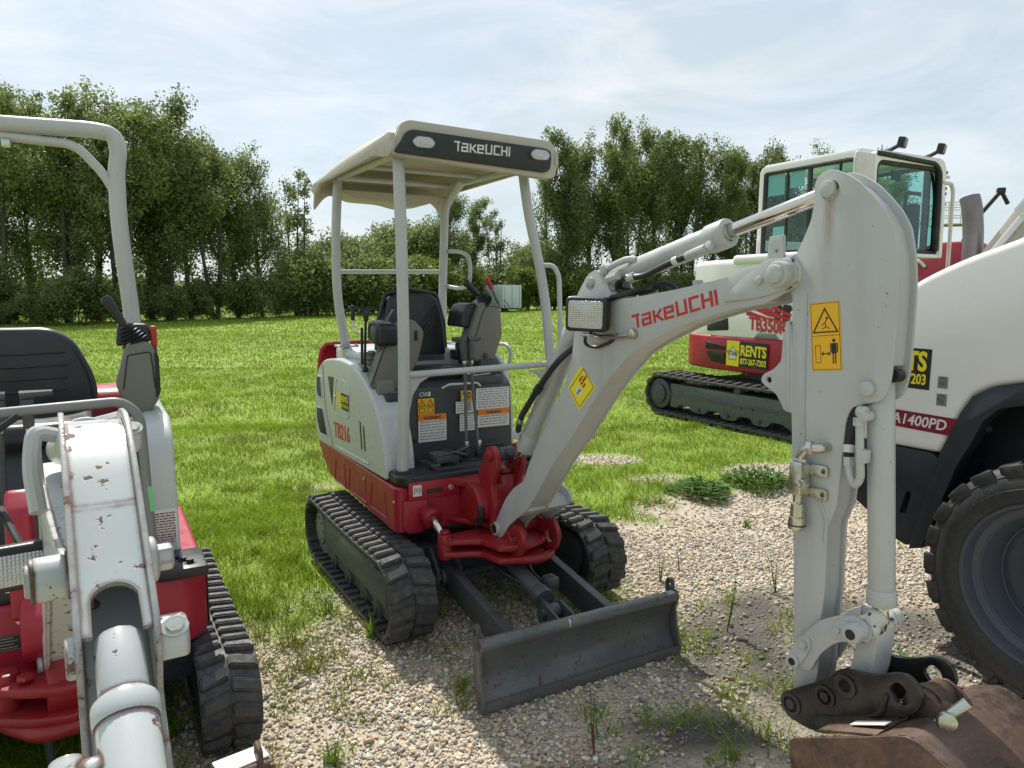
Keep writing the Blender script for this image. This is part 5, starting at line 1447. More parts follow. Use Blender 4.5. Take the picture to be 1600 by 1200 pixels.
for (x0, x1) in ((.58, .66), (.69, .79)): P().prism(round2([(x0, 1.31), (x1, 1.31), (x1, 1.48), (x0 + .01, 1.49)], .02), -.9325, -.90, 'y', .002).done('engine_vent', 'ink', bod3)
q = P(); q.prism(round2([(.30, 1.10), (.66, 1.10), (.60, 1.155), (.36, 1.155)], .01), -.94, -.90, 'y', .008); q.cyl((.40, -.93, 1.19), (.40, -.945, 1.19), .02, .003, 16); q.done('cover_latch', 'midgrey', bod3)
q = P(); q.prism(round2([(-.46, .93), (-.45, 1.02), (-.13, .98), (-.13, .93)], .015), -.957, -.90, 'y', .002); q.done('engine_vent', 'ink', lo3)
q = P(); q.prism(round2([(-.46, .90), (-.13, .90), (-.13, .76), (-.34, .78)], .015), -.957, -.90, 'y', .002); q.done('engine_vent', 'ink', lo3)
S3 = frame((-.10, -.9545, .752), (1, 0, -.02), (0, 0, 1))
def rents(S, parent, hgt=.30, w1=.23, w2=.46, phone='877-267-7203'):
    q = P(); plate(q, 0, 0, w1, hgt, S); q.done('rental_sticker', 'brightyellow', parent)
    q = P(); plate(q, w1, 0, w1 + w2, hgt, S); q.done('sticker_field', 'ink', parent)
    q = P(); star(q, w1 / 2, hgt * .48, w1 * .42, lift(S, .0016), .62); q.done('star', 'paper', parent)
    q = P()
    pts = []
    for i in range(10):
        a = math.pi / 2 + math.pi * i / 5; rr = w1 * (.46 if i % 2 == 0 else .30); pts.append((w1 / 2 + rr * math.cos(a), hgt * .48 + rr * math.sin(a)))
    strokes(q, [pts + [pts[0]]], .006, lift(S, .002), .0003)
    text_shape(q, 'STAR', lift(S, .0022) @ Matrix.Translation((w1 / 2, hgt * .42, 0)), hgt * .24, 'CENTER', bold=.002, xs=.8); q.done('star_lettering', 'ink', parent)
    q = P(); fit_text(q, 'RENTS', lift(S, .0014) @ Matrix.Translation((w1 + w2 * .05, hgt * .46, 0)), w2 * .9, hgt * .40, bold=.006)
    fit_text(q, phone, lift(S, .0014) @ Matrix.Translation((w1 + w2 * .05, hgt * .12, 0)), w2 * .9, hgt * .22, bold=.0028); q.done('sticker_lettering', 'brightyellow', parent)
rents(S3, lo3, .30, .20, .43)
q = P(); fit_text(q, 'TB350R', frame((.205, -.9335, 1.200), (1, 0, -.075), (0, 0, 1)), .56, .145, bold=.006, shear=-.12)
q.done('model_lettering', 'redink', bod3)
q = P(); G = frame((0, -.9335, 0), (1, 0, 0), (0, 0, 1))
for a in ([(.17, 1.36), (.17, 1.42), (.47, 1.34), (.80, 1.30), (.80, 1.28)], ): q.prism(a, 0, .0012, 'z', 0, T=G)
q.prism([(.20, 1.45), (.30, 1.50), (.80, 1.335), (.80, 1.315), (.50, 1.355)], 0, .0012, 'z', 0, T=G); q.prism([(.34, 1.515), (.42, 1.54), (.82, 1.38), (.80, 1.35)], 0, .0012, 'z', 0, T=G)
q.done('stripes', 'redink', bod3)
q = P(); plate(q, .83, 1.22, .90, 1.30, G); q.done('small_sticker', 'brightyellow', bod3)
# cab
X0, X1, Y0, Y1, Z0, Z1 = -.33, 1.24, -.27, 1.07, 2.02, 3.16
q = P()
sideo = round2([(X0 + .0, Z0), (X0 + .02, Z1), (X1 - .10, Z1), (X1, Z0 + .75), (X1, Z0)], [.02, .10, .22, .2, .02], 5)
holo = round2([(X0 + .065, Z0 + .07), (X0 + .08, Z1 - .07), (X1 - .15, Z1 - .07), (X1 - .075, Z0 + .75), (X1 - .075, Z0 + .07)], [.03, .04, .18, .2, .03], 5)
for y in (Y0, Y1 - .06): q.prism(sideo, y, y + .06, 'y', .012, holes=[holo])
q.box(((X0 + X1) / 2 - .06, (Y0 + Y1) / 2, Z1 - .02), (X1 - X0 - .22, Y1 - Y0 - .04, .09), .03)
q.box((X0 + .04, (Y0 + Y1) / 2, Z0 + .1), (.06, Y1 - Y0, .3), .01)
fo = round2([(Y0, Z0), (Y0, Z1 - .02), (Y1, Z1 - .02), (Y1, Z0)], [.02, .16, .16, .02], 5)
fh = round2([(Y0 + .075, Z0 + .04), (Y0 + .075, Z1 - .12), (Y1 - .075, Z1 - .12), (Y1 - .075, Z0 + .04)], [.03, .12, .12, .03], 5)
q.prism(fo, X1 - .08, X1 - .01, 'x', .012, holes=[fh])
cab = q.done('cab', 'hoodwhite', m3, angle=40)
q = P()
# black frames
def ring2(pts, w):
    c = Vector((sum(a for a, b in pts) / len(pts), sum(b for a, b in pts) / len(pts)))
    return [(c.x + (a - c.x) * (1 - w / abs(max(.3, (Vector((a, b)) - c).length))), c.y + (b - c.y) * (1 - w / max(.3, (Vector((a, b)) - c).length))) for a, b in pts]
for y in (Y0 + .025, Y1 - .035): q.tube([(a, y, b) for a, b in ring2(holo, .02)], .030, 0, 8, closed=True)
q.tube([(X1 - .045, a, b) for a, b in ring2(fh, .02)], .034, 0, 8, closed=True)
q.box((.42, Y0 + .025, (Z0 + Z1) / 2), (.05, .03, 1.0), .003); q.box((.10, Y0 + .025, (Z0 + Z1) / 2), (.025, .03, 1.0), .003); q.box((.82, Y0 + .025, 2.92), (.02, .03, .3), .003)
q.done('window_frame', 'ink', cab)
q = P(); q.prism(ring2(holo, .02), Y0 + .022, Y0 + .027, 'y', 0); q.done('window_glass', 'tealglass', cab)
q = P(); q.prism(ring2(holo, .02), Y1 - .037, Y1 - .032, 'y', 0); q.done('window_glass', 'tealglass', cab)
q = P(); q.prism(ring2(fh, .02), X1 - .047, X1 - .042, 'x', 0); q.done('windscreen', 'tealglass', cab)
q = P(); plate(q, -.20, 2.80, .05, 3.05, frame((0, Y0 + .032, 0), (1, 0, 0), (0, 0, 1))); plate(q, .13, 2.86, .34, 3.05, frame((0, Y0 + .032, 0), (1, 0, 0), (0, 0, 1))); plate(q, -.10, 2.14, .08, 2.42, frame((0, Y0 + .032, 0), (1, 0, 0), (0, 0, 1))); q.each(1, 'window_paper', paint('pale cyan paper', (.45, .62, .60), .6), cab)
q = P(); q.prism([(u + .40, w) for u, w in round2([(-.22, 2.1), (-.2, 2.62), (-.12, 2.72), (.12, 2.72), (.2, 2.62), (.22, 2.1)], .06)], .0, .10, 'x', .03); q.prism([(u + .40, w) for u, w in round2([(-.25, 2.1), (-.25, 2.2), (.25, 2.2), (.25, 2.1)], .03)], .05, .5, 'x', .03); q.done('cab_seat', 'vinyl', m3, angle=50)
q = P(); q.box((1.0, .83, 2.35), (.12, .15, .6), .03); q.tube([(1.10, .80, 2.75), (1.05, .62, 2.76), (1.05, .60, 2.6), (1.08, .66, 2.46)], .022, .05, 10); q.box((1.1, .92, 2.55), (.06, .08, .95), .02); q.done('cab_console', 'ink', m3)
q = P(); q.prism(round2([(.30, 2.88), (.46, 2.87), (.47, 2.98), (.31, 2.99)], .02), 1.05, 1.07, 'x', .006); q.done('mirror', 'black', m3)
q = P(); q.tube([(1.22, -.20, 3.10), (1.235, -.14, 3.10), (1.235, .85, 3.07), (1.235, .94, 2.98), (1.24, .95, 2.1)], .028, .08, 10); q.done('door_seal', 'ink', cab)
for y in (.06, .78):
    q = P(); q.tube([(1.0, y, 3.14), (1.16, y + .03, 3.16), (1.24, y + .06, 3.20)], .022, .05, 8)
    T = Matrix.Translation((1.27, y + .10, 3.235)) @ Matrix.Rotation(R(20), 4, 'Z') @ Matrix.Rotation(R(12), 4, 'Y') @ Matrix.Scale(.78, 4)
    q.prism(round2([(-.09, -.07), (.09, -.07), (.09, .07), (-.09, .07)], .02), -.05, .04, 'x', .012, T=T)
    hl = q.done('cab_lamp', 'black', m3)
    q = P(); q.prism(round2([(-.07, -.055), (.07, -.055), (.07, .055), (-.07, .055)], .015), .035, .046, 'x', .004, T=T); q.done('lamp_lens', 'midgrey', hl)
q = P(); q.box((1.30, -.50, 2.90), (.05, .30, .34), .04, seg=3); q.tube([(1.2, -.28, 3.02), (1.29, -.36, 3.04), (1.29, -.64, 3.02), (1.29, -.64, 2.80), (1.2, -.28, 2.75)], .018, .04, 8); q.done('side_mirror', 'silverink', m3)
q = P(); q.tube([(1.22, 1.02, 2.88), (1.22, 1.20, 2.88), (1.22, 1.24, 2.80), (1.22, 1.24, 1.5)], .022, .06, 10); q.tube([(1.21, 1.08, 2.95), (1.21, 1.15, 2.95)], .02, 0, 8); q.done('hand_rail', 'silverink', m3)
for z in (3.0, 2.82, 2.76, 2.64): P().cyl((1.2, 1.06, z), (1.2, 1.12, z), .022, .004, 10).done('door_hinge', 'ink', cab)
# boom of machine 3, folded down in front, mostly hidden
q = P(); q.prism(round2([(1.35, .9), (1.6, 1.0), (2.3, 2.2), (2.55, 2.35), (3.1, 2.0), (3.15, 1.85), (2.6, 2.05), (2.45, 2.0), (1.8, .9), (1.5, .75)], .06), -.62, -.40, 'y', .02); 
m3b = None
# ================================================================== WHEEL LOADER at the right edge
ld = thing('wheel_loader', 'glossy white machine with maroon stripe and big black tyre, cut off by the right edge', 'loader', (2.047, 2.769, 0), ROT)
HO = [(-.86, .905), (-.422, .908), (-.372, 1.03), (-.345, 1.10), (-.300, 1.178), (-.225, 1.222), (-.09, 1.255), (.25, 1.285), (1.3, 1.28), (1.6, 1.3), (1.6, 2.2), (.9, 2.2), (.10, 1.93), (-.14, 1.832), (-.38, 1.752), (-.56, 1.672), (-.78, 1.53), (-.90, 1.40), (-.92, 1.10)]
q = P(); q.prism(round2(HO, [.03, .03, .01, .03, .03, .03, .05, .1, .05, .05, .05, .2, .1, .1, .1, .1, .15, .12, .05], 4), .03, .95, 'y', .055, seg=5)
hood = q.done('engine_hood', 'hoodwhite', ld, angle=45)
SD2 = frame((0, .0292, 0), (1, 0, 0), (0, 0, 1))
q = P(); q.prism([(-.86, 1.006), (-.387, .995), (-.352, 1.072), (-.87, 1.083)], 0, .0008, 'z', 0, T=SD2); q.done('model_stripe', 'maroon', hood, flat=True)
q = P(); fit_text(q, 'A1400PD', lift(frame((-.400, .0292, 1.014), (1, 0, -.02), (0, 0, 1)), .001), .255, .046, bold=.0012, shear=.15, align='RIGHT'); q.done('model_lettering', 'paper', hood)
S4 = frame((-1.04 + .10, .0292, 1.188), (1, 0, -.015), (0, 0, 1))
q = P(); plate(q, .0, 0, .16, .18, S4); q.done('rental_sticker', 'brightyellow', hood)
q = P(); plate(q, .16, 0, .452, .18, S4); q.done('sticker_field', 'ink', hood)
q = P(); star(q, .08, .09, .065, lift(S4, .0016), .6); q.done('star', 'paper', hood)
q = P(); fit_text(q, 'RENTS', lift(S4, .0014) @ Matrix.Translation((.434, .084, 0)), .26, .082, bold=.004, align='RIGHT')
fit_text(q, '877-267-7203', lift(S4, .0014) @ Matrix.Translation((.434, .022, 0)), .26, .045, bold=.0016, align='RIGHT'); q.done('sticker_lettering', 'brightyellow', hood)
for k, (u, v) in enumerate(((-.452, 1.196), (-.452, 1.120))):
    Tk = frame((u, .0292, v), (1, 0, 0), (0, 0, 1))
    q = P(); plate(q, 0, 0, .044, .052, Tk); so_ = q.done('symbol_sticker', 'midgrey', hood)
    q = P(); strokes(q, [[(.012, .012), (.033, .012), (.033, .042), (.012, .042), (.012, .012)], [(.016, .042), (.016, .047), (.03, .047)], [(.022, .032), (.017, .022), (.022, .017), (.027, .022), (.022, .032)]] + ([[(.004, .035), (.004, .02), (.009, .028), (.004, .035)]] if k else []), .002, lift(Tk, .001), .0003); q.done('symbol', 'ink', so_)
# rear lower plate with slot
RP = round2([(-.90, .905), (-.455, .905), (-.412, .865), (-.505, .49), (-.54, .455), (-.60, .47), (-.80, .60), (-.92, .66)], [.02, .03, .03, .03, .03, .05, .05, .02])
q = P(); q.prism(RP, .035, .06, 'y', .005, holes=[round2([(-.565, .71), (-.540, .71), (-.560, .605), (-.592, .60), (-.590, .615)], .012, 3)])
q.done('tail_plate', 'steelgrey' if False else 'navy', ld)
q = P(); q.prism([(-.92, .62), (-.52, .45), (-.36, .88), (-.92, .90)], .12, .90, 'y', .01); q.done('counterweight', 'navy', ld)
# wheel arch
AR = [(-.422, .908), (-.372, 1.03), (-.345, 1.10), (-.300, 1.178), (-.225, 1.222), (-.09, 1.255), (.25, 1.285), (1.3, 1.28)]
AR2 = [(1.3, 1.19), (.25, 1.20), (-.06, 1.175), (-.19, 1.14), (-.25, 1.08), (-.29, .98), (-.34, .88), (-.47, .47), (-.53, .45)]
q = P(); q.prism(AR + AR2, .022, .10, 'y', .004); q.done('fender', 'navy', ld)
q = P(); q.prism([(-.50, .47), (-.36, .90), (-.25, 1.14), (0, 1.22), (1.5, 1.25), (1.5, .45)], .42, .50, 'y', .01); q.prism(AR + [(1.3, 1.26), (.25, 1.265), (-.09, 1.235), (-.225, 1.20), (-.29, 1.16), (-.40, .90)], .09, .45, 'y', 0)
q.prism(AR + [(1.3, .45), (-.50, .45), (-.45, .60)], .29, .35, 'y', 0)
q.done('wheel_arch', 'navy', ld)
q = P(); bolt(q, (-.26, .04 + .05, 1.04), (0, -1, 0), .010, .006); bolt(q, (-.335, .1, .95), (0, -1, 0), .010, .006); q.box((-.40, .40, .87), (.9, .07, .03), .005); q.done('arch_bracket', 'navy', ld)
# wheel
WC = Vector((.075, .10, .485)); WR = .505
q = P()
prof = [(-.155, .325), (-.170, .345), (-.176, .38), (-.172, .42), (-.150, .462), (-.125, .478), (-.04, .482), (.04, .482), (.125, .478), (.150, .462), (.172, .42), (.176, .38), (.170, .345), (.155, .325)]
q.lathe(WC, (0, 1, 0), prof, 72, cap=False)
for k, rr in enumerate((.385, .44)):
    q.tube([(WC.x + rr * math.cos(a), WC.y - .1735 + (.0 if k == 0 else .012), WC.z + rr * math.sin(a)) for a in [2 * math.pi * i / 60 for i in range(60)]], .0035, 0, 6, closed=True)
nl = 24
for i in range(nl):
    for s in (-1, 1):
        a = 2 * math.pi * (i + (.5 if s > 0 else 0)) / nl
        bm = bmesh.new(); V = []
        for (da, y, r0) in ((0.0, s * .158, .448), (.165, s * .158, .448), (.012, s * .160, .484), (.160, s * .160, .484), (.10, s * .012, .478), (.245, s * .012, .478), (.105, s * .012, .497), (.240, s * .012, .497)):
            V.append(bm.verts.new((WC.x + r0 * math.cos(a + da * 1.2), WC.y + y, WC.z + r0 * math.sin(a + da * 1.2))))
        for fc in ((0, 1, 3, 2), (4, 6, 7, 5), (0, 2, 6, 4), (1, 5, 7, 3), (2, 3, 7, 6), (0, 4, 5, 1)): bm.faces.new([V[j] for j in fc])
        bmesh.ops.recalc_face_normals(bm, faces=bm.faces[:]); bmesh.ops.bevel(bm, geom=bm.edges[:], offset=.005, segments=1, affect='EDGES')
        q.addbm(bm)
        # shoulder block on the side wall
        aa = a + .04
        q.box((WC.x + .455 * math.cos(aa + .03), WC.y + s * .160, WC.z + .455 * math.sin(aa + .03)), (.052, .020, .078), .008, seg=2, rot=(0, -aa, 0))
ty = q.done('tyre', 'tyre', ld, angle=35)
q = P(); q.lathe(WC, (0, 1, 0), [(-.155, .335), (-.166, .328), (-.150, .315), (-.11, .308), (-.10, .285), (-.085, .278), (-.06, .262), (.0, .25), (.03, .235), (.035, .17), (.0, .155), (-.005, .0)], 56, cap=False)
for rr_, yy_ in ((.322, -.158), (.282, -.09), (.245, .0)): q.tube([(WC.x + rr_ * math.cos(a), WC.y + yy_, WC.z + rr_ * math.sin(a)) for a in [2 * math.pi * i / 60 for i in range(60)]], .006, 0, 8, closed=True)
for k in range(6):
    a = 2 * math.pi * k / 6; bolt(q, (WC.x + .09 * math.cos(a), WC.y - .005, WC.z + .09 * math.sin(a)), (0, -1, 0), .014, .012)
q.done('rim', 'rim', ld, angle=40)
# exhaust, lift arm
q = P(); q.tube([(-.66, .60, 1.62), (-.665, .60, 1.90), (-.68, .60, 2.02), (-.695, .60, 2.07)], .045, .10, 22); q.done('exhaust_pipe', 'exhaust', ld, angle=60)
q = P(); q.prism(round2([(-.72, 1.62), (-.66, 1.72), (-.10, 2.50), (.40, 3.10), (.75, 3.0), (.10, 2.0), (-.20, 1.62)], .03), .56, .62, 'y', .01)
la = q.done('lift_arm', 'canopy', ld)
q = P()
for o_ in (0, .06): q.tube([(-.64 + o_, .54, 1.66 - o_ * .7), (.42 + o_, .54, 3.05 - o_ * .7)], .016, 0, 10)
q.box((-.40, .53, 2.0), (.09, .05, .05), .008, rot=(0, R(-52), 0)); q.done('lift_arm_pipe', 'white', la)
q = P(); bolt(q, (-.30, .558, 2.19), (0, -1, 0), .01, .006); bolt(q, (-.27, .558, 2.24), (0, -1, 0), .01, .006); q.done('bolt', 'zinc', la)
q = P(); q.box((.35, .5, .6), (1.9, .5, .35), .03); q.done('chassis', 'navy', ld)

# ------------------------------------------------------------------ far machines behind the loader
bl_ = thing('boom_lift', 'work platform with wire cage railing on a folded black boom, far behind', 'lift', (12.9, 20.6, 0), R(-15))
q = P(); q.box((0, 0, .55), (2.2, 1.3, .5), .05); q.box((-.2, 0, 1.1), (1.5, 1.1, .6), .08); q.done('chassis', 'red', bl_)
q = P()
for x in (-.75, .75):
    for y in (-.62, .62): q.cyl((x, y - .12, .38), (x, y + .12, .38), .38, .04, 24)
q.done('wheel', 'tyre', bl_)
q = P(); q.tube([(.1, 0, 1.3), (-.5, 0, 2.8), (-.25, -.1, 3.55)], .07, .1, 8); q.tube([(-.25, -.1, 3.55), (.36, -.15, 4.38)], .06, 0, 8); q.tube([(.36, -.15, 4.38), (.55, -.15, 4.02)], .055, 0, 8); q.box((.36, -.15, 4.38), (.2, .16, .16), .03); q.box((-.22, -.1, 3.56), (.2, .18, .18), .03)
q.done('folding_boom', 'black', bl_)
q = P()
bx0, bx1, by0, by1, bz0 = -1.25, -.35, -.45, .25, 3.50
for z in (3.50, 3.72, 3.94, 4.08):
    q.tube([(bx0, by0, z), (bx1, by0, z), (bx1, by1, z), (bx0, by1, z)], .014, .08, 6, closed=True)
for x in (bx0, bx0 + .3, bx0 + .6, bx1):
    for y in (by0, by1): q.tube([(x, y, bz0), (x, y, 4.08)], .012, 0, 6)
q.box((bx1 - .05, -.1, 3.95), (.12, .4, .3), .03)
ck = q.done('cage', 'silverink', bl_)
q = P(); q.box((-.8, -.1, 3.50), (.86, .66, .04), .01); q.done('cage_floor', paint('brown cage floor', (.25, .15, .10), .6), bl_)

rm = thing('red_machine', 'dark red machine body partly seen behind the exhaust pipe', 'machine', (9.75, 16.4, 0), ROT)
q = P(); q.prism(round2([(-.9, .5), (-.9, 2.0), (-.55, 2.6), (-.2, 2.72), (.4, 2.72), (.6, 2.0), (.9, 1.6), (.9, .5)], .1), -.5, .5, 'y', .05); q.done('body', 'red', rm)
q = P(); q.tube([(-.75, -.52, 2.35), (-.45, -.52, 2.32), (-.35, -.5, 2.2)], .05, .05, 8); q.done('fitting', 'chrome', rm)
for x in (-.6, .6):
    q = P()
    for y in (-.55, .55): q.cyl((x, y - .14, .45), (x, y + .14, .45), .45, .04, 24)
    q.done('wheel', 'tyre', rm)
# trailer far away
tl_ = thing('box_trailer', 'small pale box trailer parked in front of the far trees', 'trailer', (-.55, 68.5, 0), R(-62))
q = P(); q.box((-1.3, 0, 1.75), (5.4, 2.3, 2.6), .03)
for k in range(12): q.box((-3.8 + .45 * k, -1.16, 1.75), (.06, .03, 2.5), .01)
bd = q.done('box_body', 'container', tl_)
q = P(); q.box((1.412, 0, 1.75), (.02, .04, 2.5), .0); 
for y in (-.9, .9): q.box((1.412, y, 1.75), (.02, .03, 2.5), 0)
q.done('door_bars', 'midgrey', bd)
q = P(); q.box((-1.3, 0, .38), (5.2, 1.6, .15), .02)
for x in (-2.6, -1.7):
    for y in (-.95, .95): q.cyl((x, y - .1, .35), (x, y + .1, .35), .35, .03, 18)
q.done('running_gear', 'black', tl_)
tl_.scale = (.85, .85, .80)
q = P(); q.tube([(1.5, -1.0, 1.4), (3.2, -1.0, .3)], .04, 0, 6); q.tube([(1.5, -1.0, .8), (2.3, -1.0, .2)], .04, 0, 6); q.done('entry_rail', 'ink', tl_)
# ================================================================== GROUND
def vnoise(x, y, s, seed=0):
    """smooth value noise in numpy, 0..1"""
    x = np.asarray(x, float) / s; y = np.asarray(y, float) / s
    xi = np.floor(x).astype(int); yi = np.floor(y).astype(int); fx = x - xi; fy = y - yi
    fx = fx * fx * (3 - 2 * fx); fy = fy * fy * (3 - 2 * fy)
    def hsh(a, b):
        n = (a * 374761393 + b * 668265263 + seed * 1442695041) & 0x7fffffff
        n = (n ^ (n >> 13)) * 1274126177 & 0x7fffffff
        return ((n ^ (n >> 16)) & 0xffff) / 65535.0
    return (hsh(xi, yi) * (1 - fx) + hsh(xi + 1, yi) * fx) * (1 - fy) + (hsh(xi, yi + 1) * (1 - fx) + hsh(xi + 1, yi + 1) * fx) * fy

def gravel_mask(x, y):
    """1 on gravel, 0 on grass"""
    b = np.interp(x, [-6, -3, -1.75, -1.35, -1.0, -.5, 0.0, .5, .9, 1.2, 1.8, 2.3, 3.0, 5.0, 9.0], [3.0, 3.3, 3.85, 3.50, 3.6, 4.1, 4.5, 4.75, 5.15, 5.5, 5.75, 6.0, 6.3, 7.0, 7.6])
    n = (vnoise(x, y, .55, 1) - .5) * .7 + (vnoise(x, y, .17, 2) - .5) * .35
    d = b - y + n
    m = np.clip(d / .35 + .5, 0, 1)
    # bare patches further back
    for (px_, py_, rx, ry) in ((.85, 7.05, .45, .28), (2.6, 6.6, .7, .35), (1.3, 6.3, .3, .15), (-1.65, 6.0, .25, .12)):
        q = ((x - px_) / rx) ** 2 + ((y - py_) / ry) ** 2
        m = np.maximum(m, np.clip((1 - q) * 2 + n * 2, 0, 1) * .9)
    # grass along the left machine and between the tracks
    g2 = np.clip(1 - (((x + 1.9) / .75) ** 2 + ((y - 2.6) / 1.6) ** 2), 0, 1) * 1.4
    g3 = np.clip(1 - (((x - .25) / .55) ** 2 + ((y - 3.75) / .5) ** 2), 0, 1) * .5
    return np.clip(m - g2 - g3, 0, 1)

def damp_mask(x, y):
    d = 0
    for (px_, py_, rx, ry) in ((1.0, 3.2, .42, .40), (1.45, 3.55, .5, .3), (.75, 2.55, .35, .16), (1.75, 3.3, .55, .45), (.40, 2.25, .35, .12), (1.25, 2.75, .3, .35)):
        d = np.maximum(d, np.clip(1.35 - ((x - px_) / rx) ** 2 - ((y - py_) / ry) ** 2, 0, 1))
    return np.clip(d * (.45 + 1.1 * vnoise(x, y, .16, 9)), 0, 1)

def ground_z(x, y):
    near = np.clip((y - 1) / 2, 0, 1)
    return (vnoise(x, y, .9, 4) - .5) * .02 * near + (vnoise(x, y, .25, 5) - .5) * .010

def make_ground():
    # fine patch near the camera inside one sheet that reaches the horizon
    gx = np.unique(np.concatenate([np.array([-2500, -900, -300, -120, -60, -30, -18]), np.arange(-12, 12.001, .12), np.array([18, 30, 60, 120, 300, 900, 2500])]))
    gy = np.unique(np.concatenate([np.array([-900, -200, -60, -20, -8, -3]), np.arange(-1, 14.001, .12), np.array([18, 25, 35, 50, 80, 140, 300, 900, 2500])]))
    X, Y = np.meshgrid(gx, gy)
    Z = ground_z(X, Y) - .006
    far = (np.abs(X) > 12.1) | (Y > 14.1) | (Y < -1.1)
    Z[far] = -.012
    nx, ny = len(gx), len(gy)
    co = np.stack([X, Y, Z], -1).reshape(-1, 3)
    idx = np.arange(nx * ny).reshape(ny, nx)
    f = np.stack([idx[:-1, :-1], idx[:-1, 1:], idx[1:, 1:], idx[1:, :-1]], -1).reshape(-1, 4)
    me = bpy.data.meshes.new('ground')
    me.vertices.add(len(co)); me.vertices.foreach_set('co', co.ravel())
    me.loops.add(f.size); me.loops.foreach_set('vertex_index', f.ravel())
    me.polygons.add(len(f)); me.polygons.foreach_set('loop_start', np.arange(0, f.size, 4))
    me.update(); me.validate()
    g = gravel_mask(X, Y).ravel(); d = damp_mask(X, Y).ravel()
    g[far.ravel()] = 0; d[far.ravel()] = 0
    at = me.color_attributes.new('kindmask', 'FLOAT_COLOR', 'POINT')
    at.data.foreach_set('color', np.stack([g, d, np.zeros_like(g), np.ones_like(g)], -1).ravel().astype(np.float32))
    me.polygons.foreach_set("use_smooth", [True] * len(me.polygons))
    o = bpy.data.objects.new('ground', me); COL.objects.link(o)
    m, n, l, p = new_mat('lot ground')
    nt = m.node_tree
    va = n.new("ShaderNodeVertexColor"); va.layer_name = 'kindmask'
    sp = n.new("ShaderNodeSeparateColor"); l.new(va.outputs["Color"], sp.inputs[0])
    # gravel
    vor = n.new("ShaderNodeTexVoronoi"); vor.inputs["Scale"].default_value = 62
    tcn = n.new("ShaderNodeTexCoord"); l.new(tcn.outputs["Object"], vor.inputs["Vector"])
    grv = mixc(nt, ramp(nt, noise(nt, 9, 6, .7), .3, .7), (0.40, 0.325, 0.23), (0.60, 0.50, 0.365))
    vcol = n.new("ShaderNodeSeparateColor"); l.new(vor.outputs["Color"], vcol.inputs[0])
    grv = mixc(nt, ramp(nt, vcol.outputs[0], 0, 1, 0, .55), grv, (0.16, 0.145, 0.125))
    grv = mixc(nt, ramp(nt, vcol.outputs[1], .75, 1, 0, .8), grv, (0.52, 0.49, 0.44))
    damp = mixc(nt, noise(nt, 30, 5, .7), (0.050, 0.045, 0.040), (0.12, 0.105, 0.09))
    grv = mixc(nt, sp.outputs[1], grv, damp)
    # grass base
    gr = mixc(nt, ramp(nt, noise(nt, .35, 5, .6), .35, .65), (0.155, 0.245, 0.016), (0.215, 0.305, 0.026))
    gr = mixc(nt, ramp(nt, noise(nt, 3.0, 6, .7), .52, .75, 0, .6), gr, (0.075, 0.115, 0.016))
    gr = mixc(nt, ramp(nt, noise(nt, 26, 5, .7), .5, .8, 0, .8), gr, (0.22, 0.30, 0.03))
    gr = mixc(nt, ramp(nt, noise(nt, 1.3, 6, .7), .60, .75, 0, .5), gr, (0.14, 0.12, 0.06))
    l.new(mixc(nt, sp.outputs[0], gr, grv), p.inputs["Base Color"])
    p.inputs["Roughness"].default_value = .9
    h = n.new("ShaderNodeMath"); h.operation = 'ADD'
    l.new(vor.outputs["Distance"], h.inputs[0]); l.new(noise(nt, 40, 4, .7), h.inputs[1])
    bump(nt, h.outputs[0], .8, .012, p)
    me.materials.append(m)
    tag(o, kind='structure')
make_ground()

def np_mesh(name, co, faces_flat, starts, mat, attr=None, smooth=False):
    me = bpy.data.meshes.new(name)
    me.vertices.add(len(co)); me.vertices.foreach_set('co', np.ascontiguousarray(co, np.float32).ravel())
    me.loops.add(len(faces_flat)); me.loops.foreach_set('vertex_index', faces_flat.astype(np.int32))
    me.polygons.add(len(starts)); me.polygons.foreach_set('loop_start', starts.astype(np.int32))
    me.update()
    if attr is not None:
        a = me.color_attributes.new('tint', 'FLOAT_COLOR', 'POINT')
        a.data.foreach_set('color', np.ascontiguousarray(attr, np.float32).ravel())
    if smooth: me.polygons.foreach_set("use_smooth", [True] * len(me.polygons))
    me.materials.append(mat)
    o = bpy.data.objects.new(name, me); COL.objects.link(o)
    return o

def tint_mat(name, rough=.7, translucent=0.0, noise_scale=0, spec=.5):
    m, n, l, p = new_mat(name)
    va = n.new("ShaderNodeVertexColor"); va.layer_name = 'tint'
    col = va.outputs["Color"]
    if noise_scale:
        col = mixc(m.node_tree, ramp(m.node_tree, noise(m.node_tree, noise_scale, 5, .7), .45, .75, 0, .5), col, (.10, .085, .07))
    l.new(col, p.inputs["Base Color"])
    p.inputs["Roughness"].default_value = rough
    p.inputs["Specular IOR Level"].default_value = spec
    if translucent:
        t = n.new("ShaderNodeBsdfTranslucent"); l.new(col, t.inputs[0])
        mx = n.new("ShaderNodeMixShader"); mx.inputs[0].default_value = translucent
        l.new(p.outputs[0], mx.inputs[1]); l.new(t.outputs[0], mx.inputs[2])
        l.new(mx.outputs[0], n["Material Output"].inputs[0])
    return m

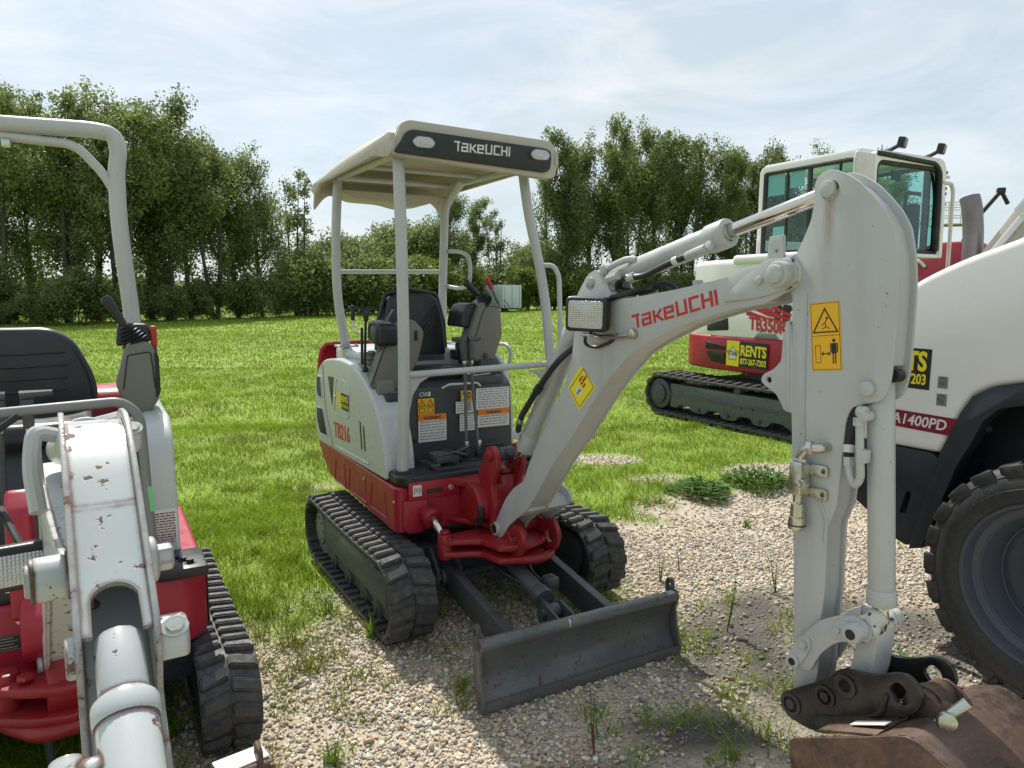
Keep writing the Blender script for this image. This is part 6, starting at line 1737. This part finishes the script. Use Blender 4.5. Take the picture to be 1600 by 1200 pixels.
# ------------------------------------------------------------------ gravel stones
def make_gravel():
    t = (1 + 5 ** .5) / 2
    iv = np.array([(-1, t, 0), (1, t, 0), (-1, -t, 0), (1, -t, 0), (0, -1, t), (0, 1, t), (0, -1, -t), (0, 1, -t), (t, 0, -1), (t, 0, 1), (-t, 0, -1), (-t, 0, 1)], float)
    iv /= np.linalg.norm(iv[0])
    itri = np.array([(0, 11, 5), (0, 5, 1), (0, 1, 7), (0, 7, 10), (0, 10, 11), (1, 5, 9), (5, 11, 4), (11, 10, 2), (10, 7, 6), (7, 1, 8), (3, 9, 4), (3, 4, 2), (3, 2, 6), (3, 6, 8), (3, 8, 9), (4, 9, 5), (2, 4, 11), (6, 2, 10), (8, 6, 7), (9, 8, 1)])
    def zone(n, xr, yr, s0, s1):
        x = rng.uniform(*xr, n); y = rng.uniform(*yr, n)
        # keep roughly what a wide view could see
        keep = np.abs(x) < .95 * y + .6
        m = gravel_mask(x, y); d = damp_mask(x, y)
        clump = .12 + 1.15 * vnoise(x, y, .33, 21) * (.5 + vnoise(x, y, .9, 22))
        keep &= rng.uniform(0, 1, n) < m ** 1.5 * clump * (1 - .85 * d)
        x, y, d = x[keep], y[keep], d[keep]
        s = s0 + (s1 - s0) * rng.beta(.8, 5.0, len(x)) * 1.35
        return x, y, s, d
    zs = [zone(44000, (-2.4, 2.6), (1.7, 3.4), .0045, .021), zone(42000, (-2.4, 3.6), (3.4, 4.8), .0055, .020), zone(30000, (-1.0, 6.0), (4.8, 7.4), .008, .022)]
    x, y, s, d = [np.concatenate([q[i] for q in zs]) for i in range(4)]
    n = len(x)
    A = rng.normal(size=(n, 3, 3)); Q, _ = np.linalg.qr(A)
    sc = np.stack([s * rng.uniform(.8, 1.35, n), s * rng.uniform(.65, 1.0, n), s * rng.uniform(.45, .8, n)], -1)
    v = iv[None] * (1 + rng.uniform(-.36, .30, (n, 12, 1)))
    v = np.einsum('nij,nkj->nki', Q, v * sc[:, None, :])
    v[..., 2] *= .8
    v += np.stack([x, y, ground_z(x, y) + s * .22 - .004], -1)[:, None, :]
    f = (itri[None] + (np.arange(n) * 12)[:, None, None]).reshape(-1)
    pal = np.array([(.64, .56, .44), (.54, .47, .37), (.36, .34, .32), (.72, .65, .53), (.60, .46, .30), (.48, .34, .20), (.22, .21, .21), (.74, .71, .64)])
    c = pal[rng.choice(len(pal), n, p=[.2, .17, .15, .16, .12, .07, .06, .07])] * rng.uniform(.8, 1.12, (n, 1))
    c = c * (1 - .45 * d[:, None])
    col = np.repeat(np.concatenate([c, np.ones((n, 1))], 1)[:, None, :], 12, 1).reshape(-1, 4)
    o = np_mesh('gravel', v.reshape(-1, 3), f, np.arange(0, len(f), 3), tint_mat('gravel stone', .85, 0, 90), col)
    tag(o, 'loose pale limestone gravel under and in front of the machines', 'gravel', kind='stuff')
make_gravel()

# ------------------------------------------------------------------ grass
FOOT = []      # oriented boxes (centre, halfx, halfy) where nothing grows: under tracks and tyre
for (o_, hl, ys) in ((ORG, .70, (-.535, .535)), (mloc(.5, -1.87), .66, (-.5, .5)), (Vector((3.475, 9.266, 0)), 1.35, (-.88, .88))):
    for yy in ys:
        c_ = o_ + LV * yy
        FOOT.append((c_.x, c_.y, hl, .14 if hl < 1 else .25))
def clear_of_feet(x, y):
    ok = np.ones(len(x), bool)
    for (cx, cy, hx, hy) in FOOT:
        dx, dy = x - cx, y - cy
        u = dx * FV.x + dy * FV.y; w = dx * LV.x + dy * LV.y
        ok &= ~((np.abs(u) < hx) & (np.abs(w) < hy))
    return ok
GRASS_PAL = np.array([(.215, .335, .018), (.265, .385, .024), (.175, .285, .018), (.33, .42, .040), (.115, .205, .016), (.38, .36, .12)])
def blades(x, y, h, w, lean, col, seg=2):
    """curved tapering blades: returns verts, face loops, starts"""
    n = len(x)
    a = rng.uniform(0, 2 * math.pi, n); dx, dy = np.cos(a), np.sin(a)
    b = a + rng.normal(0, .9, n); lx, ly = np.cos(b) * lean * h, np.sin(b) * lean * h
    z0 = ground_z(x, y) - .008
    rows = []
    for k in range(seg + 1):
        t = k / seg
        cx, cy = x + lx * t * t, y + ly * t * t
        cz = z0 + h * t * (1 - .25 * lean * t)
        ww = w * (1 - t) ** .7 * .5
        if k == seg: rows.append(np.stack([cx, cy, cz], -1)[:, None])
        else: rows.append(np.stack([np.stack([cx - dx * ww, cy - dy * ww, cz], -1), np.stack([cx + dx * ww, cy + dy * ww, cz], -1)], 1))
    v = np.concatenate(rows, 1)              # n, 2*seg+1, 3
    nv = v.shape[1]
    loops = []
    for k in range(seg - 1): loops.append(([2 * k, 2 * k + 1, 2 * k + 3, 2 * k + 2]))
    loops.append([2 * seg - 2, 2 * seg - 1, 2 * seg])
    lp = np.concatenate([np.array(q) for q in loops]); cnt = np.array([len(q) for q in loops])
    f = (lp[None] + (np.arange(n) * nv)[:, None])
    st = np.concatenate([[0], np.cumsum(cnt)[:-1]])
    s = (st[None] + (np.arange(n) * len(lp))[:, None]).reshape(-1)
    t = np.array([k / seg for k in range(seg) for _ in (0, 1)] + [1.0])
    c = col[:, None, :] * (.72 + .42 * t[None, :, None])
    c = np.concatenate([c, np.ones((n, nv, 1))], 2)
    return v.reshape(-1, 3), f.reshape(-1), s, c.reshape(-1, 4)
def make_grass():
    V, Fc, S, Cc = [], [], [], []
    nv = nl = 0
    def put(x, y, h, w, lean, seg):
        nonlocal nv, nl
        ok = clear_of_feet(x, y); x, y, h, w = x[ok], y[ok], h[ok], w[ok]
        n = len(x)
        pw = vnoise(x, y, 1.7, 31)
        ci = rng.choice(6, n, p=[.28, .26, .2, .12, .11, .03])
        c = GRASS_PAL[ci] * (.78 + .42 * pw[:, None]) * rng.uniform(.8, 1.2, (n, 1))
        dry = vnoise(x, y, .8, 37) > .80
        c[dry] = c[dry] * .6 + np.array([.20, .17, .07]) * .4
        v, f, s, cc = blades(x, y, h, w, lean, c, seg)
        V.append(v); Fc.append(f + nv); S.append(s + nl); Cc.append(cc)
        nv += len(v); nl += len(f)
    def field(n, y0, y1, h0, h1, w, seg, spread=.95):
        y = y0 + (y1 - y0) * rng.uniform(0, 1, n) ** .85
        x = rng.uniform(-1, 1, n) * (spread * y + 1.0)
        g = 1 - gravel_mask(x, y)
        tuft = vnoise(x, y, .22, 41); big = vnoise(x, y, .9, 43)
        keep = rng.uniform(0, 1, n) < g ** 1.3 * (.35 + .9 * tuft)
        x, y, tuft, big = x[keep], y[keep], tuft[keep], big[keep]
        h = (h0 + (h1 - h0) * tuft * big) * rng.uniform(.6, 1.25, len(x))
        put(x, y, h, np.full(len(x), w) * rng.uniform(.7, 1.3, len(x)), .75, seg)
    field(90000, 2.2, 5.5, .035, .15, .0048, 3)
    field(150000, 4.6, 9.0, .04, .15, .0065, 2)
    field(140000, 8.5, 16.0, .045, .14, .011, 2, .85)
    field(110000, 15.5, 32.0, .06, .15, .022, 2, .80)
    field(90000, 31.0, 72.0, .09, .20, .055, 1, .75)
    # sparse sprouts in the gravel
    n = 2200
    cx = rng.uniform(-2.4, 3.2, n); cy = rng.uniform(1.9, 6.0, n)
    wgt = (vnoise(cx, cy, .5, 51) > .42 + .22 * np.clip((cx + .6) * 1.5, 0, 1)) & (np.abs(cx) < .9 * cy)
    edge = gravel_mask(cx, cy + .5) < .9
    keep = wgt & ((rng.uniform(0, 1, n) < .35) | edge)
    cx, cy = cx[keep], cy[keep]
    k = 26
    x = np.repeat(cx, k) + rng.normal(0, .03, len(cx) * k); y = np.repeat(cy, k) + rng.normal(0, .03, len(cx) * k)
    hh = np.repeat(rng.uniform(.03, .17, len(cx)) ** 1.15 * 1.25, k) * rng.uniform(.5, 1.2, len(x))
    put(x, y, hh, np.full(len(x), .0052), .9, 3)
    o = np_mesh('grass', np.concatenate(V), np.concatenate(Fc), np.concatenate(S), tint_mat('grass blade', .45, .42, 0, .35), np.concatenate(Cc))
    tag(o, 'bright mown grass field with taller tufts at the gravel edge', 'grass', kind='stuff')
make_grass()

# ------------------------------------------------------------------ individual weeds in the gravel
leafm = tint_mat('weed leaf', .5, .4, 0, .35)
def weed(name, label, x, y, h, kind, cat='weed', group='weeds rooted in the gravel'):
    root_z = 0.0
    p_v, p_f, p_s, p_c = [], [], [], []
    nv = nl = 0
    def quad(c, d, up, ln, wd, col):
        nonlocal nv, nl
        d = d / np.linalg.norm(d); s = np.cross(d, up); s /= max(1e-6, np.linalg.norm(s))
        pts = [c, c + d * ln * .45 + s * wd, c + d * ln - up * ln * .18, c + d * ln * .45 - s * wd]
        p_v.extend(pts); p_f.extend([nv, nv + 1, nv + 2, nv + 3]); p_s.append(nl); nv += 4; nl += 4
        p_c.extend([(*col, 1)] * 4)
    up = np.array([0, 0, 1.0])
    stems = P()
    if kind == 'stem':
        for _ in range(random.choice((1, 2, 3))):
            a = random.uniform(0, 6.28); ln = h * random.uniform(.8, 1.1)
            tip = np.array([math.cos(a) * ln * .18, math.sin(a) * ln * .18, ln])
            stems.tube([(0, 0, -.01), tuple(tip * .5 + np.array([.008, 0, 0])), tuple(tip)], (.0035, .0012), .03, 5)
            nleaf = int(ln / .012)
            for i in range(nleaf):
                t = .12 + .88 * i / nleaf; b = a + i * 2.4
                d = np.array([math.cos(b), math.sin(b), .55])
                ll = .035 * (1.15 - t * .5) * random.uniform(.7, 1.2) * (h / .25) ** .5
                g = random.uniform(.8, 1.25)
                quad(tip * t, d, up, ll, ll * .17, (.12 * g, .22 * g, .03 * g))
    elif kind == 'grass':
        for i in range(34):
            a = random.uniform(0, 6.28); ln = h * random.uniform(.5, 1.1); g = random.uniform(.8, 1.25)
            d = np.array([math.cos(a), math.sin(a), 0]); lean = random.uniform(.3, 1.0)
            prev = np.array([random.gauss(0, .012), random.gauss(0, .012), -.01]); w = .0035; s = np.array([-d[1], d[0], 0])
            pts = []
            for k in range(6):
                t = k / 5; c = prev + d * ln * lean * t * t * .8 + up * ln * (t - .45 * lean * t ** 2.2)
                pts.append(c)
            for k in range(5):
                w0, w1 = w * (1 - k / 5) + .0004, w * (1 - (k + 1) / 5) + .0002
                p_v.extend([pts[k] - s * w0, pts[k] + s * w0, pts[k + 1] + s * w1, pts[k + 1] - s * w1]); p_f.extend([nv, nv + 1, nv + 2, nv + 3]); p_s.append(nl); nv += 4; nl += 4
                p_c.extend([(.14 * g, .25 * g, .03 * g, 1)] * 4)
    else:   # bushy thistle like clump of lobed leaves
        for i in range(520):
            a = random.uniform(0, 6.28); r = h * 1.5 * random.random() ** .6 * (1 + .3 * math.sin(a * 3 + h * 40)); zz = h * .8 * max(.1, 1 - (r / (h * 1.9)) ** 2) * random.uniform(.1, 1.1)
            c = np.array([math.cos(a) * r, math.sin(a) * r, zz]); d = np.array([math.cos(a) + random.gauss(0, .5), math.sin(a) + random.gauss(0, .5), random.uniform(.1, .8)])
            g = random.uniform(.6, 1.2); ln = random.uniform(.035, .075)
            quad(c, d, up, ln, ln * .22, (.10 * g, .20 * g, .035 * g))
            for s_ in (-1, 1): quad(c + d / np.linalg.norm(d) * ln * .3, d + np.array([-d[1], d[0], 0]) * s_ * 1.2, up, ln * .5, ln * .12, (.10 * g, .20 * g, .04 * g))
    fo = np_mesh('leaves' if kind == 'stem' else name, np.array(p_v), np.array(p_f), np.array(p_s), leafm, np.array(p_c))
    if kind == 'stem':
        r_ = thing(name, label, cat, (x, y, 0), random.uniform(0, 6), group)
        fo.parent = r_
        stems.done('stem', MAT['weedstem'], r_)
    else:
        fo.location = (x, y, 0); tag(fo, label, cat, group)
MAT['weedstem'] = paint('reddish weed stem', (.12, .05, .03), .6)
for a in [
    ('tall_weed', 'tallest leafy weed with reddish stem, in the gravel left of the hanging grey arm', 1.03, 3.36, .30, 'stem'),
    ('tall_weed', 'upright leafy weed close against the left edge of the hanging grey arm', 1.42, 3.80, .24, 'stem'),
    ('tall_weed', 'small pale weed standing just behind the right corner of the dozer blade', .83, 3.95, .15, 'stem'),
    ('tall_weed', 'thin two leaved weed in gravel between the right track and the tall reddish weed', .97, 4.1, .13, 'stem'),
    ('tall_weed', 'slim weed rising from gravel in front of the dozer blade centre', .29, 2.42, .20, 'stem'),
    ('grass_tuft', 'tall bright grass tuft in the gravel at the bottom centre of the picture', .40, 2.22, .17, 'grass'),
    ('grass_tuft', 'long bladed grass tuft beside the front of the near track', -.66, 3.28, .20, 'grass'),
    ('grass_tuft', 'grass tuft sprouting behind the dozer blade next to the right track', .40, 3.45, .27, 'grass'),
    ('grass_tuft', 'grass tuft at the bottom edge left of the slim gravel weed', .05, 2.16, .14, 'grass'),
    ('grass_tuft', 'wide grass tuft alone in gravel between left machine and near track', -.93, 3.55, .16, 'grass'),
    ('grass_tuft', 'grass tuft growing in the damp soil beside the big black tyre', 1.66, 2.95, .17, 'grass'),
    ('grass_tuft', 'grass tuft under the left machine beneath its chipped white arm', -1.75, 2.55, .24, 'grass'),
    ('grass_tuft', 'low bright grass tuft on open gravel right of the right track', 1.63, 4.95, .12, 'grass'),
    ('grass_tuft', 'grass tuft at the bottom left beside the rusty blade corner', -.62, 2.35, .13, 'grass'),
    ('leafy_weed', 'dark green bushy weed at the gravel edge, left one of the pair', 1.52, 5.75, .15, 'bush'),
    ('leafy_weed', 'dark green bushy weed at the gravel edge, right one of the pair', 2.08, 6.05, .17, 'bush'),
]: weed(*a)

# ================================================================== TREES
def leaf_mat(name, c0, c1):
    m, n, l, p = new_mat(name)
    nt = m.node_tree
    oi = n.new("ShaderNodeObjectInfo")
    va = n.new("ShaderNodeVertexColor"); va.layer_name = 'tint'
    sp = n.new("ShaderNodeSeparateColor"); l.new(va.outputs["Color"], sp.inputs[0])
    c = mixc(nt, sp.outputs[0], c0, c1)
    c = mixc(nt, ramp(nt, oi.outputs["Random"], 0, 1, 0, .35), c, tuple(v * .62 for v in c0))
    l.new(c, p.inputs["Base Color"]); p.inputs["Roughness"].default_value = .5; p.inputs["Specular IOR Level"].default_value = .35
    t = n.new("ShaderNodeBsdfTranslucent"); l.new(c, t.inputs[0])
    mx = n.new("ShaderNodeMixShader"); mx.inputs[0].default_value = .48
    l.new(p.outputs[0], mx.inputs[1]); l.new(t.outputs[0], mx.inputs[2]); l.new(mx.outputs[0], n["Material Output"].inputs[0])
    return m
LEAF_A = leaf_mat('cottonwood leaf', (.10, .145, .042), (.31, .375, .13))
LEAF_B = leaf_mat('bright shrub leaf', (.11, .165, .022), (.26, .31, .05))
BARK = paint('grey brown bark', (.075, .062, .05), .9, (.04, .035, .03), .5)

def tree_meshes(seed, H, rad, base, nleaf, leaf, col, droop=.0, tall=True, nb=26):
    """returns trunk mesh object data and crown mesh data; crown made of leaf faces around real limbs"""
    rr = random.Random(seed); g = np.random.default_rng(seed)
    trunk = P(); tips = []
    nst = rr.choice((2, 2, 3, 3)) if tall else rr.choice((3, 4))
    for sidx in range(nst):
        a0 = rr.uniform(0, 6.28); lean = rr.uniform(.04, .14) * H * (1.0 if nst > 1 else .3)
        top = Vector((math.cos(a0) * lean, math.sin(a0) * lean, H * rr.uniform(.86, .97)))
        mid = top * .5 + Vector((rr.gauss(0, .25), rr.gauss(0, .25), 0)); r0 = H * .0165 / nst ** .35
        st = Vector((math.cos(a0) * .25 * (nst > 1), math.sin(a0) * .25 * (nst > 1), -.1))
        trunk.tube([st, st * .6 + mid * .4, mid, mid * .45 + top * .55, top], (r0, .02), .8, 7, n=2)
        for k in range(nb // nst + 2):
            t = rr.uniform(base, .96)
            p0 = st * (1 - t) + top * t if t > .5 else st * (1 - 2 * t) + mid * 2 * t
            prof = math.sin(math.pi * min(1, max(.0, (t - base * .6) / (1 - base * .6))) ** .75) ** .7
            ln = rad * (.35 + .75 * prof) * rr.uniform(.6, 1.1)
            a = rr.uniform(0, 6.28); up_ = rr.uniform(.7, 1.6) if tall else rr.uniform(.2, .9)
            d = Vector((math.cos(a), math.sin(a), up_)).normalized()
            p1 = p0 + d * ln * .55; p2 = p0 + d * ln + Vector((0, 0, ln * .12))
            trunk.tube([p0, p1, p2], (r0 * .36 * (1.1 - t * .6), .012), .3, 5, n=1)
            tips += [(p1, ln * .30, t), (p2, ln * .34, t), (p0 * .3 + p2 * .7, ln * .30, t)]
            for _ in range(3):
                q = p1.lerp(p2, rr.random()) + Vector((rr.gauss(0, 1), rr.gauss(0, 1), rr.gauss(.3, .8))) * ln * .28
                trunk.tube([p1, q], (.03, .008), 0, 4); tips.append((q, ln * .24, t))
        tips.append((top, rad * .25, 1)); tips.append((top * .97, rad * .3, 1))
    w = np.array([tp[1] ** 1.6 * (.55 + .6 * min(1, max(0, (tp[2] - .12) / .38))) * rr.uniform(.25, 1.6) for tp in tips]); w /= w.sum()
    ti = g.choice(len(tips), nleaf, p=w)
    cen = np.array([tuple(tp[0]) for tp in tips])[ti]; rd = np.array([tp[1] for tp in tips])[ti]
    dirs = g.normal(size=(nleaf, 3)); dirs /= np.linalg.norm(dirs, axis=1)[:, None]
    pos = cen + dirs * (rd * g.uniform(0, 1, nleaf) ** .5 * 1.25)[:, None] * np.array([1, 1, 1.15])
    pos[:, 2] = np.maximum(pos[:, 2], H * .03)
    ln = leaf * g.uniform(.6, 1.35, nleaf)
    d = g.normal(size=(nleaf, 3)); d /= np.linalg.norm(d, axis=1)[:, None]
    e = np.cross(d, g.normal(size=(nleaf, 3))); e /= np.linalg.norm(e, axis=1)[:, None]
    v = np.stack([pos - d * ln[:, None] * .5, pos + e * (ln * .34)[:, None], pos + d * ln[:, None] * .5, pos - e * (ln * .34)[:, None]], 1)
    clump = np.array([rr.random() for _ in tips])[ti]
    tn = np.clip(clump * .55 + g.uniform(0, .45, nleaf), 0, 1)
    c = np.repeat(np.stack([tn, tn, tn, np.ones(nleaf)], -1)[:, None], 4, 1).reshape(-1, 4)
    co = np_mesh('crown', v.reshape(-1, 3), np.arange(nleaf * 4), np.arange(0, nleaf * 4, 4), col, c)
    to = trunk.done('trunk', BARK)
    return to, co

used_src = {}
def plant(kind, name, label, cat, x, y, s, rz, group):
    """first use takes the source objects themselves, later ones copy them"""
    r_ = thing(name, label, cat, (x, y, 0), rz, group)
    t_, c_ = SRC[kind]
    if kind in used_src:
        t_, c_ = t_.copy(), c_.copy()
        COL.objects.link(t_); COL.objects.link(c_)
    used_src[kind] = 1
    t_.parent = r_; c_.parent = r_
    t_.name = 'trunk'; c_.name = 'crown'
    r_.scale = s
    return r_
SRC = {
    'a': tree_meshes(1, 14, 3.0, .07, 16500, .19, LEAF_A), 'b': tree_meshes(2, 14, 2.5, .09, 14000, .19, LEAF_A),
    'c': tree_meshes(3, 14, 3.3, .08, 17500, .19, LEAF_A), 'd': tree_meshes(4, 14, 2.2, .06, 14500, .19, LEAF_A), 'g': tree_meshes(9, 14, 1.8, .25, 3200, .24, LEAF_A, nb=20),
    's': tree_meshes(5, 3.4, 2.0, .03, 8000, .20, LEAF_B, tall=False), 'u': tree_meshes(6, 3.0, 1.9, .02, 8000, .19, LEAF_A, tall=False),
    'r': tree_meshes(7, 7.0, 2.9, .12, 9000, .24, LEAF_A, tall=False),
}
ORD = ['first', 'second', 'third', 'fourth', 'fifth', 'sixth', 'seventh', 'eighth', 'ninth', 'tenth', 'eleventh', 'twelfth', 'thirteenth', 'fourteenth', 'fifteenth', 'sixteenth', 'seventeenth', 'eighteenth', 'nineteenth', 'twentieth', 'twenty-first', 'twenty-second', 'twenty-third', 'twenty-fourth']
def U(px):          # view bearing of a column of the 1600 wide picture, used only to list positions from left to right
    return (px - 800) / 1150.0
left_rows = [  # bearing column, distance, height, kind
    (-150, 42, 13.0, 'c'), (-60, 44, 13.3, 'a'), (10, 41, 13.2, 'b'), (55, 46, 14.0, 'c'), (105, 42, 13.1, 'd'), (150, 46, 13.9, 'a'), (195, 43, 13.0, 'b'), (235, 47, 13.3, 'd'), (268, 46, 13.4, 'c'),
    (305, 50, 13.0, 'a'), (340, 48, 11.7, 'b'), (380, 51, 12.0, 'd'), (415, 54, 11.8, 'a'), (468, 57, 11.3, 'g')]
for i, (px, dist, h, k) in enumerate(left_rows):
    s = h / 14.0
    plant(k, 'cottonwood_tree', 'tall cottonwood in the left tree row, %s from its left end' % ORD[i] if px != 468 else 'thin loose cottonwood at the right end of the left tree row, sky showing through', 'tree', U(px) * dist, dist, (s, s, s), random.uniform(0, 6), 'cottonwoods in the left row')
right_rows = [(690, 73, 11.8, 'a'), (735, 78, 12.2, 'd'), (775, 75, 10.0, 'g'), (862, 82, 19.0, 'b'), (893, 80, 19.6, 'd'), (925, 84, 19.0, 'a'), (958, 82, 21.0, 'd'), (985, 85, 20.8, 'b'), (1018, 83, 19.6, 'c'), (1050, 86, 20.6, 'd'), (1072, 84, 20.8, 'b'),
    (1103, 86, 18.8, 'a'), (1135, 85, 18.2, 'd'), (1165, 88, 19.0, 'b'), (1195, 86, 18.3, 'c'), (1225, 89, 18.8, 'd'), (1255, 87, 18.3, 'a'), (1300, 90, 18.0, 'b'), (1345, 88, 17.5, 'c'), (1400, 91, 17.0, 'a')]
for i, (px, dist, h, k) in enumerate(right_rows):
    s = h / 14.0; w_ = s * (.80 if h > 15 else 1.0)
    if i < 3: lb_ = ['spreading tree seen through the canopy posts of the middle excavator', 'dense tree behind the far pale trailer, left of the gap in the trees', 'loose thin tree beside the sky gap above the far pale trailer'][i]
    else: lb_ = 'tall poplar in the far right tree row, %s from its left end' % ORD[i - 3]
    plant(k, 'poplar_tree' if i > 2 else 'broad_tree', lb_, 'tree', U(px) * dist, dist, (w_, w_, s), random.uniform(0, 6), 'poplars in the right row' if i > 2 else None)
mid = [(498, 74, 6.6, 'r'), (540, 77, 7.4, 'r'), (572, 80, 6.4, 'r'), (622, 78, 8.6, 'r'), (655, 74, 8.0, 'r'), (825, 83, 6.8, 'r'), (852, 79, 6.6, 'r')]
for i, (px, dist, h, k) in enumerate(mid):
    s = h / 7.0
    plant(k, 'small_tree', 'low rounded tree in the gap between the tall rows, %s from the left' % ORD[i], 'tree', U(px) * dist, dist, (s, s, s), random.uniform(0, 6), 'low trees between the tall rows')
sh = []
for i, px in enumerate(range(-140, 500, 34)): sh.append((px + random.uniform(-6, 6), np.interp(px, [-140, 100, 500], [36, 39, 54]) + random.uniform(-1.2, 3.0), random.uniform(.8, 2.6), 'u'))
for i, px in enumerate(range(470, 770, 24)): sh.append((px + random.uniform(-4, 4), np.interp(px, [470, 760], [56, 74]) + random.uniform(-1, 1), random.uniform(3.2, 4.4), 's' if i % 3 else 'u'))
for i, px in enumerate(range(822, 1420, 30)): sh.append((px, np.interp(px, [820, 1400], [77, 82]) + random.uniform(-1, 1), random.uniform(3.0, 5.4) if px < 880 else random.uniform(2.6, 4.0), 's' if px < 890 else 'u'))
zone_of = lambda px: 'under the left cottonwood row' if px < 470 else 'in the hedge behind the middle excavator' if px < 800 else 'under the far right poplar row'
cnt = {}
for (px, dist, h, k) in sh:
    zn = zone_of(px); c_ = cnt.get(zn, 0); cnt[zn] = c_ + 1
    sz = h / (3.4 if k == 's' else 3.0)
    plant(k, 'shrub', '%s shrub %s, %s from its left end' % ('bright green' if k == 's' else 'dark green', zn, ORD[c_]), 'shrub', U(px) * dist, dist, (sz * 1.15, sz * 1.15, sz), random.uniform(0, 6), 'shrubs ' + zn)
# far wood behind the rows, nobody could count it
def far_wood():
    n = 60000; a = rng.uniform(-.95, .75, n); dist = rng.uniform(104, 116, n)
    x = a * dist; hgt = 2.2 + 1.6 * vnoise(x, x * 0, 6, 71) + 1.2 * vnoise(x, x * 0, 2.2, 72)
    z = rng.uniform(0, 1, n) ** .8 * hgt
    pos = np.stack([x, dist, z], -1); ln = rng.uniform(.4, .9, n)
    d = rng.normal(size=(n, 3)); d /= np.linalg.norm(d, axis=1)[:, None]; e = np.cross(d, rng.normal(size=(n, 3))); e /= np.linalg.norm(e, axis=1)[:, None]
    v = np.stack([pos - d * ln[:, None] * .5, pos + e * (ln * .35)[:, None], pos + d * ln[:, None] * .5, pos - e * (ln * .35)[:, None]], 1)
    tn = rng.uniform(.1, .8, n); c = np.repeat(np.stack([tn, tn, tn, np.ones(n)], -1)[:, None], 4, 1).reshape(-1, 4)
    o = np_mesh('far_wood', v.reshape(-1, 3), np.arange(n * 4), np.arange(0, n * 4, 4), LEAF_A, c)
    tag(o, 'low dark woodland mass far behind the tree rows', 'woodland', kind='stuff')
far_wood()
